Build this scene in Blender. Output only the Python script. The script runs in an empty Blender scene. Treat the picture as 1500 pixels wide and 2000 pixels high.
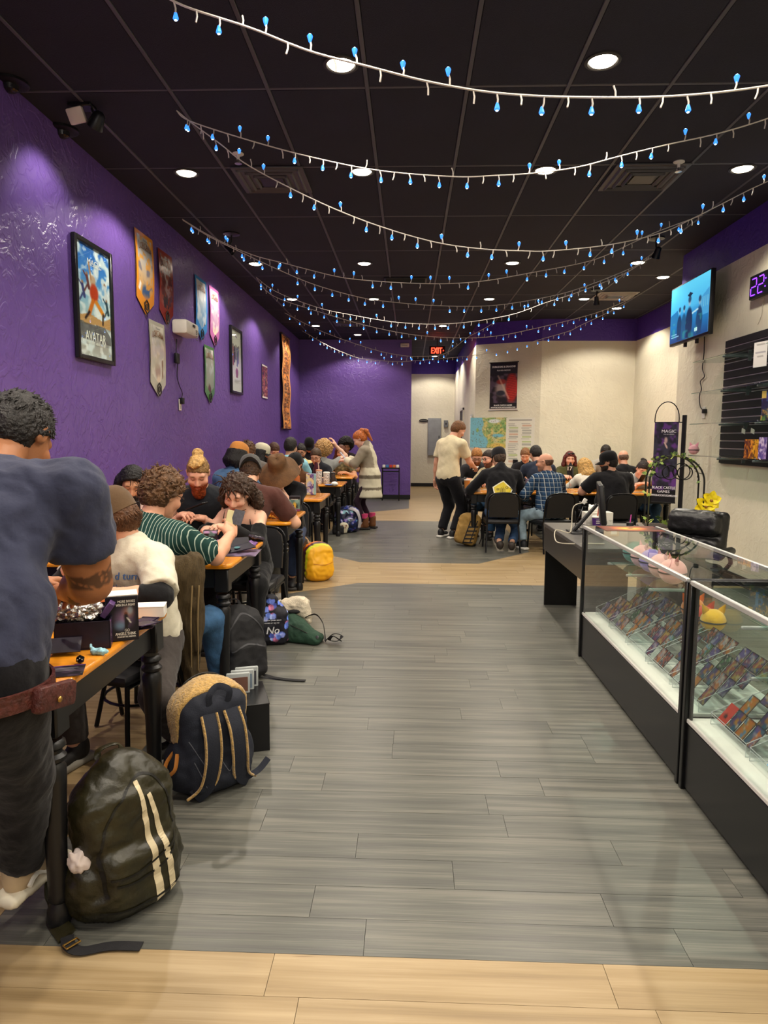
import bpy, bmesh, math, random
import numpy as np
from mathutils import Vector, Matrix, Euler
rnd = random.Random(7)
SC = bpy.context.scene
COL = SC.collection
# ------------------------------------------------------------------ camera
F = 1350.0; ROLL = 0.010; CAMZ = 1.45
_d = Vector(((800 - 750) / F, (1000 - 853) / F, -1)).normalized()
_u = Vector((math.sin(ROLL), math.cos(ROLL), 0))
_z = (_u - _d * _u.dot(_d)).normalized(); _x = _d.cross(_z)
CAM = Vector((0, 0, CAMZ))
cd = bpy.data.cameras.new('camera'); cam = bpy.data.objects.new('camera', cd); COL.objects.link(cam)
cd.sensor_fit = 'VERTICAL'; cd.sensor_height = 36; cd.lens = F / 2000 * 36
cd.clip_start = .05; cd.clip_end = 100
cam.matrix_world = Matrix.Translation(CAM) @ Matrix((_x, _d, _z)).to_4x4()
SC.camera = cam
SC.view_settings.view_transform = 'Standard'; SC.view_settings.look = 'None'
SC.view_settings.exposure = 0.0; SC.view_settings.gamma = 1.0
SC.view_settings.use_curve_mapping = False
SC.cycles.use_denoising = True
SC.cycles.max_bounces = 8; SC.cycles.transparent_max_bounces = 16
SC.cycles.sample_clamp_indirect = 4.0
w = bpy.data.worlds.new('world'); SC.world = w; w.use_nodes = True
w.node_tree.nodes['Background'].inputs[0].default_value = (.5, .52, .6, 1)
w.node_tree.nodes['Background'].inputs[1].default_value = .05
LAMP_W = 135.0            # one recessed downlight
FILL_W = 100.0            # soft fill added behind the camera to brighten the walls, no real source
al = bpy.data.lights.new('added_fill_light', 'AREA'); al.energy = FILL_W; al.shape = 'RECTANGLE'; al.size = 4; al.size_y = 1.6
al.color = (1, .93, .84)
alo = bpy.data.objects.new('added_fill_light', al); COL.objects.link(alo); alo.location = (.3, -2.2, 3.3); alo.rotation_euler = (math.radians(38), 0, 0)

def ray(px, py):
    c = Vector(((px - 750) / F, (1000 - py) / F, -1))
    return Vector((_x.dot(c), _d.dot(c), _z.dot(c)))
def atD(px, py, D): r = ray(px, py); return CAM + r * (D / r.y)
def atZ(px, py, z): r = ray(px, py); return CAM + r * ((z - CAMZ) / r.z)
def atX(px, py, X): r = ray(px, py); return CAM + r * (X / r.x)
def proj(p):
    q = Vector(p) - CAM; c = _x * q.x + _d * q.y + _z * q.z
    return 750 + F * c.x / -c.z, 1000 - F * c.y / -c.z
# ------------------------------------------------------------------ colours, materials
def lin(c): return c / 12.92 if c <= .04045 else ((c + .055) / 1.055) ** 2.4
def C3(h):
    if not isinstance(h, str): return tuple(h)[:3]
    h = h.lstrip('#'); return tuple(lin(int(h[i:i + 2], 16) / 255) for i in (0, 2, 4))
def S3(h):
    h = h.lstrip('#'); return np.array([int(h[i:i + 2], 16) / 255 for i in (0, 2, 4)])
_mc = {}
def M(name, col='#808080', rough=.5, metal=0, spec=.5, bump=0, bscale=40, var=.06, vscale=6, emit=0, coat=0, trans=0, ior=1.45, alpha=1, sheen=0, stretch=None, ecol=None):
    if name in _mc: return _mc[name]
    m = bpy.data.materials.new(name); m.use_nodes = True; nt = m.node_tree; N = nt.nodes; L = nt.links
    b = N['Principled BSDF']; c = C3(col)
    tc = N.new('ShaderNodeTexCoord'); src = tc.outputs['Object']
    if stretch:
        mp = N.new('ShaderNodeMapping'); mp.inputs['Scale'].default_value = stretch; L.new(src, mp.inputs[0]); src = mp.outputs[0]
    if var:
        n = N.new('ShaderNodeTexNoise'); n.inputs['Scale'].default_value = vscale; n.inputs['Detail'].default_value = 4; L.new(src, n.inputs['Vector'])
        r = N.new('ShaderNodeValToRGB'); r.color_ramp.elements[0].position = .3; r.color_ramp.elements[1].position = .7
        r.color_ramp.elements[0].color = (*[x * (1 - var * 1.6) for x in c], 1); r.color_ramp.elements[1].color = (*[min(1, x * (1 + var * 1.6)) for x in c], 1)
        L.new(n.outputs['Fac'], r.inputs[0]); L.new(r.outputs[0], b.inputs['Base Color'])
    else: b.inputs['Base Color'].default_value = (*c, 1)
    b.inputs['Roughness'].default_value = rough; b.inputs['Metallic'].default_value = metal
    b.inputs['Specular IOR Level'].default_value = spec; b.inputs['IOR'].default_value = ior
    b.inputs['Coat Weight'].default_value = coat; b.inputs['Transmission Weight'].default_value = trans; b.inputs['Alpha'].default_value = alpha
    if sheen: b.inputs['Sheen Weight'].default_value = sheen
    if emit:
        b.inputs['Emission Color'].default_value = (*C3(ecol or col), 1); b.inputs['Emission Strength'].default_value = emit
    if bump:
        n2 = N.new('ShaderNodeTexNoise'); n2.inputs['Scale'].default_value = bscale; n2.inputs['Detail'].default_value = 5; L.new(src, n2.inputs['Vector'])
        bp = N.new('ShaderNodeBump'); bp.inputs['Strength'].default_value = bump; bp.inputs['Distance'].default_value = .02
        L.new(n2.outputs['Fac'], bp.inputs['Height']); L.new(bp.outputs[0], b.inputs['Normal'])
    _mc[name] = m; return m
def MV(name, rough=.5, spec=.4, bump=0, bscale=60, emit=0, sheen=0, metal=0, coat=0):
    """material whose colour is the mesh's own colour attribute"""
    if name in _mc: return _mc[name]
    m = bpy.data.materials.new(name); m.use_nodes = True; nt = m.node_tree; N = nt.nodes; L = nt.links
    b = N['Principled BSDF']; a = N.new('ShaderNodeVertexColor'); a.layer_name = 'Col'
    L.new(a.outputs[0], b.inputs['Base Color']); b.inputs['Roughness'].default_value = rough; b.inputs['Specular IOR Level'].default_value = spec
    b.inputs['Metallic'].default_value = metal; b.inputs['Coat Weight'].default_value = coat
    if sheen: b.inputs['Sheen Weight'].default_value = sheen
    if emit: L.new(a.outputs[0], b.inputs['Emission Color']); b.inputs['Emission Strength'].default_value = emit
    if bump:
        tc = N.new('ShaderNodeTexCoord'); n2 = N.new('ShaderNodeTexNoise'); n2.inputs['Scale'].default_value = bscale; n2.inputs['Detail'].default_value = 4
        L.new(tc.outputs['Object'], n2.inputs['Vector']); bp = N.new('ShaderNodeBump'); bp.inputs['Strength'].default_value = bump; bp.inputs['Distance'].default_value = .01
        L.new(n2.outputs['Fac'], bp.inputs['Height']); L.new(bp.outputs[0], b.inputs['Normal'])
    _mc[name] = m; return m
def glass(name, col=(.95, .98, .97), rough=.0, refl=.06):
    """thin clear sheet: mostly see-through with Fresnel reflection"""
    if name in _mc: return _mc[name]
    m = bpy.data.materials.new(name); m.use_nodes = True; nt = m.node_tree; N = nt.nodes; L = nt.links
    for n in list(N): N.remove(n)
    o = N.new('ShaderNodeOutputMaterial'); mx = N.new('ShaderNodeMixShader'); t = N.new('ShaderNodeBsdfTransparent'); g = N.new('ShaderNodeBsdfGlossy'); fr = N.new('ShaderNodeFresnel')
    t.inputs[0].default_value = (*col, 1); g.inputs['Roughness'].default_value = rough; g.inputs[0].default_value = (1, 1, 1, 1); fr.inputs[0].default_value = 1.45
    ge = N.new('ShaderNodeNewGeometry'); iv = N.new('ShaderNodeMath'); iv.operation = 'SUBTRACT'; iv.inputs[0].default_value = 1; L.new(ge.outputs['Backfacing'], iv.inputs[1]); ml = N.new('ShaderNodeMath'); ml.operation = 'MULTIPLY'; L.new(fr.outputs[0], ml.inputs[0]); L.new(iv.outputs[0], ml.inputs[1])
    L.new(ml.outputs[0], mx.inputs[0]); L.new(t.outputs[0], mx.inputs[1]); L.new(g.outputs[0], mx.inputs[2]); L.new(mx.outputs[0], o.inputs[0])
    _mc[name] = m; return m
# ------------------------------------------------------------------ objects, labels
LABELS = {}
def tag(o, label=None, cat=None, group=None, kind=None):
    if label:
        o['label'] = label
        if cat: LABELS.setdefault(label, []).append(o)
    if cat: o['category'] = cat
    if group: o['group'] = group
    if kind: o['kind'] = kind
    return o
def empty(name, loc=(0, 0, 0), rz=0, label=None, cat=None, group=None):
    o = bpy.data.objects.new(name, None); COL.objects.link(o); o.empty_display_size = .1
    o.location = loc; o.rotation_euler = (0, 0, math.radians(rz))
    if label: tag(o, label, cat, group)
    return o
def link(name, me, parent=None, loc=None, rot=None):
    o = bpy.data.objects.new(name, me); COL.objects.link(o)
    if parent: o.parent = parent
    if loc is not None: o.location = loc
    if rot is not None: o.rotation_euler = rot
    return o
def kids(o): return [c for c in bpy.data.objects if c.parent == o]
def copy_tree(o, loc=None, rz=None, label=None, group=None):
    c = o.copy(); COL.objects.link(c)
    for ch in list(o.children):
        k = ch.copy(); COL.objects.link(k); k.parent = c
        for g in list(ch.children):
            h = g.copy(); COL.objects.link(h); h.parent = k
    if loc is not None: c.location = loc
    if rz is not None: c.rotation_euler = (0, 0, math.radians(rz))
    if label: tag(c, label, o.get('category'))
    if group: c['group'] = group
    return c
def mk_mesh(name, V, Fc, mats=(), mi=None, smooth=40, col=None):
    """V (n,3) array, Fc list of tuples or (m,4) array"""
    me = bpy.data.meshes.new(name)
    V = np.asarray(V, np.float32)
    if isinstance(Fc, np.ndarray):
        n, k = Fc.shape; flat = Fc.astype(np.int32).ravel(); st = np.arange(0, n * k, k, dtype=np.int32); tot = np.full(n, k, np.int32)
    else:
        tot = np.array([len(f) for f in Fc], np.int32); flat = np.array([i for f in Fc for i in f], np.int32); st = np.concatenate(([0], np.cumsum(tot)[:-1])).astype(np.int32); n = len(Fc)
    me.vertices.add(len(V)); me.vertices.foreach_set('co', V.ravel())
    me.loops.add(len(flat)); me.loops.foreach_set('vertex_index', flat)
    me.polygons.add(n); me.polygons.foreach_set('loop_start', st)
    try: me.polygons.foreach_set('loop_total', tot)
    except Exception: pass
    if mi is not None: me.polygons.foreach_set('material_index', np.asarray(mi, np.int32))
    me.update(calc_edges=True); me.validate()
    for m in mats: me.materials.append(m)
    if col is not None:
        a = me.color_attributes.new('Col', 'FLOAT_COLOR', 'POINT'); c4 = np.ones((len(V), 4), np.float32); c4[:, :3] = col; a.data.foreach_set('color', c4.ravel())
    if smooth:
        me.shade_smooth()
        if smooth < 180: me.set_sharp_from_angle(angle=math.radians(smooth))
    else: me.shade_flat()
    return me
def rotm(rx=0, ry=0, rz=0): return Euler((math.radians(rx), math.radians(ry), math.radians(rz))).to_matrix()
def frame_to(d, up=(0, 0, 1)):
    """matrix whose z axis is d"""
    z = Vector(d).normalized(); u = Vector(up)
    if abs(z.dot(u)) > .98: u = Vector((0, 1, 0))
    x = u.cross(z).normalized(); y = z.cross(x); return Matrix((x, y, z)).transposed()
class MB:
    def __init__(s): s.v = []; s.f = []; s.m = []; s.c = []; s.usec = False
    def add(s, V, Fc, mat=0, xf=None, col=None):
        b = len(s.v)
        for p in V: s.v.append(tuple(xf @ Vector(p)) if xf is not None else tuple(p))
        for f in Fc: s.f.append(tuple(b + i for i in f)); s.m.append(mat)
        if col is not None: s.usec = True
        s.c += [tuple(col) if col is not None else (1, 1, 1)] * len(V)
        return s
    def box(s, c, sz, mat=0, rot=None, ch=0, xf=None, col=None):
        hx, hy, hz = (a / 2 for a in sz); R = rot if rot is not None else Matrix.Identity(3); c = Vector(c)
        if not ch:
            V = [(x, y, z) for x in (-hx, hx) for y in (-hy, hy) for z in (-hz, hz)]
            Fc = [(0, 1, 3, 2), (4, 6, 7, 5), (0, 4, 5, 1), (2, 3, 7, 6), (0, 2, 6, 4), (1, 5, 7, 3)]
        else:
            ch = min(ch, hx * .95, hy * .95, hz * .95)
            bm = bmesh.new(); bmesh.ops.create_cube(bm, size=1)
            for vv in bm.verts: vv.co = Vector((vv.co.x * 2 * hx, vv.co.y * 2 * hy, vv.co.z * 2 * hz))
            bmesh.ops.bevel(bm, geom=list(bm.edges), offset=ch, segments=2 if ch > .006 else 1, profile=.5, affect='EDGES')
            bm.verts.index_update(); V = [tuple(q.co) for q in bm.verts]; Fc = [tuple(q.index for q in f.verts) for f in bm.faces]; bm.free()
        V = [R @ Vector(p) + c for p in V]
        return s.add(V, Fc, mat, xf, col)
    def tube(s, pts, r, n=8, mat=0, cap=True, flat=None, up=None, closed=False, xf=None, col=None):
        P = [Vector(p) for p in pts]; m = len(P); rr = r if isinstance(r, (list, tuple)) else [r] * m
        T = []
        for i in range(m):
            if closed: t = P[(i + 1) % m] - P[i - 1]
            else: t = P[min(i + 1, m - 1)] - P[max(i - 1, 0)]
            T.append(t.normalized() if t.length > 1e-9 else Vector((0, 0, 1)))
        u = Vector(up) if up is not None else (Vector((0, 0, 1)) if abs(T[0].z) < .9 else Vector((0, 1, 0)))
        V = []
        for i in range(m):
            if up is not None: u = Vector(up) if not callable(up) else up(i)
            a = u - T[i] * u.dot(T[i])
            if a.length < 1e-6: a = T[i].orthogonal()
            a.normalize(); bb = T[i].cross(a)
            if up is None: u = a
            for k in range(n):
                th = 2 * math.pi * (k + .5) / n
                ra, rb = (rr[i] * flat, rr[i]) if flat else (rr[i], rr[i])
                V.append(P[i] + a * math.cos(th) * ra + bb * math.sin(th) * rb)
        Fc = []
        for i in range(m if closed else m - 1):
            for k in range(n):
                j = (i + 1) % m
                Fc.append((i * n + k, i * n + (k + 1) % n, j * n + (k + 1) % n, j * n + k))
        if cap and not closed: Fc += [tuple(range(n))[::-1], tuple((m - 1) * n + k for k in range(n))]
        return s.add(V, Fc, mat, xf, col)
    def lathe(s, prof, n=16, c=(0, 0, 0), rot=None, mat=0, xf=None, cap=True, sx=1, sy=1, col=None):
        R = rot if rot is not None else Matrix.Identity(3); c = Vector(c); V = []; m = len(prof)
        for r, z in prof:
            for k in range(n):
                th = 2 * math.pi * k / n; V.append(R @ Vector((r * math.cos(th) * sx, r * math.sin(th) * sy, z)) + c)
        Fc = []
        for i in range(m - 1):
            for k in range(n): Fc.append((i * n + k, i * n + (k + 1) % n, (i + 1) * n + (k + 1) % n, (i + 1) * n + k))
        if cap: Fc += [tuple(range(n))[::-1], tuple((m - 1) * n + k for k in range(n))]
        return s.add(V, Fc, mat, xf, col)
    def ball(s, c, r, n=10, mat=0, rot=None, xf=None, col=None):
        r = r if isinstance(r, (list, tuple)) else (r, r, r); R = rot if rot is not None else Matrix.Identity(3); c = Vector(c)
        V = [R @ Vector((0, 0, -r[2])) + c]
        k2 = max(4, n // 2 + 1)
        for i in range(1, k2):
            ph = -math.pi / 2 + math.pi * i / k2
            for k in range(n): V.append(R @ Vector((r[0] * math.cos(ph) * math.cos(2 * math.pi * k / n), r[1] * math.cos(ph) * math.sin(2 * math.pi * k / n), r[2] * math.sin(ph))) + c)
        V.append(R @ Vector((0, 0, r[2])) + c); Fc = [(0, 1 + (k + 1) % n, 1 + k) for k in range(n)]
        for i in range(k2 - 2):
            for k in range(n): Fc.append((1 + i * n + k, 1 + i * n + (k + 1) % n, 1 + (i + 1) * n + (k + 1) % n, 1 + (i + 1) * n + k))
        b = 1 + (k2 - 2) * n; Fc += [(b + k, b + (k + 1) % n, len(V) - 1) for k in range(n)]
        return s.add(V, Fc, mat, xf, col)
    def prism(s, poly, z0, z1, mat=0, xf=None, col=None):
        n = len(poly); V = [(x, y, z0) for x, y in poly] + [(x, y, z1) for x, y in poly]
        Fc = [tuple(range(n))[::-1], tuple(range(n, 2 * n))] + [(i, (i + 1) % n, n + (i + 1) % n, n + i) for i in range(n)]
        return s.add(V, Fc, mat, xf, col)
    def mesh(s, name, mats, smooth=40):
        return mk_mesh(name, np.array(s.v, np.float32).reshape(-1, 3), s.f, mats if isinstance(mats, (list, tuple)) else [mats], s.m, smooth, np.array(s.c, np.float32) if s.usec else None)
    def build(s, name, mats, parent=None, smooth=40, loc=None, rot=None):
        return link(name, s.mesh(name, mats, smooth), parent, loc, rot)
# ------------------------------------------------------------------ lettering
_tc = {}
def text_geo(t):
    if t in _tc: return _tc[t]
    cu = bpy.data.curves.new('tmp', 'FONT'); cu.body = t; cu.size = 1; cu.resolution_u = 2; cu.align_x = 'LEFT'
    o = bpy.data.objects.new('tmp', cu); COL.objects.link(o); dg = bpy.context.evaluated_depsgraph_get(); dg.update()
    me = o.evaluated_get(dg).to_mesh(); V = np.array([v.co[:] for v in me.vertices]).reshape(-1, 3); Fc = [tuple(p.vertices) for p in me.polygons]
    o.evaluated_get(dg).to_mesh_clear(); bpy.data.objects.remove(o); bpy.data.curves.remove(cu)
    if len(V): V = V - np.array([(V[:, 0].min() + V[:, 0].max()) / 2, (V[:, 1].min() + V[:, 1].max()) / 2, 0])
    _tc[t] = (V, Fc); return V, Fc
def put_text(mb, t, w, h, xf, mat=0, bold=0, arc=0, slant=0, col=None):
    """text filling w x h centred at xf's origin in its x (right) / z (up) plane, facing -y; keeps letters' aspect when h or w is None"""
    V, Fc = text_geo(t)
    if not len(V): return
    W0 = np.ptp(V[:, 0]); H0 = np.ptp(V[:, 1])
    sx = w / W0 if w else h / H0; sy = h / H0 if h else w / W0
    for dx in ([0] if not bold else [-bold, bold]):
        P = [(x * sx + dx + slant * y * sy, 0 if dx <= 0 else -.0001, y * sy + arc * (x * sx) ** 2) for x, y, _ in V]
        mb.add(P, Fc, mat, xf, col)
# ------------------------------------------------------------------ painted prints (colour per vertex of a fine grid)
def vnoise(U, V, sc, seed=0):
    g = np.random.RandomState(seed).rand(64, 64); x = U * sc; y = V * sc
    xi = np.floor(x).astype(int); yi = np.floor(y).astype(int); fx = x - xi; fy = y - yi; fx = fx * fx * (3 - 2 * fx); fy = fy * fy * (3 - 2 * fy)
    q = lambda a, b: g[a % 64, b % 64]
    return (q(xi, yi) * (1 - fx) + q(xi + 1, yi) * fx) * (1 - fy) + (q(xi, yi + 1) * (1 - fx) + q(xi + 1, yi + 1) * fx) * fy
class Cv:
    """a little canvas: x 0..1 left-right, y 0..asp top-down"""
    def __init__(s, nx, ny, asp, bg='#ffffff'):
        s.nx, s.ny, s.asp = nx, ny, asp
        s.X, s.Y = np.meshgrid(np.linspace(0, 1, nx), np.linspace(0, asp, ny)); s.I = np.ones((ny, nx, 3)) * S3(bg)
    def mix(s, m, col): s.I = s.I * (1 - m[..., None]) + (S3(col) if isinstance(col, str) else np.asarray(col)) * m[..., None]; return s
    def grad(s, stops):
        t = s.Y / s.asp; xs = [a for a, _ in stops]; cs = np.array([S3(c) for _, c in stops])
        s.I = np.stack([np.interp(t, xs, cs[:, i]) for i in range(3)], -1); return s
    def ell(s, x, y, rx, ry, col, soft=.15, a=1, rot=0):
        c, n = math.cos(rot), math.sin(rot); dx, dy = s.X - x, s.Y - y
        d = np.sqrt(((dx * c + dy * n) / rx) ** 2 + ((-dx * n + dy * c) / ry) ** 2)
        return s.mix(np.clip((1 - d) / max(soft, 1e-3), 0, 1) * a, col)
    def rect(s, x0, y0, x1, y1, col, a=1): return s.mix(((s.X >= x0) & (s.X <= x1) & (s.Y >= y0) & (s.Y <= y1)) * a * 1.0, col)
    def line(s, x0, y0, x1, y1, w, col, a=1):
        dx, dy = x1 - x0, y1 - y0; h = np.clip(((s.X - x0) * dx + (s.Y - y0) * dy) / (dx * dx + dy * dy + 1e-9), 0, 1)
        d = np.hypot(s.X - x0 - h * dx, s.Y - y0 - h * dy); return s.mix(np.clip((w - d) / (w * .4) , 0, 1) * a, col)
    def poly(s, pts, col, a=1):
        ins = np.zeros_like(s.X, bool); n = len(pts)
        for i in range(n):
            x0, y0 = pts[i]; x1, y1 = pts[(i + 1) % n]
            if y0 != y1: ins ^= ((y0 > s.Y) != (y1 > s.Y)) & (s.X < (x1 - x0) * (s.Y - y0) / (y1 - y0) + x0)
        return s.mix(ins * float(a), col)
    def noise(s, sc, col, lo=.5, hi=.7, a=1, seed=0, reg=None):
        m = np.clip((vnoise(s.X, s.Y, sc, seed) * .65 + vnoise(s.X, s.Y, sc * 2.3, seed + 1) * .35 - lo) / (hi - lo), 0, 1) * a
        if reg is not None: m = m * reg
        return s.mix(m, col)
def srgb2lin(I): return np.where(I <= .04045, I / 12.92, ((np.clip(I, 0, 1) + .055) / 1.055) ** 2.4)
def sheet(cv, w, h, thick=.002, warp=None, curve=None):
    """mesh data of a printed sheet: x right, z up, print on the -y side, thickness to +y."""
    nx, ny = cv.nx, cv.ny; xs = np.linspace(-w / 2, w / 2, nx); zs = np.linspace(h / 2, -h / 2, ny)
    X, Z = np.meshgrid(xs, zs); Yf = np.zeros_like(X) if curve is None else curve(X, Z)
    if warp is not None: X, Z = warp(X, Z)
    A = np.stack([X, Yf, Z], -1).reshape(-1, 3); B = A + np.array([0, thick, 0]); n = nx * ny
    idx = np.arange(n).reshape(ny, nx); a, b, c, d = idx[:-1, :-1], idx[:-1, 1:], idx[1:, 1:], idx[1:, :-1]
    q = np.stack([a, d, c, b], -1).reshape(-1, 4)
    per = list(idx[0, :]) + list(idx[1:, -1]) + list(idx[-1, -2::-1]) + list(idx[-2:0, 0]); m = len(per)
    side = np.array([(per[i], per[(i + 1) % m], n + per[(i + 1) % m], n + per[i]) for i in range(m)])
    Fc = np.concatenate([q, q[:, ::-1] + n, side]); V = np.concatenate([A, B]); colr = srgb2lin(cv.I).reshape(-1, 3)
    return V, Fc, np.concatenate([colr, np.tile(colr.mean(0) * .5 + .1, (n, 1))])
def print_obj(name, cv, w, h, parent=None, xf=None, rough=.4, thick=.002, warp=None, curve=None, emit=0, mesh_only=False):
    V, Fc, c = sheet(cv, w, h, thick, warp, curve)
    if xf is not None:
        R = np.array(xf.to_3x3()); t = np.array(xf.translation); V = V @ R.T + t
    me = mk_mesh(name, V, Fc, [MV('print_%d_%d' % (rough * 100, emit * 10), rough=rough, emit=emit)], None, 30, c)
    return me if mesh_only else link(name, me, parent)
# ------------------------------------------------------------------ implicit surfaces
class Field:
    def __init__(s, res): s.res = res; s.p = []; s.cl = []
    def _add(s, lo, hi, fn, k, op): s.p.append((np.array(lo, float), np.array(hi, float), fn, k, op)); return s
    def cap(s, a, b, ra, rb=None, k=.02, op=1, clip=()):
        a = np.array(a, float); b = np.array(b, float); rb = ra if rb is None else rb; ba = b - a; bb = float(ba @ ba) + 1e-12; m = max(ra, rb)
        cl = [(np.array(p, float), np.array(n, float) / np.linalg.norm(n)) for p, n in clip]
        def fn(P):
            pa = P - a; h = np.clip(pa @ ba / bb, 0, 1); d = np.linalg.norm(pa - h[..., None] * ba, axis=-1) - (ra + (rb - ra) * h)
            for p, n in cl: d = np.maximum(d, (P - p) @ n)
            return d
        return s._add(np.minimum(a, b) - m, np.maximum(a, b) + m, fn, k, op)
    def ell(s, c, r, R=None, k=.02, op=1, clip=()):
        c = np.array(c, float); r = np.array(r if hasattr(r, '__len__') else (r, r, r), float); Rm = np.eye(3) if R is None else np.array(R, float)
        cl = [(np.array(p, float), np.array(n, float) / np.linalg.norm(n)) for p, n in clip]
        def fn(P):
            q = (P - c) @ Rm; k0 = np.linalg.norm(q / r, axis=-1); k1 = np.linalg.norm(q / (r * r), axis=-1) + 1e-9; d = k0 * (k0 - 1) / k1
            for p, n in cl: d = np.maximum(d, (P - p) @ n)
            return d
        m = np.sqrt(((Rm * r) ** 2).sum(1)); return s._add(c - m, c + m, fn, k, op)
    def box(s, c, h, R=None, rr=.01, k=.02, op=1, taper=0):
        c = np.array(c, float); h = np.array(h, float); Rm = np.eye(3) if R is None else np.array(R, float)
        def fn(P):
            q = (P - c) @ Rm
            if taper: q = q / (1 - taper * (q[..., 2:3] / h[2] * .5 + .5) * np.array([1, 1, 0]))
            q = np.abs(q) - h + rr
            return np.linalg.norm(np.maximum(q, 0), axis=-1) + np.minimum(q.max(-1), 0) - rr
        m = np.abs(Rm * h).sum(1); return s._add(c - m, c + m, fn, k, op)
    def cut(s, p, n): s.cl.append((np.array(p, float), np.array(n, float) / np.linalg.norm(n))); return s
    def geo(s, disp=None):
        r = s.res; pos = [q for q in s.p if q[4] > 0]
        lo = np.min([q[0] for q in pos], 0) - 2.5 * r; hi = np.max([q[1] for q in pos], 0) + 2.5 * r + .5 * max(q[3] for q in pos) * 0
        n = np.ceil((hi - lo) / r).astype(int) + 1; ax = [lo[i] + np.arange(n[i]) * r for i in range(3)]
        D = np.full(n, .5, np.float64)
        for plo, phi, fn, k, op in s.p:
            pad = k + 2.5 * r
            i0 = np.clip(np.floor((plo - pad - lo) / r).astype(int), 0, n - 1); i1 = np.clip(np.ceil((phi + pad - lo) / r).astype(int) + 1, 1, n)
            if (i1 <= i0).any(): continue
            sl = tuple(slice(i0[i], i1[i]) for i in range(3))
            G = np.stack(np.meshgrid(*[ax[i][sl[i]] for i in range(3)], indexing='ij'), -1); d = fn(G); E = D[sl]
            if op > 0:
                h = np.maximum(k - np.abs(E - d), 0) / max(k, 1e-6); D[sl] = np.minimum(E, d) - h * h * k * .25
            else:
                d = -d; h = np.maximum(k - np.abs(E - d), 0) / max(k, 1e-6); D[sl] = np.maximum(E, d) + h * h * k * .25
        for p, nn in s.cl:
            D = np.maximum(D, (ax[0][:, None, None] - p[0]) * nn[0] + (ax[1][None, :, None] - p[1]) * nn[1] + (ax[2][None, None, :] - p[2]) * nn[2])
        D[D == 0] = 1e-9
        I = D < 0; cnt = sum(I[a:n[0] - 1 + a, b:n[1] - 1 + b, c:n[2] - 1 + c].astype(np.int8) for a in (0, 1) for b in (0, 1) for c in (0, 1))
        act = (cnt > 0) & (cnt < 8); ci = np.argwhere(act); ids = np.full(act.shape, -1, np.int64); ids[act] = np.arange(len(ci))
        acc = np.zeros((len(ci), 3)); num = np.zeros(len(ci)); off = [(a, b, c) for a in (0, 1) for b in (0, 1) for c in (0, 1)]
        cv = {o: D[ci[:, 0] + o[0], ci[:, 1] + o[1], ci[:, 2] + o[2]] for o in off}
        for axn in range(3):
            for o in off:
                if o[axn]: continue
                o2 = list(o); o2[axn] = 1; d0, d1 = cv[o], cv[tuple(o2)]; m = (d0 < 0) != (d1 < 0)
                t = np.where(m, d0 / np.where(m, d0 - d1, 1), 0); p = np.tile(np.array(o, float), (len(ci), 1)); p[:, axn] += t
                acc += p * m[:, None]; num += m
        V = lo + (ci + acc / num[:, None]) * r; Q = []
        for axn in range(3):
            o1, o2 = [(1, 2), (2, 0), (0, 1)][axn]
            s0 = [slice(None)] * 3; s1 = [slice(None)] * 3; s0[axn] = slice(0, -1); s1[axn] = slice(1, None)
            for q in (o1, o2): s0[q] = slice(1, -1); s1[q] = slice(1, -1)
            A, B = I[tuple(s0)], I[tuple(s1)]; e = np.argwhere(A != B); e[:, o1] += 1; e[:, o2] += 1
            sg = I[e[:, 0], e[:, 1], e[:, 2]]
            def cid(a, b):
                q = e.copy(); q[:, o1] += a; q[:, o2] += b; return ids[q[:, 0], q[:, 1], q[:, 2]]
            qd = np.stack([cid(-1, -1), cid(0, -1), cid(0, 0), cid(-1, 0)], -1); qd[~sg] = qd[~sg][:, ::-1]; Q.append(qd)
        Q = np.concatenate(Q)
        # relax a little, then displace
        nb = np.zeros_like(V); nc = np.zeros(len(V))
        for a, b in ((0, 1), (1, 2), (2, 3), (3, 0)):
            np.add.at(nb, Q[:, a], V[Q[:, b]]); np.add.at(nc, Q[:, a], 1); np.add.at(nb, Q[:, b], V[Q[:, a]]); np.add.at(nc, Q[:, b], 1)
        V = V * .55 + nb / np.maximum(nc, 1)[:, None] * .45
        if disp is not None:
            fn = np.cross(V[Q[:, 2]] - V[Q[:, 0]], V[Q[:, 3]] - V[Q[:, 1]]); vn = np.zeros_like(V)
            for a in range(4): np.add.at(vn, Q[:, a], fn)
            vn /= np.linalg.norm(vn, axis=1)[:, None] + 1e-12; dd = disp(V, vn)
            for p, nn in s.cl: dd = dd * np.clip(-((V - p) @ nn) / (3 * r), 0, 1)
            V = V + vn * dd[:, None]
        for p, nn in s.cl:
            q = (V - p) @ nn; m = q > -.6 * r; V[m] -= q[m][:, None] * nn
        return V, Q
_wr = np.random.RandomState(3)
_wd = _wr.randn(40, 3); _wd /= np.linalg.norm(_wd, axis=1)[:, None]; _wp = _wr.rand(40) * 6.28
def wnoise(V, wl, n=7, seed=0):
    """smooth pseudo-noise, about -1..1, wavelength wl"""
    o = np.zeros(len(V)); wv = V + .35 * wl * np.stack([np.sin(V[:, (i + 1) % 3] * 5.1 / wl + i + seed) for i in range(3)], -1)
    for i in range(n): j = (i + seed * 7) % 40; o += np.sin(wv @ _wd[j] * 6.28 / (wl * (.7 + .6 * ((i * .37) % 1))) + _wp[j])
    return o / n * 1.6
def field_obj(name, Fd, mat, parent=None, disp=None, colfn=None, smooth=180):
    V, Q = Fd.geo(disp)
    return link(name, mk_mesh(name, V, Q, [mat], None, smooth, colfn(V) if colfn else None), parent)
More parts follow.
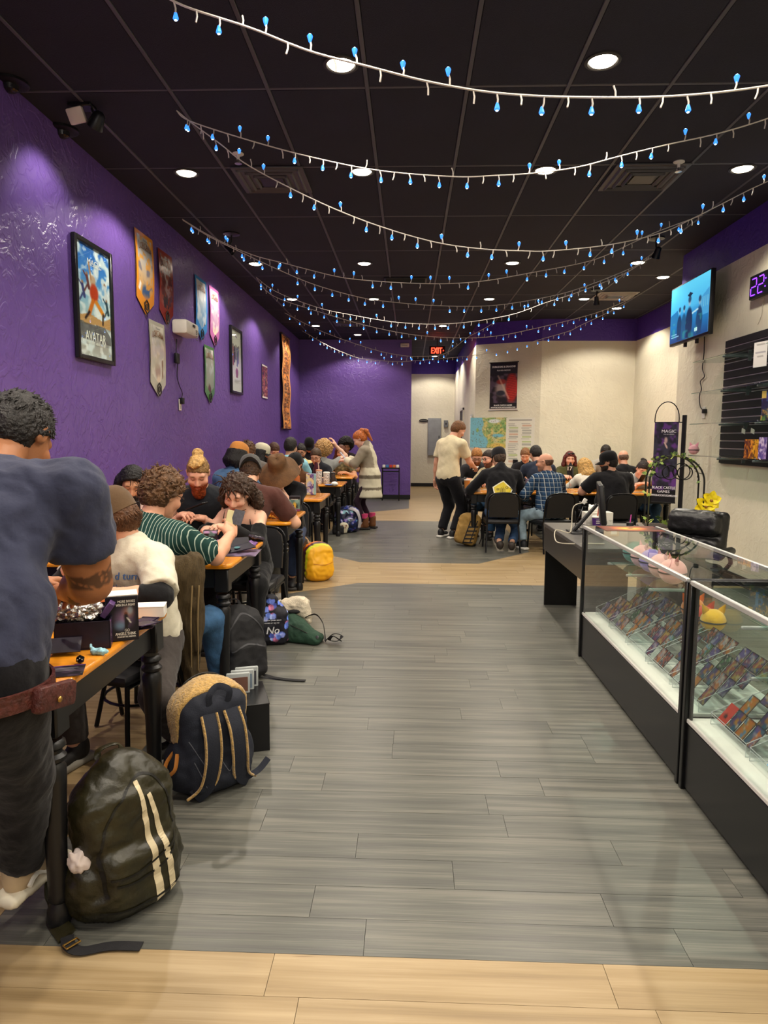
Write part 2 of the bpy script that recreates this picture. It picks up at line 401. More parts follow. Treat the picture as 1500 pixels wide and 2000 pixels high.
def XF(loc, rz=0, rx=0, ry=0, s=1): return Matrix.Translation(Vector(loc)) @ Euler((math.radians(rx), math.radians(ry), math.radians(rz))).to_matrix().to_4x4() @ Matrix.Scale(s, 4)
# ================================================================== setting
CEIL = 3.65; BAND = 3.25
def wall_mat(name, col, rough=.42, strength=.35):
    m = M(name, col, rough=rough, spec=.5, var=.05, vscale=1.3); nt = m.node_tree; N = nt.nodes; L = nt.links; b = N['Principled BSDF']
    tc = N.new('ShaderNodeTexCoord'); n = N.new('ShaderNodeTexNoise'); n.inputs['Scale'].default_value = 7; n.inputs['Detail'].default_value = 5; n.inputs['Distortion'].default_value = 1.6
    L.new(tc.outputs['Object'], n.inputs['Vector']); r = N.new('ShaderNodeValToRGB'); r.color_ramp.elements[0].position = .47; r.color_ramp.elements[1].position = .56
    L.new(n.outputs['Fac'], r.inputs[0]); n2 = N.new('ShaderNodeTexNoise'); n2.inputs['Scale'].default_value = 55; n2.inputs['Detail'].default_value = 3; L.new(tc.outputs['Object'], n2.inputs['Vector'])
    ad = N.new('ShaderNodeMath'); ad.operation = 'MULTIPLY_ADD'; ad.inputs[1].default_value = .35; L.new(n2.outputs['Fac'], ad.inputs[0]); L.new(r.outputs[0], ad.inputs[2])
    bp = N.new('ShaderNodeBump'); bp.inputs['Strength'].default_value = strength; bp.inputs['Distance'].default_value = .012
    L.new(ad.outputs[0], bp.inputs['Height']); L.new(bp.outputs[0], b.inputs['Normal']); return m
PURP = wall_mat('purple_wall_paint', '#61478f', .34, .28); WHITE = wall_mat('cream_wall_paint', '#dbd5bf', .6, .22); PURP2 = wall_mat('dark_purple_band_paint', '#4a2d90', .5, .3)
BLACKTRIM = M('black_baseboard', '#131316', rough=.45)
def wall(name, a, b, out, z0=0, z1=CEIL, band=True, mat=None, th=.12):
    """a, b floor points of the inner face; out = outward unit (x,y)"""
    mb = MB(); a = Vector((*a, 0)); b = Vector((*b, 0)); o = Vector((*out, 0)) * th
    def slab(u, v, mi):
        V = [a + Vector((0, 0, u)), b + Vector((0, 0, u)), b + Vector((0, 0, v)), a + Vector((0, 0, v))]; V += [p + o for p in V]
        mb.add(V, [(0, 1, 2, 3), (7, 6, 5, 4), (0, 4, 5, 1), (3, 2, 6, 7), (0, 3, 7, 4), (1, 5, 6, 2)], mi)
    if band: slab(z0, BAND, 0); slab(BAND, z1, 1); mats = [WHITE, PURP2]
    else: slab(z0, z1, 0); mats = [mat or PURP]
    ob = mb.build(name, mats, smooth=0); ob['kind'] = 'structure'; return ob
wall('wall_left', (-2.55, -3), (-2.55, 16.1), (-1, 0), band=False)
wall('wall_back', (-2.55, 16.1), (.03, 16.1), (0, 1), band=False)
wall('wall_corridor_left', (.03, 16.22), (.03, 20.3), (-1, 0), band=False)
wall('wall_corridor_back', (-.1, 20.3), (1.4, 20.3), (0, 1))
wall('wall_corridor_right', (1.29, 20.3), (1.29, 13.9), (1, 0))
wall('wall_angled', (1.29, 13.9), (2.46, 13.3), (.46, .89))
wall('wall_alcove_back', (2.46, 13.3), (4.3, 13.3), (0, 1))
wall('wall_alcove_right', (4.2, 13.3), (4.2, 8.8), (1, 0))
wall('wall_pillar', (4.3, 8.8), (3.315, 8.8), (0, -1))
wall('wall_right', (3.3, 8.8), (3.3, -3), (1, 0))
wall('wall_front', (3.42, -3), (-2.67, -3), (0, -1), band=False, mat=WHITE)
def bboard(name, a, b, nrm):
    mb = MB(); a = Vector((*a, .05)); b = Vector((*b, .05)); mid = (a + b) / 2 + Vector((*nrm, 0)) * .009; L_ = (b - a).length
    mb.box(mid, (L_, .014, .1), rot=rotm(0, 0, math.degrees(math.atan2(b.y - a.y, b.x - a.x))), ch=.003); o = mb.build(name, BLACKTRIM); o['kind'] = 'structure'
bboard('baseboard_left', (-2.55, 0), (-2.55, 16.08), (1, 0)); bboard('baseboard_back', (-2.53, 16.1), (.03, 16.1), (0, -1))
bboard('baseboard_corridor', (.05, 20.3), (1.27, 20.3), (0, -1)); bboard('baseboard_right', (3.3, .5), (3.3, 8.8), (-1, 0)); bboard('baseboard_alcove', (2.46, 13.3), (4.2, 13.3), (0, -1)); bboard('baseboard_alcove', (4.2, 13.3), (4.2, 8.8), (-1, 0)); bboard('baseboard_angled', (1.32, 13.88), (2.46, 13.3), (-.46, -.89))
# ---- floor: base slab + vinyl planks, pale ground with dark eight-sided fields
fl = MB().box((.85, 8.6, -.06), (7.4, 24, .1)).build('floor', M('floor_underlay', '#4a453d', rough=.9)); fl['kind'] = 'structure'
def plank_mat(name, cols, grain, rough, crack=0):
    m = bpy.data.materials.new(name); m.use_nodes = True; nt = m.node_tree; N = nt.nodes; L = nt.links; b = N['Principled BSDF']
    tc = N.new('ShaderNodeTexCoord'); oi = N.new('ShaderNodeObjectInfo'); mu = N.new('ShaderNodeVectorMath'); mu.operation = 'SCALE'; L.new(oi.outputs['Location'], mu.inputs[0]); mu.inputs['Scale'].default_value = 7.31
    ad = N.new('ShaderNodeVectorMath'); L.new(tc.outputs['Object'], ad.inputs[0]); L.new(mu.outputs[0], ad.inputs[1])
    def noise(sc, det, dist=0):
        mp = N.new('ShaderNodeMapping'); mp.inputs['Scale'].default_value = sc; L.new(ad.outputs[0], mp.inputs[0]); n = N.new('ShaderNodeTexNoise'); n.inputs['Scale'].default_value = 1; n.inputs['Detail'].default_value = det; n.inputs['Distortion'].default_value = dist; L.new(mp.outputs[0], n.inputs['Vector']); return n.outputs['Fac']
    a = noise((1.1, 26, 1), 5, .3); g = noise((3.5, 190, 1), 4)
    mx = N.new('ShaderNodeMath'); mx.operation = 'MULTIPLY_ADD'; mx.inputs[1].default_value = grain; L.new(g, mx.inputs[0]); L.new(a, mx.inputs[2])
    mr = N.new('ShaderNodeMath'); mr.operation = 'MULTIPLY_ADD'; mr.inputs[1].default_value = .09; L.new(oi.outputs['Random'], mr.inputs[0]); L.new(mx.outputs[0], mr.inputs[2])
    r = N.new('ShaderNodeValToRGB'); E = r.color_ramp.elements
    lo = .30 + grain * .5; hi = .78 + grain * .5
    E[0].position = lo; E[0].color = (*C3(cols[0]), 1); E[1].position = hi; E[1].color = (*C3(cols[-1]), 1)
    e = E.new((lo + hi) / 2); e.color = (*C3(cols[1]), 1); L.new(mr.outputs[0], r.inputs[0]); out = r.outputs[0]
    if crack:
        k = noise((1.6, 26, 1), 3, .8); rr = N.new('ShaderNodeValToRGB'); rr.color_ramp.elements[0].position = .70; rr.color_ramp.elements[1].position = .76; L.new(k, rr.inputs[0])
        mm = N.new('ShaderNodeMixRGB'); mm.inputs[2].default_value = (*C3('#6d5234'), 1); ml = N.new('ShaderNodeMath'); ml.operation = 'MULTIPLY'; ml.inputs[1].default_value = crack; L.new(rr.outputs[0], ml.inputs[0]); L.new(ml.outputs[0], mm.inputs[0]); L.new(out, mm.inputs[1]); out = mm.outputs[0]
    L.new(out, b.inputs['Base Color']); b.inputs['Roughness'].default_value = rough; b.inputs['Specular IOR Level'].default_value = .45
    bp = N.new('ShaderNodeBump'); bp.inputs['Strength'].default_value = .12; bp.inputs['Distance'].default_value = .004; L.new(g, bp.inputs['Height']); L.new(bp.outputs[0], b.inputs['Normal'])
    return m
PL = plank_mat('pale_oak_vinyl', ['#806a48', '#98815c', '#ac9672'], .25, .40, .85); PD = plank_mat('charcoal_oak_vinyl', ['#484844', '#5a5a53', '#6c6a61'], .6, .34)
ROW = .1503; Y0 = 1.79; PLN = .914
ZONES = [[(-1.225, 1.79), (3.5, 1.79), (3.5, 6.75), (-.50, 6.75), (-1.225, 6.14)],
         [(-.56, 7.89), (.81, 7.89), (1.54, 8.76), (1.54, 11.2), (.9, 11.88), (-.61, 11.88), (-1.2, 11.3), (-1.2, 8.6)],
         [(-2.55, 12.9), (-1.1, 12.9), (0, 13.98), (0, 16.1), (-2.55, 16.1)], [(1.9, 7.89), (4.2, 7.89), (4.2, 11.88), (1.9, 11.88)]]
def half(poly, a, b, keep):
    out = []; sd = lambda p: ((b[0] - a[0]) * (p[1] - a[1]) - (b[1] - a[1]) * (p[0] - a[0])) * keep
    for i in range(len(poly)):
        p, q = poly[i], poly[(i + 1) % len(poly)]; s, t = sd(p), sd(q)
        if s >= 0: out.append(p)
        if s * t < 0: u = s / (s - t); out.append((p[0] + (q[0] - p[0]) * u, p[1] + (q[1] - p[1]) * u))
    return out
def area(p): return abs(sum(p[i][0] * p[(i + 1) % len(p)][1] - p[(i + 1) % len(p)][0] * p[i][1] for i in range(len(p)))) / 2
def split(poly):
    """cut a rectangle by the dark fields -> [(polygon, dark?)]"""
    todo = [poly]; res = []
    for Z in ZONES:
        nxt = []
        for P in todo:
            cur = P; outs = []
            for i in range(len(Z)):
                if len(cur) < 3: break
                a, b = Z[i], Z[(i + 1) % len(Z)]; o = half(cur, a, b, -1)
                if len(o) > 2 and area(o) > 1e-4: outs.append(o)
                cur = half(cur, a, b, 1)
            if len(cur) > 2 and area(cur) > 1e-4: res.append((cur, True)); nxt += outs
            else: nxt.append(P)
        todo = nxt
    return res + [(p, False) for p in todo]
pieces = []
k = -25
while Y0 + k * ROW < 20.3:
    ya = Y0 + k * ROW; off = rnd.random() * PLN
    if k == -1: off = (-2.75 + .365) % PLN
    xa = -2.55 - off - .2
    while xa < 4.2:
        pieces += split([(xa, ya), (xa + PLN, ya), (xa + PLN, ya + ROW), (xa, ya + ROW)]); xa += PLN
    k += 1
def seen(poly):
    c = Vector((sum(p[0] for p in poly) / len(poly), sum(p[1] for p in poly) / len(poly), 0))
    if c.y < .9: return 0
    x, y = proj(c)
    if not (-150 < x < 1650 and y < 2100): return 0
    hid = .15 if (c.x > 1.05 and c.y < 5.2) or c.x < -1.3 else 1
    return area(poly) / (c.y ** 3) * hid
pieces.sort(key=lambda q: -seen(q[0])); GAP = .0007
proto = {}; far = MB()
for i, (poly, dark) in enumerate(pieces):
    c = (sum(p[0] for p in poly) / len(poly), sum(p[1] for p in poly) / len(poly)); sh = []
    for p in poly: dx, dy = p[0] - c[0], p[1] - c[1]; L_ = math.hypot(dx, dy); sh.append((dx - math.copysign(GAP, dx), dy - math.copysign(GAP, dy)))
    if i < 298 and seen(poly) > 0:
        full = len(poly) == 4 and abs(area(poly) - ROW * PLN) < 1e-5; key = ('f', dark) if full else None
        if key in proto: me = proto[key]
        else:
            me = MB().prism(sh, -.009, 0).mesh('plank', PD if dark else PL, 0)
            if key: proto[key] = me
        link('plank', me, fl, (c[0], c[1], rnd.uniform(-.0002, .0002)))
    else: far.prism([(a + c[0], b + c[1]) for a, b in sh], -.009, 0, 1 if dark else 0)
fo = far.build('far_planks', [PL, PD], fl, smooth=0); fo['kind'] = 'stuff'
# ---- ceiling: black lay-in tiles on a grid
CT = M('black_ceiling_tile', '#1a1a28', rough=.85, bump=.25, bscale=180, var=.12, vscale=2.0); CG = M('grid_bar_grey', '#4a494f', rough=.5, spec=.4)
ce = MB().box((.85, 8.6, CEIL + .09), (7.4, 24, .1)).build('ceiling', M('ceiling_deck', '#0c0b10', rough=.9)); ce['kind'] = 'structure'
TX, TY = .635, 1.29; X0, YB = .343, 4.65
xs = [X0 + TX * k for k in range(-5, 8)]; ys = [YB + TY * k for k in range(-6, 14)]
tm = MB().box((0, 0, .01), (TX - .03, TY - .03, .02), ch=.004).mesh('ceiling_tile', CT)
for i in range(len(xs) - 1):
    for j in range(len(ys) - 1):
        x, y = xs[i] + TX / 2, ys[j] + TY / 2
        if x > 3.4 and not 8.8 < y < 13.4: continue
        if y < .9: continue
        link('ceiling_tile', tm, ce, (x, y, CEIL + rnd.uniform(0, .002)))
g = MB()
for x in xs: g.box((x, 8.5, CEIL + .005), (.026, 23.4, .016), ch=.003)
for y in ys: g.box((.8, y, CEIL + .006), (7.2, .024, .012), ch=.003)
g.build('ceiling_grid', CG, ce)
# ---- recessed downlights
LENS = M('lamp_lens', '#fff2dc', emit=14, ecol='#fff0d8', var=0); RING = M('lamp_ring', '#2a2826', rough=.5)
ringm = MB().lathe([(.105, 0), (.105, -.008), (.088, -.012), (.080, -.004), (.080, 0)], 28, cap=False).mesh('trim_ring', RING)
lensm = MB().lathe([(.0801, -.001), (.07, -.012), (.035, -.017), (.002, -.018)], 28).mesh('lens', LENS)
LD = bpy.data.lights.new('downlight_lamp', 'SPOT'); LD.energy = LAMP_W; LD.spot_size = math.radians(136); LD.spot_blend = .3; LD.shadow_soft_size = .06; LD.color = (1, .90, .76)
places = [('row nearest the camera', 1.3, (-1.95, -.43, 1.11, 2.7)), ('second row', 2.8, (-1.95, -.43, 1.11, 2.7)), ('first row in view', 4.36, (-.43, 1.11)), ('second row in view', 6.03, (-1.9, -.42, 1.1, 2.7)),
          ('third row in view', 9.1, (-2.0, -.6, 1.28, 2.85)), ('fourth row in view', 11.4, (-1.92, -.6, 1.25, 2.75)), ('added to brighten the alcove', 9.9, (3.45,)), ('added to brighten the alcove back', 12.2, (3.5,)), ('fifth row in view', 14.1, (-1.9, .64)), ('last row before the back wall', 15.3, (-1.15,)), ('corridor', 17.6, (.66,)), ('far corridor end', 19.3, (.66,))]  # both alcove downlights are added to lift its dim walls
side = {-1: 'by the purple wall', 0: 'left of the middle', 1: 'right of the middle', 2: 'by the right wall'}
for nm, y, xx in places:
    for x in xx:
        sd = side[-1 if x < -1.5 else 0 if x < 0 else 1 if x < 2 else 2]
        r = empty('recessed_downlight', (x, y, CEIL), 0, 'round recessed ceiling downlight, %s, %s' % (nm, sd), 'downlight', 'recessed downlights in the black ceiling')
        link('trim_ring', ringm, r); link('lens', lensm, r)
        lo = bpy.data.objects.new('downlight_lamp', LD); COL.objects.link(lo); lo.location = (0, 0, -.03); lo.parent = r
# ---- string lights
CORD = M('white_string_light_wire', '#cfc8bd', rough=.5, var=0); BULB = M('blue_led', '#1560ff', emit=1.6, ecol='#3c8cff', var=0); BCORE = M('blue_led_core', '#dff2ff', emit=12, ecol='#b4d8ff', var=0)
bulbm = MB().lathe([(.003, .016), (.006, .012), (.011, -.004), (.013, -.012), (.009, -.018), (.002, -.02)], 8, mat=0).ball((0, 0, -.014), .0085, 8, 1).mesh('bulb', [BULB, BCORE])
def smoothpath(P, n):
    P = [Vector(p) for p in P]; out = []
    for i in range(len(P) - 1):
        a, b, c, e = P[max(i - 1, 0)], P[i], P[i + 1], P[min(i + 2, len(P) - 1)]
        for j in range(n):
            t = j / n; out.append(.5 * ((2 * b) + (c - a) * t + (2 * a - 5 * b + 4 * c - e) * t * t + (-a + 3 * b - 3 * c + e) * t ** 3))
    return out + [P[-1]]
strands = [
 ('nearest the camera', 3.2, 3.3, [(300, -22), (360, 12), (490, 55), (605, 100), (720, 130), (830, 158), (940, 178), (1040, 187), (1140, 190), (1250, 190), (1340, 186), (1440, 176), (1560, 158)]),
 ('second from the camera', 4.62, 4.62, [(345, 216), (370, 236), (480, 272), (605, 306), (740, 333), (885, 345), (965, 343), (1045, 338), (1130, 326), (1218, 303), (1310, 281), (1405, 260), (1500, 231), (1560, 205)]),
 ('third from the camera', 4.64, 5.9, [(346, 217), (372, 238), (430, 281), (490, 326), (620, 393), (736, 440), (850, 473), (940, 486), (1020, 490), (1075, 490), (1190, 478), (1290, 455), (1350, 428), (1410, 398), (1465, 370), (1520, 345)]),
 ('fourth from the camera', 7.0, 6.9, [(356, 428), (402, 456), (450, 480), (500, 500), (555, 514), (640, 536), (690, 545), (780, 552), (870, 554), (950, 548), (1035, 533), (1130, 515), (1180, 500), (1240, 472), (1290, 450), (1372, 420)]),
 ('fifth from the camera', 7.05, 8.4, [(357, 430), (405, 460), (457, 486), (540, 525), (615, 556), (700, 580), (758, 589), (857, 597), (969, 596), (1082, 577), (1152, 556), (1227, 526), (1275, 502)]),
 ('sixth from the camera', 9.5, 8.5, [(500, 541), (540, 570), (619, 600), (681, 614), (780, 630), (883, 632), (993, 616), (1066, 591), (1125, 572), (1220, 534), (1268, 503)]),
 ('seventh from the camera', 9.55, 10.8, [(501, 543), (534, 578), (630, 611), (725, 638), (817, 655), (908, 660), (971, 656), (1029, 645), (1114, 625), (1170, 609), (1220, 589), (1238, 579)]),
 ('eighth from the camera', 12.2, 13.2, [(556, 611), (600, 634), (648, 655), (721, 680), (771, 692), (817, 696), (870, 690), (912, 660), (945, 642), (963, 631)]),
 ('farthest, by the back wall', 14.4, 11.3, [(590, 646), (637, 673), (677, 691), (710, 701), (773, 706), (817, 704), (908, 696), (963, 688), (993, 681), (1051, 664), (1110, 647), (1137, 634), (1194, 607), (1222, 591)])]
for nm, dl, dr, pts in strands:
    x0, x1 = pts[0][0], pts[-1][0]
    if dl > 4: dl = atZ(*pts[0], CEIL - .004).y
    if x1 < 1500 and 'eighth' not in nm: dr = atZ(*pts[-1], CEIL - .004).y
    P = smoothpath([atD(x, y, dl + (dr - dl) * (x - x0) / (x1 - x0)) for x, y in pts], 6)
    c0 = P[0].copy(); s = empty('string_light', c0, 0, 'sagging white string of blue led lights under the ceiling, %s' % nm, 'string lights', 'blue string lights under the ceiling')
    mb = MB(); P = [p - c0 for p in P]; thick = .0042 if dl > 4 else .005
    mb.tube(P, thick, 5); L_ = 0; nx = .1; n = 0; spots = []
    for a, b in zip(P, P[1:]):
        seg = (b - a).length
        while L_ + seg > nx:
            p = a + (b - a) * ((nx - L_) / seg); up = rnd.random() < .25; dz = .05 if up else -.05; e = p + Vector((rnd.uniform(-.012, .012), rnd.uniform(-.02, .02), dz))
            mb.tube([p, (p + e) / 2 + Vector((.004, 0, 0)), e], .0042, 5)
            if n % 2 == 0: spots.append((e, up))
            n += 1; nx += .098 if dl > 4 else .105
        L_ += seg
    mb.build('wire', CORD, s)
    for e, up in spots: link('bulb', bulbm, s, e, (math.pi if up else 0, 0, rnd.random() * 6))
# ---- ceiling fittings
VENT = M('dark_vent_metal', '#4a494c', rough=.5); VENTW = M('vent_white', '#9a9790', rough=.5); BLK = M('black_plastic', '#101012', rough=.4); DKM = M('black_metal', '#16161a', rough=.35, metal=.3, var=.03)
def vent(x, y, lab, mat=VENT):
    r = empty('ceiling_vent', (x, y, CEIL), 0, lab, 'vent'); mb = MB()
    mb.box((0, 0, -.008), (.60, .60, .014), ch=.004); mb.build('frame', mat, r)
    for i, q in enumerate((.25, .19, .13)):
        m2 = MB(); z = -.016 - .004 * i
        for sx, sy in ((0, 1), (0, -1), (1, 0), (-1, 0)):
            m2.box((sx * q, sy * q, z), (.02 if sx else 2 * q + .02, .02 if sy else 2 * q + .02, .02), rot=rotm(-35 * sy, 35 * sx, 0))
        m2.build('louvre', mat, r)
    MB().box((0, 0, -.026), (.2, .2, .006), ch=.002).build('core', BLK, r)
vent(-1.2, 6.2, 'square dark ceiling vent near the purple wall'); vent(1.95, 6.2, 'square dark ceiling vent on the right, near the round sprinkler'); vent(3.15, 11.15, 'pale square ceiling vent at the far right of the hall', VENTW); vent(-1.2, 13.8, 'square ceiling vent far back near the purple back wall')
r = empty('return_grille', (-.08, 10.05, CEIL), 0, 'dark slotted return grille in the middle of the ceiling', 'vent'); MB().box((0, 0, -.01), (.6, .34, .016), ch=.004).build('frame', BLK, r)
mb = MB(); [mb.box((0, -.14 + .028 * i, -.02), (.55, .008, .014), rot=rotm(30, 0, 0)) for i in range(11)]; mb.build('louvre', DKM, r)
def sprinkler(x, y, lab):
    r = empty('sprinkler', (x, y, CEIL), 0, lab, 'sprinkler'); m = M('chrome', '#c8c8c8', rough=.2, metal=.9, var=0)
    MB().lathe([(.045, 0), (.045, -.006), (.03, -.012), (.012, -.014), (.012, -.04), (.006, -.045)], 14).build('escutcheon', M('white_plastic', '#d8d4cb', rough=.4), r)
    d = MB().lathe([(.006, -.04), (.008, -.07), (.028, -.073), (.028, -.077), (.004, -.078)], 12); d.tube([(.012, 0, -.04), (.016, 0, -.055), (.006, 0, -.07)], .003, 5); d.tube([(-.012, 0, -.04), (-.016, 0, -.055), (-.006, 0, -.07)], .003, 5); d.build('deflector', m, r)
sprinkler(*atZ(465, 300, CEIL).xy, 'small hanging sprinkler head near the purple wall'); sprinkler(*atZ(1326, 316, CEIL).xy, 'small round sprinkler head on the right of the ceiling')
def spot(x, y, lab, rz, tilt=50, lit=0):
    r = empty('track_spotlight', (x, y, CEIL), rz, lab, 'spotlight'); MB().lathe([(.09, 0), (.09, -.012), (.05, -.02), (.0, -.021)], 20).build('canopy', DKM, r)
    MB().tube([(0, 0, -.01), (0, 0, -.09), (0, .02, -.12)], .009, 6).build('stem', DKM, r)
    R = rotm(-tilt, 0, 0); hd = MB().lathe([(.012, .05), (.032, .04), (.036, -.02), (.05, -.07), (.046, -.07), (.03, -.03), (0, -.03)], 16, c=(0, .03, -.15), rot=R).build('shade', DKM, r)
    return r
spot(*atZ(452, 456, CEIL).xy, 'black ceiling spotlight at the fourth string of lights, by the purple wall', 90); spot(*atZ(1282, 465, CEIL).xy, 'black ceiling spotlight at the right, left of the screen', 200, 30); spot(*atZ(1166, 566, CEIL).xy, 'small black ceiling spotlight far right, before the pale vent', 160, 20)
# spotlights on the left near the camera, one washing the purple wall
def dome(x, y, lab):
    r = empty('ceiling_sensor', (x, y, CEIL), 0, lab, 'sensor'); MB().lathe([(.11, 0), (.11, -.015), (.09, -.022), (0, -.022)], 22).build('base', DKM, r); MB().lathe([(.05, -.02), (.045, -.05), (.02, -.065), (0, -.066)], 16).build('dome', M('smoked_dome', '#1a1a1e', rough=.15), r)
dome(*atZ(20, 160, CEIL).xy, 'black round ceiling dome at the top left corner of the view'); dome(*atZ(122, 252, CEIL).xy, 'black round ceiling dome left of the pale square light head')
r = empty('emergency_light', atZ(160, 205, CEIL), 0, 'pale square lamp head with a black cone lamp, by the purple wall', 'lamp')
MB().box((0, 0, -.01), (.16, .1, .03), ch=.006).build('base', DKM, r); MB().box((-.03, -.02, -.075), (.11, .05, .10), rot=rotm(25, -12, 0), ch=.012).build('square_head', M('pale_plastic', '#cbbfb8', rough=.4), r)
MB().lathe([(.02, .06), (.04, .04), (.055, -.05), (.05, -.05), (.0, -.02)], 16, c=(.10, 0, -.10), rot=rotm(20, 38, 0)).build('cone_head', DKM, r)
MB().tube([(-.03, -.01, -.01), (-.03, -.015, -.05)], .008, 6).tube([(.06, 0, -.01), (.08, 0, -.06)], .008, 6).build('stem', DKM, r)
l = bpy.data.lights.new('wall_wash', 'SPOT'); l.energy = 26; l.spot_size = math.radians(105); l.spot_blend = .6; l.shadow_soft_size = .04; l.color = (1, .93, .84); lo = bpy.data.objects.new('wall_wash', l); COL.objects.link(lo); lo.location = r.location + Vector((.07, -.03, -.17)); lo.rotation_euler = (Vector((-2.55, 4.95, 2.65)) - lo.location).to_track_quat('-Z', 'Y').to_euler()
# exit sign
r = empty('exit_sign', (.60, 15.9, 3.30), 0, 'lit red exit sign hanging before the corridor', 'exit sign'); MB().box((0, 0, .08), (.36, .05, .2), ch=.01).build('housing', DKM, r)
MB().tube([(0, 0, .17), (0, 0, .35)], .012, 6).build('stem', DKM, r)
RED = M('red_exit_glow', '#ff3b24', emit=5, ecol='#ff3a22', var=0); mb = MB(); put_text(mb, 'EXIT', .24, .13, XF((-.01, -.0275, .08)), 0, .004); mb.add([(.13, -.0275, .10), (.155, -.0275, .08), (.13, -.0275, .06)], [(0, 1, 2)]); mb.build('lettering', RED, r)
l = bpy.data.lights.new('exit_glow', 'POINT'); l.energy = 2.5; l.color = (1, .12, .08); l.shadow_soft_size = .05; lo = bpy.data.objects.new('exit_glow', l); COL.objects.link(lo); lo.parent = r; lo.location = (0, -.12, .12)
# ================================================================== furniture
ORANGE = M('honey_oak_varnish', '#d98a1e', rough=.25, coat=.4, var=.05, vscale=2, stretch=(2, 30, 2)); BLKWOOD = M('black_painted_wood', '#121214', rough=.38, var=.04)
def leg_prof():
    return [(.030, 0), (.036, .02), (.034, .05), (.024, .075), (.030, .085), (.028, .10), (.031, .30), (.037, .44), (.038, .49), (.028, .505), (.040, .515), (.040, .525), (.029, .535), (.029, .545), (.040, .555), (.038, .568), (.030, .575)]
def table_proto(Lx, Wy, H=.75):
    t = empty('wooden_table'); mb = MB(); hx, hy = Lx / 2, Wy / 2; c = .045
    out = []
    for sx, sy, a0 in ((1, 1, 0), (-1, 1, 90), (-1, -1, 180), (1, -1, 270)):
        for k in range(6): a = math.radians(a0 + 18 * k); out.append((sx * (hx - c) + c * math.cos(a), sy * (hy - c) + c * math.sin(a)))
    V = []; n = len(out)
    for z, q in ((H - .03, .94), (H - .024, .99), (H - .014, 1.0), (H - .005, .995), (H, .975)):
        for x, y in out: V.append((math.copysign(abs(x) - (1 - q) * .25, x), math.copysign(abs(y) - (1 - q) * .25, y), z))
    Fc = [tuple(range(n))[::-1], tuple(range(4 * n, 5 * n))] + [(i * n + k, i * n + (k + 1) % n, (i + 1) * n + (k + 1) % n, (i + 1) * n + k) for i in range(4) for k in range(n)]
    mb.add(V, Fc); mb.build('tabletop', ORANGE, t, smooth=50)
    for sx, sy in ((0, 1), (0, -1), (1, 0), (-1, 0)):
        MB().box((sx * (hx - .055), sy * (hy - .055), H - .085), (.022 if sx else Lx - .2, .022 if sy else Wy - .2, .11), ch=.003).build('apron', BLKWOOD, t)
    lm = MB().lathe([(r, z * (H - .03) / .72) for r, z in leg_prof()], 16).box((0, 0, H - .095), (.078, .078, .13), ch=.006).mesh('leg', BLKWOOD)
    for sx in (-1, 1):
        for sy in (-1, 1): link('leg', lm, t, (sx * (hx - .06), sy * (hy - .06), 0))
    return t
TAB = table_proto(1.455, .90); tags = ['nearest the camera, at the standing man', 'second from the camera, under the striped shirt man', 'third from the camera, before the brown hat', 'fourth from the camera, with the tall pale box', 'fifth from the camera, beside the standing woman', 'farthest from the camera along the purple wall']
TY_ = [2.27, 4.13, 6.0, 8.05, 10.35, 12.2]
for i, (y, tg) in enumerate(zip(TY_, tags)):
    t = TAB if i == 0 else copy_tree(TAB); t.location = (-1.695, y, 0); tag(t, 'honey oak table with black turned legs, ' + tg, 'table', 'oak tables along the purple wall')
for x, y, tg in ((1.53, 9.57, 'before the man in the black jacket'), (3.0, 9.57, 'before the broad man in black'), (2.35, 11.4, 'second row of the right group'), (3.62, 11.55, 'by the far right alcove wall')):
    t = copy_tree(TAB, (x, y, 0)); tag(t, 'honey oak table on the right side, ' + tg, 'table', 'oak tables on the right'); t.scale = (1, 1, .97) if x < 3.5 else (.72, 1, .97)
# ---- stacking chair
SEATM = M('black_vinyl', '#17171a', rough=.45, bump=.05, bscale=200); TUBE = M('black_tube', '#111113', rough=.3, metal=.4, var=.02); CHROME = M('worn_chrome', '#8b8b8e', rough=.3, metal=.9, var=.05)
def chair_proto():
    t = empty('stacking_chair'); 
    MB().box((0, .02, .435), (.42, .42, .06), ch=.025).build('seat', SEATM, t)
    Fd = MB(); pts = []
    prof = [(-.20, 0), (-.20, .20), (-.185, .29), (-.13, .345), (0, .36), (.13, .345), (.185, .29), (.20, .20), (.20, 0)]
    R = rotm(10, 0, 0); o = Vector((0, -.205, .50)); poly = [(x * .90, z * .96 + .01) for x, z in prof]
    V = [o + R @ Vector((x, dy, z)) for dy in (-.018, .018) for x, z in poly]; n = len(poly)
    bk = MB().add(V, [tuple(range(n)), tuple(range(n, 2 * n))[::-1]] + [(i, n + i, n + (i + 1) % n, (i + 1) % n) for i in range(n)]); bk.build('backrest', SEATM, t)
    fr = [o + R @ Vector((x, 0, z)) for x, z in prof]; MB().tube(smoothpath([Vector((-.2, -.18, .40)), fr[0]] + fr[1:-1] + [fr[-1], Vector((.2, -.18, .40))], 3), .011, 7).build('back_frame', TUBE, t)
    for sx in (-1, 1):
        MB().tube([(sx * .195, -.17, .41), (sx * .205, -.22, .2), (sx * .215, -.26, .008)], .0115, 8).build('leg', CHROME if 0 else TUBE, t)
        MB().tube([(sx * .195, .20, .41), (sx * .2, .215, .2), (sx * .205, .225, .008)], .0115, 8).build('leg', TUBE, t)
        MB().tube([(sx * .197, -.19, .40), (sx * .197, .2, .40)], .010, 6).build('seat_rail', TUBE, t)
    return t
CHAIR = chair_proto(); _cn = [0]; STOOL = []
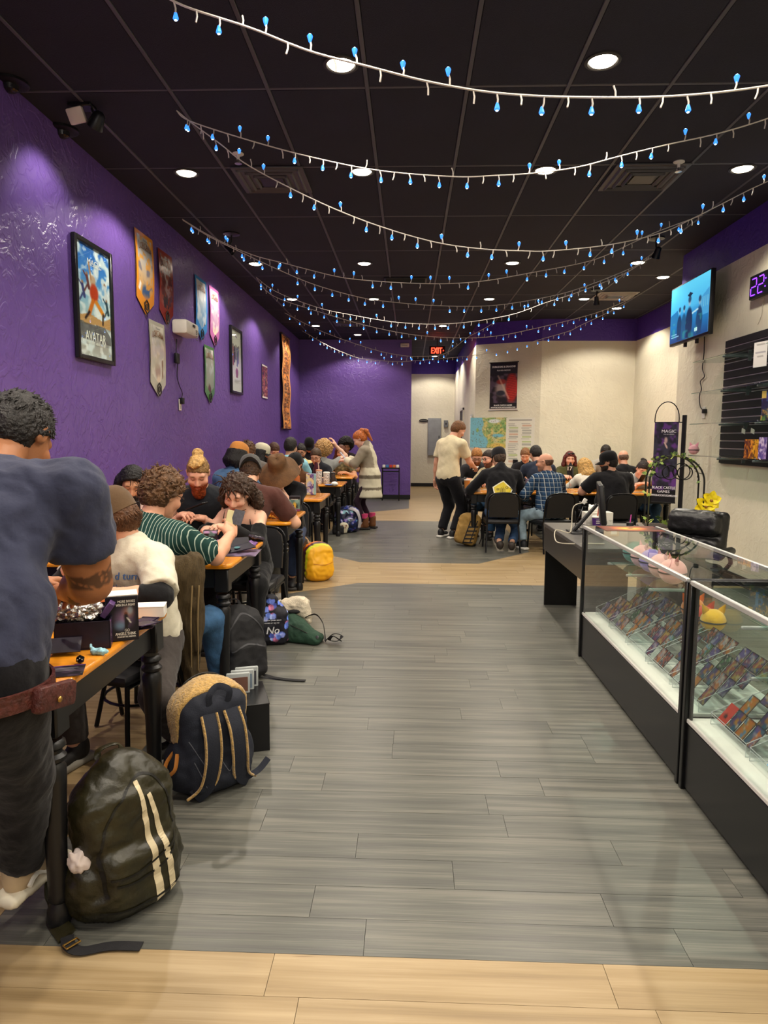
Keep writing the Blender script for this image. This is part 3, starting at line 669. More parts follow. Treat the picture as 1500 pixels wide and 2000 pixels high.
def stool(x, y, rz, who):
    if not STOOL:
        t = empty('padded_stool'); MB().lathe([(.15, 0), (.17, .01), (.175, .04), (.15, .055), (.0, .06)], 20, c=(0, 0, .42)).build('seat', SEATM, t)
        for sx in (-1, 1):
            for sy in (-1, 1): MB().tube([(sx * .10, sy * .10, .43), (sx * .16, sy * .16, .008)], .0115, 8).build('leg', TUBE, t)
        MB().tube([(.145 * math.cos(i * .314) * 1.28, .145 * math.sin(i * .314) * 1.28, .16) for i in range(20)], .008, 6, closed=True).build('foot_ring', TUBE, t); STOOL.append(t)
    else: t = copy_tree(STOOL[0]); STOOL.append(t)
    t.location = (x, y, 0); t.rotation_euler = (0, 0, math.radians(rz)); tag(t, 'round black padded stool under the ' + who, 'stool', 'black padded stools'); return t
def chair(x, y, rz, who):
    c = CHAIR if _cn[0] == 0 else copy_tree(CHAIR); _cn[0] += 1
    c.location = (x, y, 0); c.rotation_euler = (0, 0, math.radians(rz)); tag(c, 'black padded stacking chair under the ' + who, 'chair', 'black stacking chairs'); return c
# ================================================================== left wall
FRAME = M('black_frame', '#121214', rough=.3, var=.02)
def lw(tl, br, X=-2.545):
    """rectangle on the left wall from two opposite image corners -> centre, width (along y), height"""
    a, b = atX(*tl, X), atX(*br, X); return Vector((X, (a.y + b.y) / 2, (a.z + b.z) / 2)), abs(b.y - a.y), abs(a.z - b.z)
def framed(name, lab, cat, tl, br, cv, thick=.035, bar=.035, glassy=True):
    c, w_, h_ = lw(tl, br); r = empty(name, c, 90, lab, cat); mb = MB()
    for s in (-1, 1): mb.box((s * (w_ / 2 - bar / 2), -thick / 2, 0), (bar, thick, h_), ch=.004); mb.box((0, -thick / 2, s * (h_ / 2 - bar / 2)), (w_ - 2 * bar, thick, bar), ch=.004)
    mb.build('frame', FRAME, r); print_obj('print', cv, w_ - 2 * bar, h_ - 2 * bar, r, XF((0, -thick * .45, 0)), rough=.25)
    if glassy: MB().box((0, -thick * .75, 0), (w_ - 2 * bar, .002, h_ - 2 * bar)).build('pane', glass('picture_glass'), r)
    return r, w_ - 2 * bar, h_ - 2 * bar
INK = {}
def ink(h, **k): return M('ink_' + h.strip('#'), h, rough=.5, var=0, **k)
def lettering(parent, items, y=-.018):
    """items: (text, x, z, w, h, colour[, arc]) on a root's print plane"""
    by = {}
    for it in items: by.setdefault(it[5], []).append(it)
    for c, L_ in by.items():
        mb = MB()
        for it in L_: put_text(mb, it[0], it[3], it[4], XF((it[1], y, it[2])), 0, it[3] * .004 if it[3] else .001, it[6] if len(it) > 6 else 0)
        mb.build('lettering', ink(c), parent, smooth=0)
# framed poster with a generic windy sky and figures
cv = Cv(64, 128, 2.05).grad([(0, '#2f66b8'), (.25, '#3f87d6'), (.55, '#a9cfe0'), (.78, '#8c8a84'), (1, '#b9b8b2')])
cv.noise(5, '#e6f0f4', .45, .6, .9, 3).noise(9, '#ffffff', .6, .72, .6, 5); cv.poly([(0, 1.35), (.3, 1.25), (.75, 1.32), (1, 1.2), (1, 1.45), (.6, 1.42), (.2, 1.48), (0, 1.42)], '#c79a62'); cv.poly([(0, 1.42), (.3, 1.45), (.8, 1.42), (1, 1.6), (1, 1.75), (0, 1.75)], '#5c5a57', .8)
cv.ell(.47, .62, .10, .12, '#c9a88a', .3); cv.ell(.5, .84, .15, .2, '#c2401c', .3); cv.line(.42, .6, .36, .30, .03, '#b98a62'); cv.line(.46, 1.0, .34, 1.24, .06, '#d9761c'); cv.line(.56, 1.0, .76, 1.18, .06, '#e08a22'); cv.line(.34, 1.22, .22, 1.36, .035, '#3a2a24'); cv.line(.76, 1.18, .74, 1.38, .03, '#3a2a24')
for x, y, c in ((.16, .85, '#3b3f78'), (.3, .66, '#6c3a3a'), (.84, .72, '#d9dfe6'), (.88, 1.02, '#27404c')): cv.ell(x, y - .12, .04, .05, '#a9846a', .3); cv.line(x, y - .08, x + .05, y + .12, .045, c); cv.line(x, y + .08, x - .08, y + .2, .025, c); cv.line(x, y - .05, x - .1, y - .15, .02, c)
rt, pw, ph = framed('framed_poster', 'large framed poster of leaping figures under a blue sky on purple wall', 'poster', (137, 452), (219, 715), cv)
lettering(rt, [('MAGIC', .02, ph * .36, pw * .42, .045, '#f4f4f6'), ('THE GATHERING', .02, ph * .332, pw * .3, .010, '#f4f4f6'), ('AVATAR', .0, -ph * .315, pw * .62, .075, '#f2f0e8'), ('THE LAST AIRBENDER', .0, -ph * .375, pw * .55, .022, '#e6e4da')])
cv = Cv(40, 90, 2.4, '#e6e3d8')
for i, c in enumerate(('#8a3a3a', '#2a2a30', '#5a4a7a', '#3a5a78', '#7a6a9a')): cv.ell(.2 + .14 * i, .62 + .05 * (i % 2), .05, .08, '#4a3a34', .3); cv.line(.2 + .14 * i, .7, .2 + .13 * i, 1.35 - .12 * (i % 3), .07, c)
cv.poly([(.42, 1.55), (.55, 1.45), (.68, 1.55), (.66, 1.85), (.45, 1.85)], '#8a4250'); cv.line(.3, .2, .6, .26, .02, '#7a4a9a')
rt, pw, ph = framed('framed_poster', 'narrow framed white poster with a row of figures on purple wall', 'poster', (447, 634), (471, 772), cv)
lettering(rt, [('TALENT', .03, -ph * .33, pw * .5, .05, '#b9b4a8')])
c, w_, h_ = lw((511, 711), (522, 779)); cv = Cv(30, 60, 2.6, '#7a2438').noise(6, '#b0606a', .45, .6, .9, 2).noise(9, '#2a1a3a', .5, .62, .9, 4).noise(12, '#d8b08a', .6, .7, .8, 8); cv.rect(0, 0, 1, .1, '#e6e0e0').rect(0, 2.5, 1, 2.6, '#e6e0e0')
r = empty('small_poster', c, 90, 'small dark red poster with pale ends on purple wall', 'poster'); print_obj('print', cv, w_, h_, r, XF((0, -.008, 0)))
MB().box((0, -.004, 0), (w_ + .01, .006, h_ + .01)).build('backing', FRAME, r)
c, w_, h_ = lw((551, 650), (568, 838), -2.50); cv = Cv(40, 110, 3.6, '#8a4a22').noise(7, '#e08a3a', .42, .55, .95, 11).noise(16, '#3a2016', .52, .62, .9, 12).noise(24, '#f0b070', .62, .7, .7, 14)
for yy in np.linspace(.1, 3.5, 14): cv.line(0, yy, 1, yy + .03, .02, '#4a2818', .6)
cv.rect(0, 0, .06, 3.6, '#e09a50').rect(.94, 0, 1, 3.6, '#e09a50')
r = empty('tapestry_scroll', c, 90, 'long orange brown patterned cloth scroll hanging on purple wall', 'tapestry'); print_obj('cloth', cv, w_, h_, r, XF((0, 0, 0)), curve=lambda X, Z: .012 * np.sin(Z * 9) + .008 * np.sin(X * 20), rough=.8)
for s in (1, -1): MB().tube([(-w_ / 2 - .02, .012, s * h_ / 2), (w_ / 2 + .02, .012, s * h_ / 2)], .022, 10).build('rod', M('dark_wood', '#3a2418', rough=.5), r)
# six pennants
def pennant(lab, tl, tip, tr, colr, art):
    a, b, t3 = atX(*tl, -2.54), atX(*tip, -2.54), atX(*tr, -2.54); w_ = t3.y - a.y; h_ = a.z - b.z; c = Vector((-2.54, (a.y + t3.y) / 2, a.z - h_ / 2))
    asp = h_ / w_; cv = Cv(36, 84, asp, '#c9ccd0'); cv.grad([(0, '#d8d6cf'), (.3, '#b9bcc0'), (1, colr)]); art(cv)
    cv.rect(0, 0, .09, asp, colr).rect(.91, 0, 1, asp, colr).rect(0, 0, 1, .09, colr); cv.rect(0, asp - .3, 1, asp, colr)
    q = 1 - .5 * w_ * .62 / h_
    r = empty('pennant_banner', c, 90, lab, 'banner', 'pointed card banners on the purple wall')
    print_obj('print', cv, w_, h_, r, XF((0, -.004, 0)), rough=.22, thick=.0015, warp=lambda X, Z: (X, h_ / 2 - (h_ / 2 - Z) * (q + (1 - q) * (1 - np.abs(2 * X / w_)))), curve=lambda X, Z: -.006 * np.cos(Z * 6) - .002)
    lettering(r, [('Disney', 0, h_ * .405, w_ * .26, .028, '#3a4a5a'), ('LORCANA', 0, h_ * .345, w_ * .72, .058, '#7a4a1a', -1.1), ('TRADING CARD GAME', 0, h_ * .30, w_ * .6, .012, '#5a4a3a')], -.0145)
    mb = MB(); z = -h_ * .40; pts = [Vector((w_ * .13 * math.sin(i * math.pi / 3), -.0135, z + .05 * math.cos(i * math.pi / 3) * 1.3)) for i in range(6)]; mb.tube(pts, .006, 4, closed=True); mb.tube([p * .45 + Vector((0, -.0135, z)) * .55 for p in pts], .005, 4, closed=True); mb.build('emblem', ink('#2a2622'), r)
def art1(cv): cv.noise(5, '#6a6a80', .5, .65, .8, 2); cv.ell(.5, 1.35, .25, .3, '#3a5a8a', .3); cv.ell(.5, 1.6, .28, .35, '#d88a4a', .4); cv.ell(.55, 1.95, .15, .35, '#5a90a8', .3); cv.line(.2, 1.2, .1, 1.5, .05, '#f0f0ee'); cv.noise(7, '#e8a03a', .6, .7, .8, 5)
def art2(cv): cv.noise(4, '#5a1a14', .35, .55, .9, 6); cv.ell(.45, 1.5, .22, .5, '#2a1a16', .3); cv.ell(.6, 1.8, .15, .25, '#c98a6a', .4); cv.noise(8, '#8a3a20', .5, .6, .9, 8); cv.ell(.75, 2.4, .2, .3, '#5a6a30', .4)
def art3(cv): cv.noise(4, '#d8d6c8', .3, .6, .9, 9); cv.ell(.45, 1.2, .22, .25, '#a08a80', .4); cv.ell(.5, 1.5, .15, .3, '#d8c8b0', .4); cv.line(.75, 1.0, .8, 2.0, .06, '#7a5a4a'); cv.noise(6, '#b0ae98', .5, .7, .6, 4)
def art4(cv): cv.noise(4, '#d0d8e0', .4, .6, .8, 12); cv.ell(.4, 1.6, .25, .6, '#8ab0d0', .3); cv.ell(.72, 1.7, .12, .5, '#2a2622', .3); cv.ell(.65, 1.5, .12, .22, '#c09a84', .3)
def art5(cv): cv.noise(5, '#e8d8d8', .4, .6, .8, 14); cv.ell(.5, 1.7, .2, .5, '#e8c8a8', .4); cv.ell(.5, 1.4, .25, .25, '#f0dcc0', .3); cv.noise(6, '#b07ab0', .55, .7, .6, 15)
def art6(cv): cv.noise(4, '#8a9080', .4, .6, .8, 16); cv.ell(.45, 1.5, .2, .4, '#4a2a1c', .3); cv.ell(.5, 1.6, .1, .25, '#d0906a', .3); cv.line(.7, 1.6, .8, 2.4, .1, '#7ab0d8'); cv.ell(.35, 2.4, .25, .4, '#3a5a60', .4)
pennant('orange edged pointed banner, first after the large poster', (262, 443), (284, 615), (297, 466), '#e0922a', art1)
pennant('dark red pointed banner beside the orange one', (308, 483), (327, 635), (335, 503), '#8a2a1c', art2)
pennant('pale grey pointed banner, lower, left of the white box', (290, 622), (310, 775), (320, 636), '#b4b2a4', art3)
pennant('bright blue edged pointed banner, upper, right of the white box', (380, 535), (394, 665), (402, 549), '#3a8ad0', art4)
pennant('pink edged pointed banner right of the blue one', (408, 556), (419, 676), (426, 567), '#c070b0', art5)
pennant('green edged pointed banner, lower, under the blue one', (398, 672), (409, 787), (417, 681), '#4a7a48', art6)
# white wall box, its cable and outlet
c, w_, h_ = lw((342, 622), (368, 662), -2.50); r = empty('wall_projector', c, 90, 'white boxy projector mounted on the purple wall', 'projector'); wp = M('white_plastic', '#d8d4cb', rough=.4)
MB().box((0, -.04, 0), (w_ * .98, .17, h_), ch=.03).build('housing', wp, r); MB().box((w_ * .05, -.127, h_ * .22), (w_ * .2, .006, h_ * .18), ch=.003).build('lens', BLK, r)
mb = MB(); [mb.box((w_ * .28, -.1265, -h_ * .02 - .02 * i), (w_ * .12, .004, .008)) for i in range(6)]; mb.build('vent_slots', M('grey_slot', '#6a6864', rough=.6), r)
MB().box((0, .06, 0), (w_ * .4, .14, h_ * .3), ch=.005).build('bracket', DKM, r)
pts = [atX(x, y, -2.535) for x, y in ((345, 662), (344, 690), (347, 705), (346, 735), (350, 752), (356, 768), (354, 780))]; r = empty('power_cable', pts[0], 0, 'thin black power cable running down from the white projector', 'cable'); MB().tube([p - pts[0] for p in smoothpath(pts, 5)], .005, 6).build('cord', BLK, r)
q = atX(346, 700, -2.52) - pts[0]; MB().box(q, (.035, .10, .11), ch=.01).build('adapter', BLK, r); q = atX(355, 783, -2.525) - pts[0]; MB().box(q, (.05, .06, .07), ch=.008).build('plug', BLK, r)
c, w_, h_ = lw((348, 780), (354, 801), -2.545); r = empty('wall_outlet', c, 90, 'white wall outlet plate on the purple wall below the projector', 'outlet'); MB().box((0, -.004, 0), (.075, .008, .125), ch=.003).build('plate', wp, r); MB().box((0, -.009, -.03), (.032, .004, .03)).build('socket', M('socket_grey', '#a8a49a', rough=.5), r)
# smoke detector box on the back wall top
r = empty('motion_detector', (-.13, 16.08, 3.52), 0, 'white rounded detector box high on the purple back wall', 'detector'); MB().box((0, -.03, 0), (.2, .06, .09), ch=.02).build('housing', wp, r); MB().box((0, -.062, -.01), (.12, .006, .03), ch=.002).build('lens', M('socket_grey'), r)
# black console table at the back wall with small boxes
r = empty('console_table', (-.42, 15.75, 0), 0, 'small black metal console table against the purple back wall', 'table'); MB().box((0, 0, .74), (.42, .28, .025), ch=.004).build('tabletop', DKM, r)
for sx in (-1, 1):
    for sy in (-1, 1): MB().tube([(sx * .19, sy * .12, .73), (sx * .19, sy * .12, .003)], .011, 6).build('leg', DKM, r)
mb = MB(); mb.box((0, -.12, .66), (.38, .015, .02)).box((0, .12, .66), (.38, .015, .02)).box((0, -.12, .12), (.38, .012, .015)); mb.build('stretcher', DKM, r)
for i, (c_, nm) in enumerate((('#dcd8d0', 'white'), ('#3a78b0', 'blue'), ('#b83428', 'red'), ('#c9702a', 'orange'), ('#e6e2da', 'pale'))):
    MB_ = MB().box((0, 0, .03), (.062, .09, .06), ch=.004); o = MB_.build('deck_box', M('box_' + nm, c_, rough=.4), None, loc=(-.42 + (i - 2) * .078, 15.72, .7528)); tag(o, '%s small card box on the black console table at the back' % nm, 'box', 'card boxes on the console table')
# ================================================================== corridor and alcove walls
r = empty('electrical_panel', (.72, 20.28, 1.45), 0, 'grey metal electrical panel on the corridor end wall', 'panel'); GM = M('grey_enamel', '#8d9092', rough=.4)
MB().box((0, -.03, 0), (.38, .07, 1.08), ch=.006).build('cabinet', GM, r); MB().box((0, -.067, 0), (.33, .008, 1.0), ch=.003).build('door', GM, r); MB().box((.13, -.078, .0), (.02, .02, .08), ch=.004).build('latch', DKM, r)
r = empty('door_sign', (.40, 20.28, 1.92), 0, 'small black oval sign on the corridor end wall', 'sign'); MB().prism([(.13 * math.cos(a * .3927), .045 * math.sin(a * .3927)) for a in range(16)], 0, .012, 0, XF((0, 0, 0), rx=90)).build('plate', BLK, r); mb = MB(); put_text(mb, 'RESTROOM', .19, .03, XF((0, -.0135, 0))); mb.build('lettering', ink('#9a958a'), r)
r = empty('switch_box', (1.05, 20.28, 1.83), 0, 'small grey switch box right of the grey panel', 'switch box'); MB().box((0, -.03, 0), (.12, .06, .2), ch=.006).build('housing', M('mid_grey', '#6d7072', rough=.5), r); MB().box((0, -.065, 0), (.03, .012, .05), ch=.003).build('switch', DKM, r)
d = MB().box((1.283, 17.2, 1.04), (.015, .92, 2.08)).build('door_1', M('dark_doorway_panel', '#0d0d10', rough=.5)); d['kind'] = 'structure'  # near-black colour stands in for the darkness of the door opening
mb = MB(); mb.box((1.275, 16.7, 1.07), (.03, .07, 2.14)).box((1.275, 17.7, 1.07), (.03, .07, 2.14)).box((1.275, 17.2, 2.13), (.03, 1.07, .07)); mb.build('door_frame', M('cream_trim', '#d8d4c4', rough=.5), d)
MB().tube([(1.275, 16.85, 1.0), (1.23, 16.85, 1.0), (1.23, 16.97, 1.0)], .01, 6).build('door_handle', M('worn_chrome'), d)
r = empty('notice_frame', (1.27, 14.35, 1.6), -90, 'tall narrow white notice frame on the corridor corner', 'frame'); MB().box((0, -.012, 0), (.36, .02, .62), ch=.004).build('frame', M('aluminium', '#a9aaac', rough=.3, metal=.8), r); MB().box((0, -.024, 0), (.31, .004, .57)).build('paper', M('paper_white', '#e9e6dc', rough=.7), r)
N_ = Vector((-.4563, -.8898, 0)); A_ = Vector((1.29, 13.9, 0))
def atW(px, py, off=.004):
    r = ray(px, py); t = ((A_ + N_ * off - CAM).dot(N_)) / r.dot(N_); return CAM + r * t
def ang(name, lab, cat, tl, br, cv, rough=.45):
    a, b = atW(*tl), atW(*br); r = empty(name, (a + b) / 2, -27.1, lab, cat); w_ = math.hypot(b.x - a.x, b.y - a.y); h_ = a.z - b.z; print_obj('print', cv, w_, h_, r, XF((0, -.002, 0)), rough=rough, thick=.0015); return r, w_, h_
cv = Cv(56, 100, 1.8, '#1c1418').noise(5, '#5a4a5a', .4, .6, .9, 3); cv.ell(.42, 1.0, .28, .35, '#b9a49a', .5, .8); cv.ell(.8, .95, .25, .65, '#b02a20', .3)
for i in range(16): cv.line(.62 + .02 * (i % 3), .5 + .065 * i, .95, .46 + .065 * i, .012, '#5a1410', .9)
cv.ell(.42, .72, .22, .12, '#8a2a20', .4); cv.ell(.4, 1.15, .2, .12, '#2a2a34', .4); cv.line(.3, .5, .7, 1.35, .04, '#d8b8a0', .5); cv.rect(0, 0, 1, .42, '#141014', .9).rect(0, 1.52, 1, 1.8, '#141014', .95); cv.rect(.0, 1.74, 1, 1.8, '#c8b8b0')
r, w_, h_ = ang('fantasy_poster', 'dark poster with a red dragon hanging on the angled cream wall', 'poster', (958, 709), (1009, 801), cv)
lettering(r, [('DUNGEONS & DRAGONS', 0, h_ * .41, w_ * .84, .035, '#e8e4de'), ('PLAYER NEXUS', 0, h_ * .335, w_ * .48, .025, '#e8e4de'), ('BLACK CASTLE GAMES', 0, -h_ * .395, w_ * .66, .026, '#e8e4de'), ('WWW.BLACKCASTLEGAMES.COM', 0, -h_ * .44, w_ * .9, .024, '#e8e4de')], -.0035)
MB().tube([(-w_ / 2 - .02, -.004, h_ / 2), (w_ / 2 + .02, -.004, h_ / 2)], .009, 6).build('hanging_rail', BLK, r); MB().tube([(-w_ / 2 - .02, -.004, -h_ / 2), (w_ / 2 + .02, -.004, -h_ / 2)], .009, 6).build('hanging_rail', M('aluminium'), r)
cv = Cv(90, 76, .84, '#c9c48e').noise(7, '#8fae68', .42, .6, .9, 21).noise(12, '#d8c070', .52, .62, .8, 23).noise(18, '#5a8a50', .6, .7, .7, 25); land = vnoise(cv.X, cv.Y, 6, 31); cv.mix(np.clip((.36 + .16 * (land - .5) + .12 * cv.Y - cv.X) / .01, 0, 1) * 1.0, '#7ab8c8'); cv.ell(.75, .5, .2, .06, '#7ab8c8', .4); cv.ell(.65, .1, .2, .07, '#dfe4e2', .4); cv.ell(.75, .78, .3, .1, '#d8b860', .5); cv.ell(.2, .35, .04, .07, '#8fae68', .3)
cv.noise(40, '#6a5a3a', .68, .72, .6, 41)
ang('wall_map', 'coloured land and sea map pinned on the angled cream wall', 'map', (919, 816), (990, 875), cv)
cv = Cv(70, 110, 1.75, '#dedacb'); rs = np.random.RandomState(5)
for col_ in (.08, .54):
    yy = .22
    while yy < 1.65:
        c_ = ('#a9b878', '#9a9a90', '#c89a80')[rs.randint(3)]
        if rs.rand() < .35: cv.rect(col_ + .03, yy, col_ + .35, yy + .07, c_, .7); yy += .10
        else: cv.rect(col_, yy, col_ + .2 + .18 * rs.rand(), yy + .014, '#8a877e', .8); yy += .04
cv.rect(.1, .08, .9, .105, '#7a766c')
ang('rules_sheet', 'pale text sheet with small coloured boxes beside the map', 'poster', (989, 816), (1042, 908), cv)
r = empty('wall_outlet', (2.05, 13.48, .98), -27, 'black outlet plate low on the angled cream wall behind the players', 'outlet'); MB().box((0, -.006, 0), (.10, .012, .09), ch=.003).build('plate', BLK, r); MB().box((0, -.014, 0), (.05, .006, .03)).build('socket', DKM, r)
# ================================================================== right side
GL = glass('case_glass'); ALU = M('bright_aluminium', '#d0d0cc', rough=.38, metal=.5); DECK = M('white_deck', '#dedad2', rough=.4, var=.02); CASEB = M('black_laminate', '#0e0e10', rough=.3, var=.03)
def showcase(lab, y0, y1):
    x0, x1, H = 1.14, 1.62, .88; r = empty('display_case', ((x0 + x1) / 2, (y0 + y1) / 2, 0), 0, lab, 'display case'); hx, hy = (x1 - x0) / 2, (y1 - y0) / 2
    MB().box((-hx + .02, 0, .15), (.018, 2 * hy - .05, .27), ch=.002).build('front_panel', CASEB, r); mb = MB(); mb.box((0, -hy + .01, .15), (2 * hx - .06, .018, .27)).box((0, hy - .01, .15), (2 * hx - .06, .018, .27)).box((hx - .02, 0, .15), (.018, 2 * hy - .05, .27)); mb.build('base_panel', CASEB, r)
    MB().box((.012, 0, .03), (2 * hx - .06, 2 * hy - .06, .05)).build('kick_plinth', BLK, r)
    MB().box((0, 0, .296), (2 * hx - .02, 2 * hy - .03, .018), ch=.003).build('deck', DECK, r)
    for sx in (-1, 1):
        for sy in (-1, 1):
            m = MB(); m.box((sx * (hx - .012), sy * (hy - .012), H / 2 - .005), (.026, .026, H - .014), ch=.003); m.box((sx * (hx - .022), sy * (hy - .034), H / 2 + .1), (.008, .02, H - .25)); m.build('post', CASEB, r)
    for sx in (-1, 1):
        MB().box((sx * (hx - .008), 0, H - .010), (.018, 2 * hy - .02, .02), ch=.003).build('top_rail', ALU, r); 
    for sy in (-1, 1): MB().box((0, sy * (hy - .008), H - .010), (2 * hx - .04, .016, .02), ch=.003).build('top_rail', BLK, r)
    MB().box((0, 0, H - .004), (2 * hx - .03, 2 * hy - .03, .006)).build('glass_top', GL, r)
    MB().box((-hx + .012, 0, .585), (.005, 2 * hy - .06, .54)).build('glass_front', GL, r); MB().box((hx - .012, 0, .585), (.005, 2 * hy - .06, .54)).build('glass_back', GL, r)
    for sy in (-1, 1): MB().box((0, sy * (hy - .010), .585), (2 * hx - .06, .005, .54)).build('glass_side', GL, r)
    return r
CA = showcase('glass display case with card racks, farther one next to the desk', 2.82, 4.54); CB = showcase('glass display case nearest the camera, cut by the right edge', 1.08, 2.80)
GLE = glass('shelf_glass', (.82, .93, .90))
def case_shelf(par, x, y0, y1, z, dx=.30):
    c = par.location; o = MB().box((x - c.x, (y0 + y1) / 2 - c.y, z), (dx, y1 - y0, .007), ch=.002).build('glass_shelf', GLE, par)
    m = MB().box((0, 0, 0), (.34, .012, .016), ch=.004).mesh('shelf_bracket', M('frosted_bracket', '#9a9c98', rough=.4))
    for y in (y0 + .08, (y0 + y1) / 2, y1 - .08): link('shelf_bracket', m, par, (1.60 - c.x - .16, y - c.y, z - .012))
case_shelf(CA, 1.43, 3.56, 4.48, .665); case_shelf(CB, 1.43, 1.2, 2.60, .58); case_shelf(CB, 1.46, 1.2, 2.70, .745, .24)
# stepped acrylic racks with sleeved cards
ACR = glass('acrylic', (.93, .95, .95)); ACE = M('acrylic_edge', '#c9cfce', rough=.2, alpha=.55, var=0)
RW, RD, NS = .29, .32, 4; rk = MB(); re_ = MB(); prof = [(0, 0)]
for i in range(NS): prof += [(i * RD / NS, .022 + .036 * i), ((i + 1) * RD / NS - .001, .022 + .036 * i)]
prof += [(RD, .022 + .036 * NS), (RD, 0)]
for sy in (-1, 1): rk.prism([(a, b) for a, b in [(0, 0), (0, .05), (RD - .03, .022 + .036 * NS + .02), (RD, .022 + .036 * NS + .02), (RD, 0)]], -.0015, .0015, 0, Matrix.Translation((0, sy * RW / 2, 0)) @ Matrix(((1, 0, 0, 0), (0, 0, 1, 0), (0, 1, 0, 0), (0, 0, 0, 1))))
for i in range(NS):
    z = .022 + .036 * i; x = i * RD / NS; rk.box((x + RD / NS / 2, 0, z), (RD / NS, RW, .003)); rk.box((x, 0, z + .008), (.003, RW, .02))
    re_.tube([(x, -RW / 2, z + .018), (x, RW / 2, z + .018)], .0014, 4)
for sy in (-1, 1): re_.tube([(0, sy * RW / 2, 0), (0, sy * RW / 2, .05), (RD - .03, sy * RW / 2, .186), (RD, sy * RW / 2, .186), (RD, sy * RW / 2, 0)], .0016, 4); re_.tube([(0, sy * RW / 2, .001), (RD, sy * RW / 2, .001)], .0014, 4)
re_.tube([(0, -RW / 2, .05), (0, RW / 2, .05)], .0014, 4); rkm = rk.mesh('steps', ACR); rem = re_.mesh('edges', ACE)
pal = ['#3a4a8a', '#8a3a2a', '#d0902a', '#5a3a7a', '#2a6a8a', '#c05a3a', '#3a7a4a', '#b0b0c0', '#d8c060', '#2a2a3a', '#a03a5a', '#4aa0d8', '#e07a2a', '#6a5aa0']; cards = []
for i in range(18):
    cv = Cv(8, 11, 1.4, pal[i % 14]); cv.noise(3, pal[(i * 5 + 3) % 14], .35, .6, 1, i).noise(5, pal[(i * 3 + 7) % 14], .5, .6, .9, i + 40).noise(6, '#e8e0d0', .68, .72, .8, i + 80); cv.I = cv.I * .62; cv.rect(0, 0, .06, 1.4, '#18181c').rect(.94, 0, 1, 1.4, '#18181c').rect(0, 0, 1, .08, '#18181c').rect(0, 1.33, 1, 1.4, '#18181c')
    cards.append(print_obj('card', cv, .064, .088, thick=.0012, rough=.2, mesh_only=True))
cvb = Cv(8, 11, 1.4, '#4aa3dc').noise(3, '#6ab8ea', .4, .6, 1, 3); cvr = Cv(8, 11, 1.4, '#a03428').ell(.45, .9, .2, .22, '#2a1614', .3).line(.5, 0, .5, .7, .05, '#c8705a'); bluec = print_obj('card', cvb, .064, .088, thick=.0012, rough=.2, mesh_only=True); redc = print_obj('card', cvr, .064, .088, thick=.0012, rough=.2, mesh_only=True)
rackn = ['farthest', 'second from the desk', 'third from the desk', 'fourth from the desk', 'half hidden by the black post', 'first in near case', 'second in near case', 'third in near case']
for i, y in enumerate((4.31, 3.98, 3.65, 3.32, 2.99, 2.58, 2.26, 1.94)):
    r = empty('card_rack', (1.225, y, .3055), 0, 'clear stepped acrylic card rack on white deck, ' + rackn[i], 'card rack', 'acrylic card racks in the glass cases'); link('steps', rkm, r); link('edges', rem, r)
    for s in range(NS):
        for q in range(4):
            if rnd.random() < .12 or (i == 2 and s == 0 and q > 0): continue
            me = cards[rnd.randrange(18)]
            if i == 6 and s == 0: me = bluec
            if i == 5 and s == 0 and q == 3: me = redc
            o = link('trading_card', me, None); ti = math.radians(38)
            x = 1.225 + s * RD / NS + .020 + .088 / 2 * math.sin(ti); z = .3055 + .022 + .036 * s + .003 + .088 / 2 * math.cos(ti)
            o.matrix_world = Matrix.Translation((x, y + (q - 1.5) * .070, z)) @ Matrix.Rotation(-math.pi / 2, 4, 'Z') @ Matrix.Rotation(-ti, 4, 'X')
            tag(o, 'small sleeved card, rack %s, %s step, %s from left' % (rackn[i], ('lowest', 'second', 'third', 'top')[s], ('fourth', 'third', 'second', 'first')[q]), 'card', 'cards in the acrylic rack, ' + rackn[i])
# plush balls
def plush(lab, loc, rad, c1, c2, ears=None, rz=0, band='#1c1c20', base=None):
    r = empty('plush_ball', loc, rz, lab, 'plush toy'); m1, m2 = M('plush_' + c1.strip('#'), c1, rough=.9, sheen=.4, bump=.2, bscale=200), M('plush_' + c2.strip('#'), c2, rough=.9, sheen=.4, bump=.2, bscale=200)
    f = Field(.008); f.ell((0, 0, rad), (rad, rad, rad * .96), k=.01); V, Q = f.geo(lambda V, N: wnoise(V, .05) * .0012); up = V[Q].mean(1)[:, 2] > rad * .95
    link('body', mk_mesh('body', V, Q, [m2, m1], up.astype(int), 180), r); pts = [Vector((rad * 1.005 * math.cos(a * .2618), rad * 1.005 * math.sin(a * .2618), rad * .95)) for a in range(24)]
    MB().tube(pts, .0045, 5, closed=True).build('seam_band', ink(band), r)
    if ears:
        for sx in (-1, 1): MB().lathe([(.022, -.02), (.018, .012), (.002, .045)], 8, c=(sx * rad * .6, 0, rad * 1.72), rot=rotm(0, sx * 28, 0), sy=.5).build('ear', M('plush_' + ears.strip('#'), ears, rough=.9), r)
    return r
zs = .6695; SH = [('teal', '#3f8f88', '#4a9a92', None), ('pink and small', '#d8a0a0', '#d8a8b0', '#c89098'), ('lilac', '#8a78c0', '#9a88cc', None), ('pale pink', '#dca6a6', '#e0b0ac', '#c89098'), ('rosy', '#dc9c98', '#e4aca4', '#d08880')]
for i, (nm, c1, c2, e) in enumerate(SH): plush('%s round plush ball with a dark seam on the case shelf' % nm, (1.415, 4.33 - .158 * i, zs), .072, c1, c2, e, rz=90)
zt = .3055 + .022 + .036 * 3 + .003
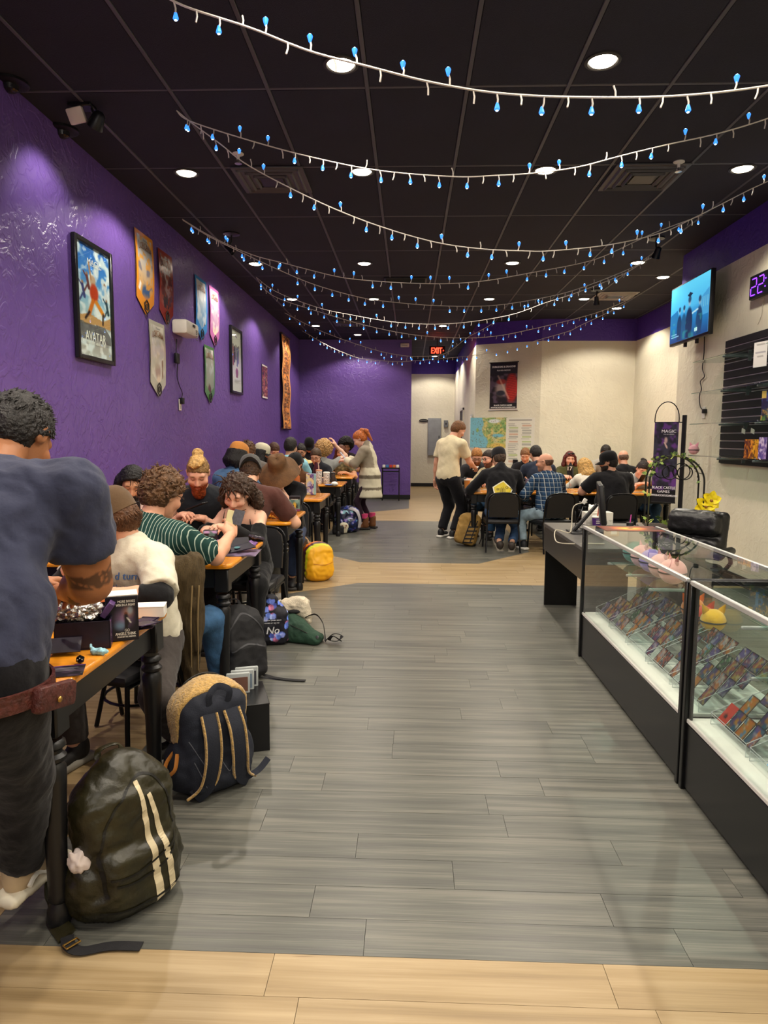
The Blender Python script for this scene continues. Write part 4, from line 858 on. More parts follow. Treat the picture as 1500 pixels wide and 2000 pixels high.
plush('orange round plush ball above the card racks', (1.565, 3.78, zt + .022), .062, '#e8801a', '#e8801a', '#d8601a'); plush('red round plush ball between the orange and yellow ones', (1.57, 3.655, zt + .022), .055, '#d8452a', '#d8452a', '#b83a2a'); plush('yellow round plush ball beside the black post', (1.565, 3.525, zt + .022), .062, '#e0a820', '#e0a820', '#c89018')
MB_ = MB().box((1.565, 3.65, zt + .012), (.07, .4, .012), ch=.003).build('display_shelf', ACR); tag(MB_, 'narrow clear ledge under the orange and yellow plush balls', 'shelf')
plush('teal plush ball with white base and tan ears on near case shelf', (1.35, 2.42, .584), .065, '#4aa3ac', '#e4e4dc', '#c8a878', rz=80); plush('dark blue plush ball with pale base at the right edge', (1.43, 2.24, .584), .07, '#2a3a68', '#e4e0d4', '#c8a878', rz=80)
# boxes on the near case's upper shelf
def carton(name, lab, cat, loc, sz, cv, mat, rz=0, group=None, lett=None):
    r = empty(name, loc, rz, lab, cat, group); MB().box((0, 0, sz[2] / 2), sz, ch=.0025).build('box', mat, r); print_obj('print', cv, sz[0] * .98, sz[2] * .98, r, XF((0, -sz[1] / 2 - .0022, sz[2] / 2)), rough=.3, thick=.001)
    if lett: lettering(r, [(t, x, sz[2] / 2 + z, w_, h_, c_) for t, x, z, w_, h_, c_ in lett], -sz[1] / 2 - .0045)
    return r
def boxart(seed, bg, c1, c2, nx=20, ny=24, asp=1.2): return Cv(nx, ny, asp, bg).noise(4, c1, .4, .58, .95, seed).noise(7, c2, .52, .62, .9, seed + 9)
DKBOX = M('dark_box_card', '#1a1826', rough=.4); PURB = M('purple_box_card', '#3a2458', rough=.4); GOLD = M('gold_box_card', '#b8863a', rough=.4)
for i, (yy, xx, wd, ht, bg, c1, c2, mt) in enumerate([(2.52, 1.47, .2, .07, '#24222e', '#3a4a5a', '#6a7a80', DKBOX), (2.27, 1.48, .2, .085, '#2a2834', '#28405a', '#7a8a60', DKBOX), (2.04, 1.47, .18, .09, '#3a2a5a', '#c89a5a', '#5a3a80', PURB), (1.82, 1.47, .17, .09, '#c89a5a', '#4a2a6a', '#e0c080', GOLD)]):
    carton('card_box', ['flat dark box in near case under the top glass, farthest', 'flat dark box with blue green art, second in near case', 'purple box with tan art in near case by right edge', 'gold box with purple art in near case outside'][i], 'box', (xx, yy, .7487), (wd, .15, ht), boxart(20 + i, bg, c1, c2, 20, 10, .4), mt, -90, 'boxes on the near case upper shelf', [('POKEMON', 0, 0, wd * .6, .02, '#e8d8a8')] if i == 2 else None)
# flame print on the counter, desk and its things
cv = Cv(50, 26, .52, '#2a1810').noise(4, '#7a2a10', .3, .5, .9, 4); cv.ell(.5, .26, .42, .24, '#e86a1a', .6).ell(.48, .26, .28, .16, '#f6c04a', .7).noise(7, '#5a1e0c', .58, .68, .7, 7).ell(.5, .26, .06, .05, '#2a1408', .4)
o = print_obj('counter_mat', cv, .36, .23, None, XF((1.40, 4.39, .8815), rz=0, rx=-90), rough=.3, thick=.0015); tag(o, 'flat mat with orange flame print on the glass counter corner', 'mat')
DTOP = M('desk_top_grey', '#4a4846', rough=.35, var=.1); DFR = M('desk_espresso', '#1c1815', rough=.32, var=.1, stretch=(3, 3, 30))
r = empty('reception_desk', (1.535, 5.28, 0), 0, 'black desk with grey top standing behind the glass display cases', 'desk'); MB().box((0, 0, .705), (.74, 1.40, .03), ch=.004).build('desktop', DTOP, r); MB().box((-.355, 0, .59), (.02, 1.38, .20), ch=.002).build('front_apron', DFR, r)
for sy in (-1, 1): MB().box((-.21, sy * .68, .345), (.28, .022, .69), ch=.002).build('end_panel', CASEB, r)
MB().box((.34, 0, .5), (.018, 1.34, .35)).build('back_panel', CASEB, r); [MB().box((.3, sy * .68, .345), (.08, .022, .69)).build('leg', CASEB, r) for sy in (-1, 1)]
r = empty('monitor', (1.38, 5.36, .7205), 0, 'black computer monitor seen edge on at the desk', 'monitor'); R = rotm(0, -6, -13)
MB().box((.10, 0, .23), (.035, .50, .31), rot=R, ch=.008).build('housing', BLK, r); MB().box((.12, 0.0, .23), (.006, .47, .28), rot=R).build('screen', M('screen_dark', '#1d2126', rough=.15), r); MB().box((.123, 0, .078), (.012, .5, .01), rot=R).build('bezel', ALU, r)
MB().tube([(-.10, .02, .012), (-.06, .01, .06), (.07, 0, .22)], [.03, .028, .024], 8, flat=.6).build('stand', BLK, r); mb = MB(); mb.box((-.07, .0, .006), (.14, .22, .011), ch=.004); mb.tube([(-.08, 0, .012), (.12, -.16, .012)], .012, 6); mb.build('base', BLK, r); MB().box((-.02, .03, .24), (.03, .012, .045), rot=rotm(0, 30, 0), ch=.003).build('cable_plug', wp, r)
r = empty('monitor_cable', (1.28, 5.36, .7205), 0, 'looping pale and black cables behind the monitor on the desk', 'cable'); MB().tube(smoothpath([(.1, .03, .23), (.0, .03, .2), (-.02, 0, .05), (-.06, -.1, .012), (-.16, -.1, .03), (-.19, -.25, -.03), (-.16, -.45, -.02), (-.02, -.62, .008), (.06, -.63, .008)], 6), .004, 6).build('cord', M('beige_cord', '#b0a894', rough=.5), r)
MB().tube(smoothpath([(.07, .02, .2), (.02, -.05, .12), (.02, .04, .05), (.08, .06, .02), (.12, -.04, .02), (.03, -.07, .03)], 6), .004, 6).build('cord', BLK, r)
r = empty('small_carton', (1.52, 5.20, .7205), 15, 'tiny beige cardboard box on the desk by the monitor', 'box'); MB().box((0, 0, .03), (.09, .07, .06), ch=.002).build('box', M('cardboard', '#b39a7c', rough=.8), r); MB().box((0, -.0355, .03), (.05, .001, .03)).build('label', wp, r)
r = empty('tissue_box', (1.59, 5.86, .7205), 4, 'white tissue box with a tissue pulled up on the desk', 'tissue box'); cv = Cv(24, 14, .55, '#d0ccc0').noise(9, '#a8a498', .5, .6, .8, 3); cv.rect(0, 0, 1, .3, '#d8d4c6'); MB().box((0, 0, .055), (.23, .12, .11), ch=.004).build('box', M('tissue_card', '#cfcbbf', rough=.6), r); print_obj('print', cv, .225, .105, r, XF((0, -.0625, .055)), thick=.001)
f = Field(.007); f.ell((-.02, 0, .13), (.05, .03, .04), k=.02).cap((-.05, 0, .12), (-.07, 0, .17), .022, .008, k=.02).cap((.02, .0, .14), (.03, 0, .20), .024, .016, k=.02); field_obj('tissue', f, M('tissue_white', '#eeece4', rough=.9), r, lambda V, N: wnoise(V, .04) * .004)
r = empty('drink_cup', (1.555, 5.74, .7205), 0, 'purple paper cup with white lid and red straw on the desk', 'cup'); MB().lathe([(.030, 0), (.033, .01), (.040, .075)], 18).build('cup', M('cup_purple', '#4a2470', rough=.5), r); MB().lathe([(.042, .074), (.043, .082), (.036, .088), (0, .088)], 18).build('lid', wp, r); MB().tube([(.006, 0, .086), (.012, 0, .17)], .0045, 6).build('straw', M('straw_red', '#c8442a', rough=.4), r)
mb = MB(); [mb.box((0, -.0365 - .001 * i, .03 + .014 * i), (.03, .004, .005)) for i in range(3)]; mb.build('label', wp, r)
r = empty('drink_cup', (1.79, 5.62, .7205), 0, 'dark low cup with a pink straw on the desk', 'cup'); MB().lathe([(.026, 0), (.03, .045), (.028, .05), (0, .05)], 16).build('cup', BLK, r); MB().tube([(0, 0, .048), (.006, 0, .115)], .0045, 6).build('straw', M('straw_pink', '#c04a9a', rough=.4), r)
# office chair
LEA = M('black_leather', '#141415', rough=.32, bump=.12, bscale=90)
r = empty('office_chair', (2.14, 5.40, 0), 132, 'black padded leather office chair behind the counter', 'office chair'); r.scale = (1, 1, .915)
f = Field(.014); f.box((0, -.21, .76), (.235, .05, .21), R=rotm(8, 0, 0), rr=.05).box((0, -.15, .86), (.21, .06, .10), R=rotm(8, 0, 0), rr=.06, k=.02).box((0, -.14, .66), (.21, .055, .09), R=rotm(8, 0, 0), rr=.055, k=.02)
field_obj('backrest', f, LEA, r, lambda V, N: wnoise(V, .09) * .004); f = Field(.016); f.box((0, .05, .47), (.25, .25, .065), rr=.06).box((0, .2, .49), (.23, .1, .06), rr=.06, k=.03); field_obj('seat', f, LEA, r, lambda V, N: wnoise(V, .1) * .003)
for sx in (-1, 1):
    f = Field(.012); f.cap((sx * .30, -.14, .66), (sx * .31, .14, .66), .034, k=.02); field_obj('armrest', f, LEA, r); MB().tube(smoothpath([(sx * .24, -.12, .46), (sx * .30, -.14, .56), (sx * .30, -.08, .64)], 4), .016, 7).build('arm_frame', BLK, r)
MB().lathe([(.05, .40), (.028, .38), (.028, .14), (.05, .10)], 14).build('column', BLK, r)
for i in range(5):
    a = i * 1.2566; MB().tube([(0, 0, .12), (.15 * math.cos(a), .15 * math.sin(a), .11), (.28 * math.cos(a), .28 * math.sin(a), .075)], [.03, .024, .016], 8, flat=.7).build('base_spoke', BLK, r); MB().lathe([(.026, -.02), (.03, 0), (.026, .02)], 12, c=(.28 * math.cos(a), .28 * math.sin(a), .031), rot=rotm(90, 0, math.degrees(a))).build('caster', BLK, r)
# ivy trellis in a stone planter
STONE = M('planter_stone', '#7a6f63', rough=.8, var=.3, vscale=8, bump=.3, bscale=30); px_, py_ = 2.27, 6.0
r = empty('trellis_planter', (px_, py_, 0), -12, 'black wire arch trellis with green ivy rising from a stone planter', 'planter'); mb = MB(); mb.box((0, 0, .33), (.50, .34, .66), ch=.015).box((0, 0, .675), (.55, .39, .045), ch=.01); mb.build('planter', STONE, r); MB().box((0, 0, .69), (.46, .30, .02)).build('soil', M('soil', '#2a1f16', rough=.95, bump=.4), r)
WIRE = M('wrought_iron', '#131312', rough=.4, metal=.3, var=0)
def arch(y, hw=.215, z0=.69, zs=1.08, n=18, zt=1.30): return [Vector((-hw, y, z0))] + [Vector((-hw * math.cos(math.pi * i / n), y * (1 - .0 * i), zs + (zt - zs) * math.sin(math.pi * i / n))) for i in range(n + 1)] + [Vector((hw, y, z0))]
for y in (-.12, .12): MB().tube(arch(y), .0075, 6).build('arch_bar', WIRE, r)
mb = MB()
for k in (2, 6, 10, 14, 17): a, b = arch(-.12)[k], arch(.12)[k]; mb.tube([a, b], .004, 5)
for cx, rad, y in ((-.06, .058, -.12), (.06, .058, -.12), (-.09, .06, .12), (.07, .07, .12)): mb.tube([Vector((cx + rad * math.cos(t * .314), y, 1.165 + rad * math.sin(t * .314))) for t in range(20)], .005, 5, closed=True)
mb.build('scrollwork', WIRE, r)
LEAF = [M('ivy_leaf_' + c.strip('#'), c, rough=.5, var=.15, vscale=30) for c in ('#56702c', '#7d9440', '#9aa84e', '#3a5222')]
def leafm(mt):
    o = [(0, 0), (.5, .25), (.85, .1), (.62, .48), (.72, .85), (.3, .75), (0, 1.25), (-.3, .75), (-.72, .85), (-.62, .48), (-.85, .1), (-.5, .25)]; V = [(x, y, -.18 * abs(x)) for x, y in o] + [(x, y, -.18 * abs(x) - .03) for x, y in o]; n = len(o)
    return MB().add(V + [(0, .5, .06)], [(i, (i + 1) % n, 2 * n) for i in range(n)] + [tuple(range(n, 2 * n))[::-1]] + [(i, n + i, n + (i + 1) % n, (i + 1) % n) for i in range(n)]).mesh('leaf', mt)
lms = [leafm(m) for m in LEAF]; vine = MB(); paths = [arch(-.125)[:14], arch(.125)[3:20], arch(-.125)[9:16], arch(.13)[:8]]
for P in paths:
    q = [p + Vector((rnd.uniform(-.012, .012), rnd.uniform(-.012, .012), 0)) for p in smoothpath(P, 3)]; vine.tube(q, .003, 5)
    for p in q[::2]:
        if rnd.random() < .8: o = link('leaf', rnd.choice(lms), r, p + Vector((rnd.uniform(-.02, .02), rnd.uniform(-.025, .01), rnd.uniform(-.02, .02))), (rnd.uniform(.6, 2.2), rnd.uniform(-.7, .7), rnd.uniform(-3, 3))); o.scale = (rnd.uniform(.018, .034),) * 3
for i in range(16): o = link('leaf', rnd.choice(lms), r, (rnd.uniform(-.22, .12), rnd.uniform(-.17, -.02), .71 + rnd.random() * .07), (rnd.uniform(.3, 1.5), rnd.uniform(-.6, .6), rnd.uniform(-3, 3))); o.scale = (rnd.uniform(.025, .042),) * 3
vine.build('vine', M('vine_stem', '#4a4a24', rough=.7), r)
# yellow orchid
fc = atD(1379, 982, 5.86); r = empty('yellow_flower', (fc.x, fc.y, 0), 0, 'tall yellow artificial flower bloom behind the office chair', 'flower'); YEL = M('petal_yellow', '#e8d012', rough=.5, var=.12, vscale=20); MB().tube(smoothpath([(.02, .05, .36), (.0, .04, .5), (.01, .02, fc.z - .06), (0, 0, fc.z)], 5), .005, 6).build('stem', LEAF[0], r); MB().lathe([(.07, 0), (.09, .03), (.1, .36), (.085, .36), (.08, .33)], 18, c=(.02, .05, 0)).build('pot', STONE, r)
def petal(par, c, d, L_, wd, mat):
    V = []; n = 7; R = frame_to(d, (0, -1, .3))
    for i in range(n):
        t = i / (n - 1); hw = wd * math.sin(math.pi * (.12 + .88 * t) ** .8) ** .7 + .002; 
        for s in (-1, -.4, .4, 1): V.append(Vector(c) + R @ Vector((s * hw, -.25 * L_ * t * t + .012 * abs(s) + .006 * math.sin(9 * t + 3 * s), L_ * t)))
    V += [v + R @ Vector((0, .002, 0)) for v in V]; m = 4 * n
    Fc = [(4 * i + s, 4 * i + s + 1, 4 * i + s + 5, 4 * i + s + 4) for i in range(n - 1) for s in range(3)]; Fc += [tuple(q + m for q in f)[::-1] for f in Fc]; MB().add(V, Fc).build('petal', mat, par)
for ox, oz, sc in ((-.012, -.03, 1.1), (.03, .02, .95)):
    for i in range(6): a = i * 1.05 + .3; petal(r, (ox, -.01 * sc, fc.z + oz), (math.cos(a), -.35, math.sin(a)), .092 * sc, .040 * sc, YEL)
    MB().ball((ox, -.03, fc.z + oz), (.014, .018, .014), 8).build('bloom_centre', M('petal_core', '#8a5a22', rough=.6), r)
# banner stand by the pillar
bc = atD(1299, 893, 8.0); r = empty('banner_stand', (bc.x, bc.y, 0), -40, 'narrow black banner with purple art hanging on a stand by the wall', 'banner'); bw, bz0, bz1 = .27, .72, 1.63; asp = (bz1 - bz0) / bw
cv = Cv(36, 80, asp, '#24232e').noise(4, '#3a3a4a', .4, .6, .9, 3); cv.noise(5, '#6a3a8a', .5, .68, .9, 8, ).ell(.5, .75, .08, .16, '#c0a09a', .4).line(.45, .85, .55, 1.05, .04, '#d0b0a8'); cv.rect(0, asp - .55, 1, asp, '#121216'); print_obj('print', cv, bw, bz1 - bz0, r, XF((0, 0, (bz0 + bz1) / 2)), rough=.4)
lettering(r, [('MAGIC', .03, bz1 - .10, .16, .035, '#e6e4ea'), ('THE GATHERING', .03, bz1 - .135, .12, .010, '#c8c6cc'), ('BLACK CASTLE', 0, bz0 + .17, .26, .03, '#e6e4ea'), ('GAMES', 0, bz0 + .125, .14, .03, '#e6e4ea'), ('WWW.BLACKCASTLEGAMES.COM', 0, bz0 + .08, .31, .022, '#e6e4ea')], -.0035)
MB().tube([(-bw / 2, .0, bz1)] + [(-bw / 2 * math.cos(math.pi * i / 12), 0, bz1 + .04 + .19 * math.sin(math.pi * i / 12)) for i in range(13)] + [(bw / 2, 0, bz1)], .006, 6).build('hook_wire', WIRE, r); MB().box((.18, .04, .86), (.045, .03, 1.70), ch=.004).build('pole', BLK, r); MB().box((.08, .04, .012), (.32, .22, .022), ch=.006).build('base', BLK, r); MB().tube([(-bw / 2, .004, bz1), (.18, .03, bz1)], .007, 6).build('crossbar', BLK, r); MB().tube([(-bw / 2, .006, bz0), (bw / 2, .006, bz0)], .008, 6).build('bottom_bar', BLK, r)
# ---- television
ta, tb = atX(1305, 620, 3.07).y, atX(1381, 590, 3.07).y; r = empty('television', (3.09, (ta + tb) / 2, 2.87), -90, 'wall mounted television showing a blue tinted group picture', 'television'); tw, th = ta - tb, .67
MB().box((0, .035, 0), (tw, .05, th), ch=.008).build('housing', BLK, r); cv = Cv(120, 70, th / tw, '#48bfe8').grad([(0, '#5fd0f2'), (.45, '#46aee0'), (.55, '#2a86c0'), (.75, '#176aa8'), (1, '#0e3f78')])
cv.poly([(.75, .26), (1, .16), (1, .42), (.75, .42)], '#3f96c8'); cv.poly([(0, .30), (.2, .26), (.25, .42), (0, .42)], '#1f6fa8')
for i in range(4): cv.rect(.82 + .045 * i, .24, .84 + .045 * i, .34, '#6ab8dc', .7)
for x, y, s, c in ((.26, .28, .85, '#123a62'), (.38, .28, .85, '#16507c'), (.52, .22, 1.15, '#0e2c50'), (.78, .26, 1.0, '#123c66')):
    cv.ell(x, y, .035 * s, .05 * s, '#7fa8bc', .3); cv.ell(x, y - .02 * s, .042 * s, .04 * s, '#0e2c4c', .4, .8); cv.ell(x, y + .2 * s, .085 * s, .16 * s, c, .2); cv.rect(x - .06 * s, y + .2 * s, x + .06 * s, .6, c)
cv.poly([(.45, .15), (.52, .12), (.6, .15), (.53, .175)], '#0a2340'); cv.line(.6, .36, .74, .34, .012, '#a8d4e4'); cv.rect(.68, .53, .74, .57, '#d8ecf4').rect(.05, .52, .2, .53, '#8ac0dc').rect(.05, .545, .26, .555, '#8ac0dc'); cv.noise(9, '#3ac0a0', .62, .7, .35, 6, (cv.Y > .4) * 1.0)
V, Fc, cc = sheet(cv, tw - .03, th - .045, .004); V += np.array([0, .006, .006]); link('screen', mk_mesh('screen', V, Fc, [MV('tv_glow', rough=.25, emit=1.1)], None, 30, cc * .9), r)
mb = MB(); mb.box((0, .10, 0), (.3, .1, .3)).box((0, .17, 0), (.24, .06, .42), ch=.004); mb.build('mount', DKM, r); mb = MB(); [mb.box((sx * .16, .05, -th / 2 - .02), (.03, .03, .05)) for sx in (-1, 1)]; mb.build('stand_foot', DKM, r)
pts = [atX(x, y, 3.28) for x, y in ((1376, 655), (1375, 690), (1372, 720), (1376, 735), (1368, 745), (1370, 760), (1366, 775), (1368, 795), (1376, 803))]; r = empty('power_cable', pts[0], 0, 'black power cable looping down the cream wall under the television', 'cable'); MB().tube([p - pts[0] for p in smoothpath(pts, 5)], .006, 6).build('cord', BLK, r); MB().box(pts[-1] - pts[0], (.05, .05, .05), ch=.01).build('plug', BLK, r)
oc = atX(1375, 806, 3.295); r = empty('wall_outlet', oc, -90, 'white wall outlet plate on the cream wall under the television', 'outlet'); MB().box((0, -.004, 0), (.08, .008, .13), ch=.003).build('plate', wp, r); MB().box((0, -.009, .025), (.032, .004, .03)).build('socket', M('socket_grey'), r)
# ---- digital clock: seven-segment digits
r = empty('digital_clock', (3.285, atX(1471, 562, 3.28).y - .33, 2.88), -90, 'wide black wall clock with glowing purple digits, cut by the right edge', 'clock'); MB().box((0, -.02, 0), (.66, .04, .22), ch=.005).build('housing', BLK, r); PUR = M('purple_led', '#7a3aff', emit=3.2, ecol='#7a34ff', var=0); mb = MB(); H2, W2, T2 = .075, .048, .011
def seg(cx, on):
    S = {'a': ((-W2, H2), (W2, H2)), 'b': ((W2, H2), (W2, 0)), 'c': ((W2, 0), (W2, -H2)), 'd': ((-W2, -H2), (W2, -H2)), 'e': ((-W2, 0), (-W2, -H2)), 'f': ((-W2, H2), (-W2, 0)), 'g': ((-W2, 0), (W2, 0))}
    for k in on:
        (a, b), (c, e) = S[k]; L_ = math.hypot(c - a, e - b) - .014; sl = .12; mx, mz = (a + c) / 2, (b + e) / 2; mb.box((cx + mx + sl * mz, -.042, mz), (L_ if a != c else T2, .004, T2 if a != c else L_), ch=.0018)
seg(-.245, 'abged'); seg(-.11, 'abged'); mb.box((-.022, -.042, .035), (.012, .004, .012)).box((-.028, -.042, -.035), (.012, .004, .012)); mb.build('digits', PUR, r)
pts = [atX(x, y, 3.29) for x, y in ((1494, 582), (1489, 598), (1488, 612), (1484, 625), (1480, 634))]; r = empty('clock_cable', pts[0], 0, 'thin pale cable hanging below the digital clock', 'cable'); MB().tube([p - pts[0] for p in smoothpath(pts, 5)], .003, 5).build('cord', M('beige_cord'), r)
# ---- slatwall with glass shelves
yF = atX(1413, 780, 3.28).y; r = empty('slatwall', (3.28, yF - 1.225, 1.19), -90, 'black slatted display board with silver grooves on the cream wall', 'slatwall'); SLAT = M('slat_black', '#16161b', rough=.6, bump=.1, bscale=150); SW = 2.45; hh = 1.27 / 16; sm = MB().box((0, -.004, 0), (SW, .018, hh - .012), ch=.002).mesh('slat', SLAT); gm = MB().box((0, .002, 0), (SW, .008, .010)).mesh('groove_insert', ALU)
for i in range(16):
    link('slat', sm, r, (0, 0, hh * (i + .5)))
    if i: link('groove_insert', gm, r, (0, 0, hh * i))
MB().box((0, .008, .635), (SW, .006, 1.27)).build('backing', CASEB, r)
lev = [1.27, 1.60, 1.92, 2.245]; lvn = ['lowest', 'second', 'third', 'topmost']
for z, nm in zip(lev, lvn):
    s = empty('glass_shelf', (3.12, atX(1349, 800, 2.98).y - 1.25, z), 0, '%s glass shelf on the black slatted board' % nm, 'shelf', 'glass shelves on the slatted board'); MB().box((0, 0, 0), (.29, 2.5, .009), ch=.002).build('shelf_glass', glass('shelf_glass_green', (.62, .72, .68)), s); [MB().box((.0, y, -.016), (.29, .012, .018), ch=.004).box((.11, y, -.03), (.03, .014, .05)).build('shelf_bracket', M('grey_bracket', '#6d7174', rough=.35, metal=.5), s) for y in (-.9, -.15, .55)]; [MB().ball((-.12, y, .008), .008, 6).build('clip', M('chrome'), s) for y in (-.9, -.15, .55)]
plush('small pink plush ball with pointed ears on the lowest wall shelf', (3.06, atX(1355, 878, 3.06).y, 1.2755), .055, '#dca0a8', '#dca0a8', '#d890a0', rz=-60)
cv = Cv(40, 40, .95, '#3a4a7a').grad([(0, '#5a5aa0'), (.5, '#3a3a6a'), (1, '#5a8a3a')]).noise(6, '#e0b050', .55, .65, .9, 3).noise(9, '#3a7ac0', .55, .65, .9, 5).noise(8, '#2a2440', .5, .6, .8, 7).rect(.3, .35, .42, .8, '#5a90c0'); cv.rect(0, 0, .2, .22, '#e0c060')
carton('game_box', 'colourful game box with blue green art on the second wall shelf', 'box', (3.12, atX(1489, 800, 3.0).y, 1.605), (.30, .07, .26), cv, PURB, -80, None, [('LORCANA', .06, .075, .2, .04, '#e8b84a'), ('Disney', .06, .108, .08, .018, '#f0f0f4')])
cv = Cv(14, 20, 1.5, '#e8e6e0'); cv.rect(.2, .1, .8, .18, '#a8a6a0').rect(.12, .6, .88, .68, '#9a98a0').rect(.3, .8, .7, .88, '#a8a6a0'); c_ = atX(1485, 692, 2.965); r = empty('price_sign', (2.965, c_.y, c_.z - .105), -80, 'white paper price sign clipped to the front of the topmost wall shelf', 'sign'); print_obj('print', cv, .17, .21, r, XF((0, 0, .105)), rough=.5, thick=.002); MB().box((0, .02, .003), (.17, .05, .004)).build('foot', ACR, r); MB().box((0, .004, .106), (.172, .002, .212)).build('holder', ACR, r)
ORG = M('orange_box_card', '#c8801e', rough=.4)
for i, (px, wd, ht, bg, c1, c2, mt) in enumerate(((1461, .055, .17, '#7a3a1e', '#e08a2a', '#2a1a2a', ORG), (1470, .055, .17, '#8a4420', '#e0902a', '#2a1a2a', ORG), (1481, .10, .17, '#d08a1e', '#e8b030', '#5a3a18', ORG), (1493, .10, .19, '#8a6aa8', '#5a4a90', '#d8c8e0', PURB))):
    p = atX(px, 895, 3.06); carton('booster_box', ['narrow orange brown box on the lowest wall shelf, leftmost', 'narrow orange brown box, second on the lowest wall shelf', 'wider golden box on the lowest wall shelf', 'lilac box on the lowest wall shelf at the picture edge'][i], 'box', (3.07, p.y, 1.2755), (wd, .07, ht), boxart(50 + i, bg, c1, c2), mt, -78, 'boxes on the lowest wall shelf')
for i, px in enumerate((1452, 1470)):
    p = atX(px, 842, 3.20); r = empty('hanging_tag', p, -80, '%s small white price tag hanging on a black hook of the slatted board' % ('left' if i == 0 else 'right'), 'price tag', 'price tags on the slatted board'); MB().box((0, 0, 0), (.055, .002, .045), rot=rotm(10, 20, 0)).build('card', M('paper_white', '#e9e6dc', rough=.7), r); MB().tube([(0, 0, .01), (.0, .08, .012)], .003, 5).build('hook', M('chrome'), r)
# ================================================================== people
SKINM = MV('skin', rough=.48, spec=.35, bump=.05, bscale=220, sheen=0)
HAIRM = {}
def hair_mat(col):
    if col not in HAIRM:
        m = M('hair_' + col.strip('#'), col, rough=.5, spec=.4, var=.28, vscale=45, bump=.5, bscale=120); HAIRM[col] = m
    return HAIRM[col]
def cloth(col, var=.07, **k): return M('cloth_' + col.strip('#'), col, rough=.88, spec=.15, var=var, vscale=7, bump=.12, bscale=60, sheen=.1, **k)
def A3(v): return np.array(v, float)
def nrm(v): v = np.asarray(v, float); return v / (np.linalg.norm(v) + 1e-9)
def rx(a): a = math.radians(a); return np.array([[1, 0, 0], [0, math.cos(a), -math.sin(a)], [0, math.sin(a), math.cos(a)]])
def ry(a): a = math.radians(a); return np.array([[math.cos(a), 0, math.sin(a)], [0, 1, 0], [-math.sin(a), 0, math.cos(a)]])
def rz_(a): a = math.radians(a); return np.array([[math.cos(a), -math.sin(a), 0], [math.sin(a), math.cos(a), 0], [0, 0, 1]])
def ik(a, t, l1, l2, pole):
    d = t - a; L = np.linalg.norm(d); Lc = min(L, (l1 + l2) * .995); u = d / L; t = a + u * Lc
    x = (l1 * l1 - l2 * l2 + Lc * Lc) / (2 * Lc); h = math.sqrt(max(l1 * l1 - x * x, 0)); p = nrm(pole - u * (pole @ u)); return a + u * x + p * h, t
def face_paint(q, skin, st):
    """colours of the head in its own coordinates (x right, y forward, z up)"""
    c = np.tile(srgb2lin(S3(skin)), (len(q), 1)); x, y, z = np.abs(q[:, 0]), q[:, 1], q[:, 2]; fr = y > .035
    def mixc(m, col): nonlocal c; m = np.clip(m, 0, 1)[:, None]; c = c * (1 - m) + srgb2lin(S3(col) if isinstance(col, str) else col) * m
    sk = S3(skin); mixc(np.exp(-(((x - .045) / .022) ** 2 + ((z + .03) / .022) ** 2)) * fr * .35, np.clip(sk * [1.0, .78, .72], 0, 1)); mixc(np.exp(-((x / .018) ** 2 + ((z + .02) / .016) ** 2)) * fr * .3, np.clip(sk * [1, .8, .76], 0, 1))
    mixc(np.exp(-(((x - .03) / .02) ** 2 + ((z - .012) / .012) ** 2)) * fr * .35, sk * [.75, .66, .64])
    hb = S3(st.get('hair') or '#4a3828')
    mixc((1 - ((x - .030) / .020) ** 2 - ((z - .037 + .10 * np.maximum(x - .03, 0)) / .0055) ** 2) * fr * 1.6 * .8, hb * .8)
    if st.get('eyes', 'down') == 'open':
        mixc((1 - ((x - .030) / .0135) ** 2 - ((z - .014) / .0065) ** 2) * fr * 3, '#d8d2ca'); mixc((1 - ((x - .030) / .006) ** 2 - ((z - .014) / .0065) ** 2) * fr * 3, '#2a1c14'); mixc((1 - ((x - .030) / .015) ** 2 - ((z - .020) / .003) ** 2) * fr * 2, '#2a1a14')
    else: mixc((1 - ((x - .030) / .0145) ** 2 - ((z - .0085 + .0 * x) / .0032) ** 2) * fr * 2, '#3a241c')
    mixc((1 - (x / .024) ** 2 - ((z + .062) / .0085) ** 2) * fr * 1.6 * .8, st.get('lips') or np.clip(sk * [.88, .60, .58], 0, 1)); mixc((1 - (x / .022) ** 2 - ((z + .0615) / .0016) ** 2) * fr * .7, '#4a241e')
    mixc((1 - ((x - .009) / .006) ** 2 - ((z + .036) / .004) ** 2) * (y > .08) * .8, '#4a2a22')
    if st.get('stubble'): mixc(np.clip((-.032 - z) / .02, 0, 1) * (y > -.0) * np.clip((z + .135) / .02, 0, 1) * .45, hb * .6)
    return c
def head_field(res):
    f = Field(res); f.ell((0, -.012, .030), (.074, .096, .090), k=.02).ell((0, .030, -.035), (.060, .062, .080), k=.035).ell((0, .062, -.088), (.030, .028, .026), k=.03)
    f.cap((0, .086, .022), (0, .108, -.022), .0085, .0125, k=.016); [f.ell((s * .011, .098, -.030), (.010, .012, .009), k=.008) for s in (-1, 1)]
    f.cap((-.038, .074, .036), (.038, .074, .036), .013, k=.022); [f.ell((s * .043, .062, -.022), (.026, .024, .022), k=.025) for s in (-1, 1)]
    for s in (-1, 1): f.ell((s * .030, .096, .012), (.018, .016, .012), k=.014, op=-1)
    for s in (-1, 1): f.ell((s * .030, .077, .013), (.0145, .0125, .0125), k=.006)
    f.ell((0, .082, -.0575), (.024, .012, .0065), k=.006).ell((0, .080, -.068), (.020, .012, .0065), k=.006)
    for s in (-1, 1):
        f.ell((s * .076, -.008, .004), (.010, .022, .033), R=rx(-12) @ ry(s * 8), k=.008); f.ell((s * .084, -.002, .006), (.007, .011, .018), k=.006, op=-1)
    return f
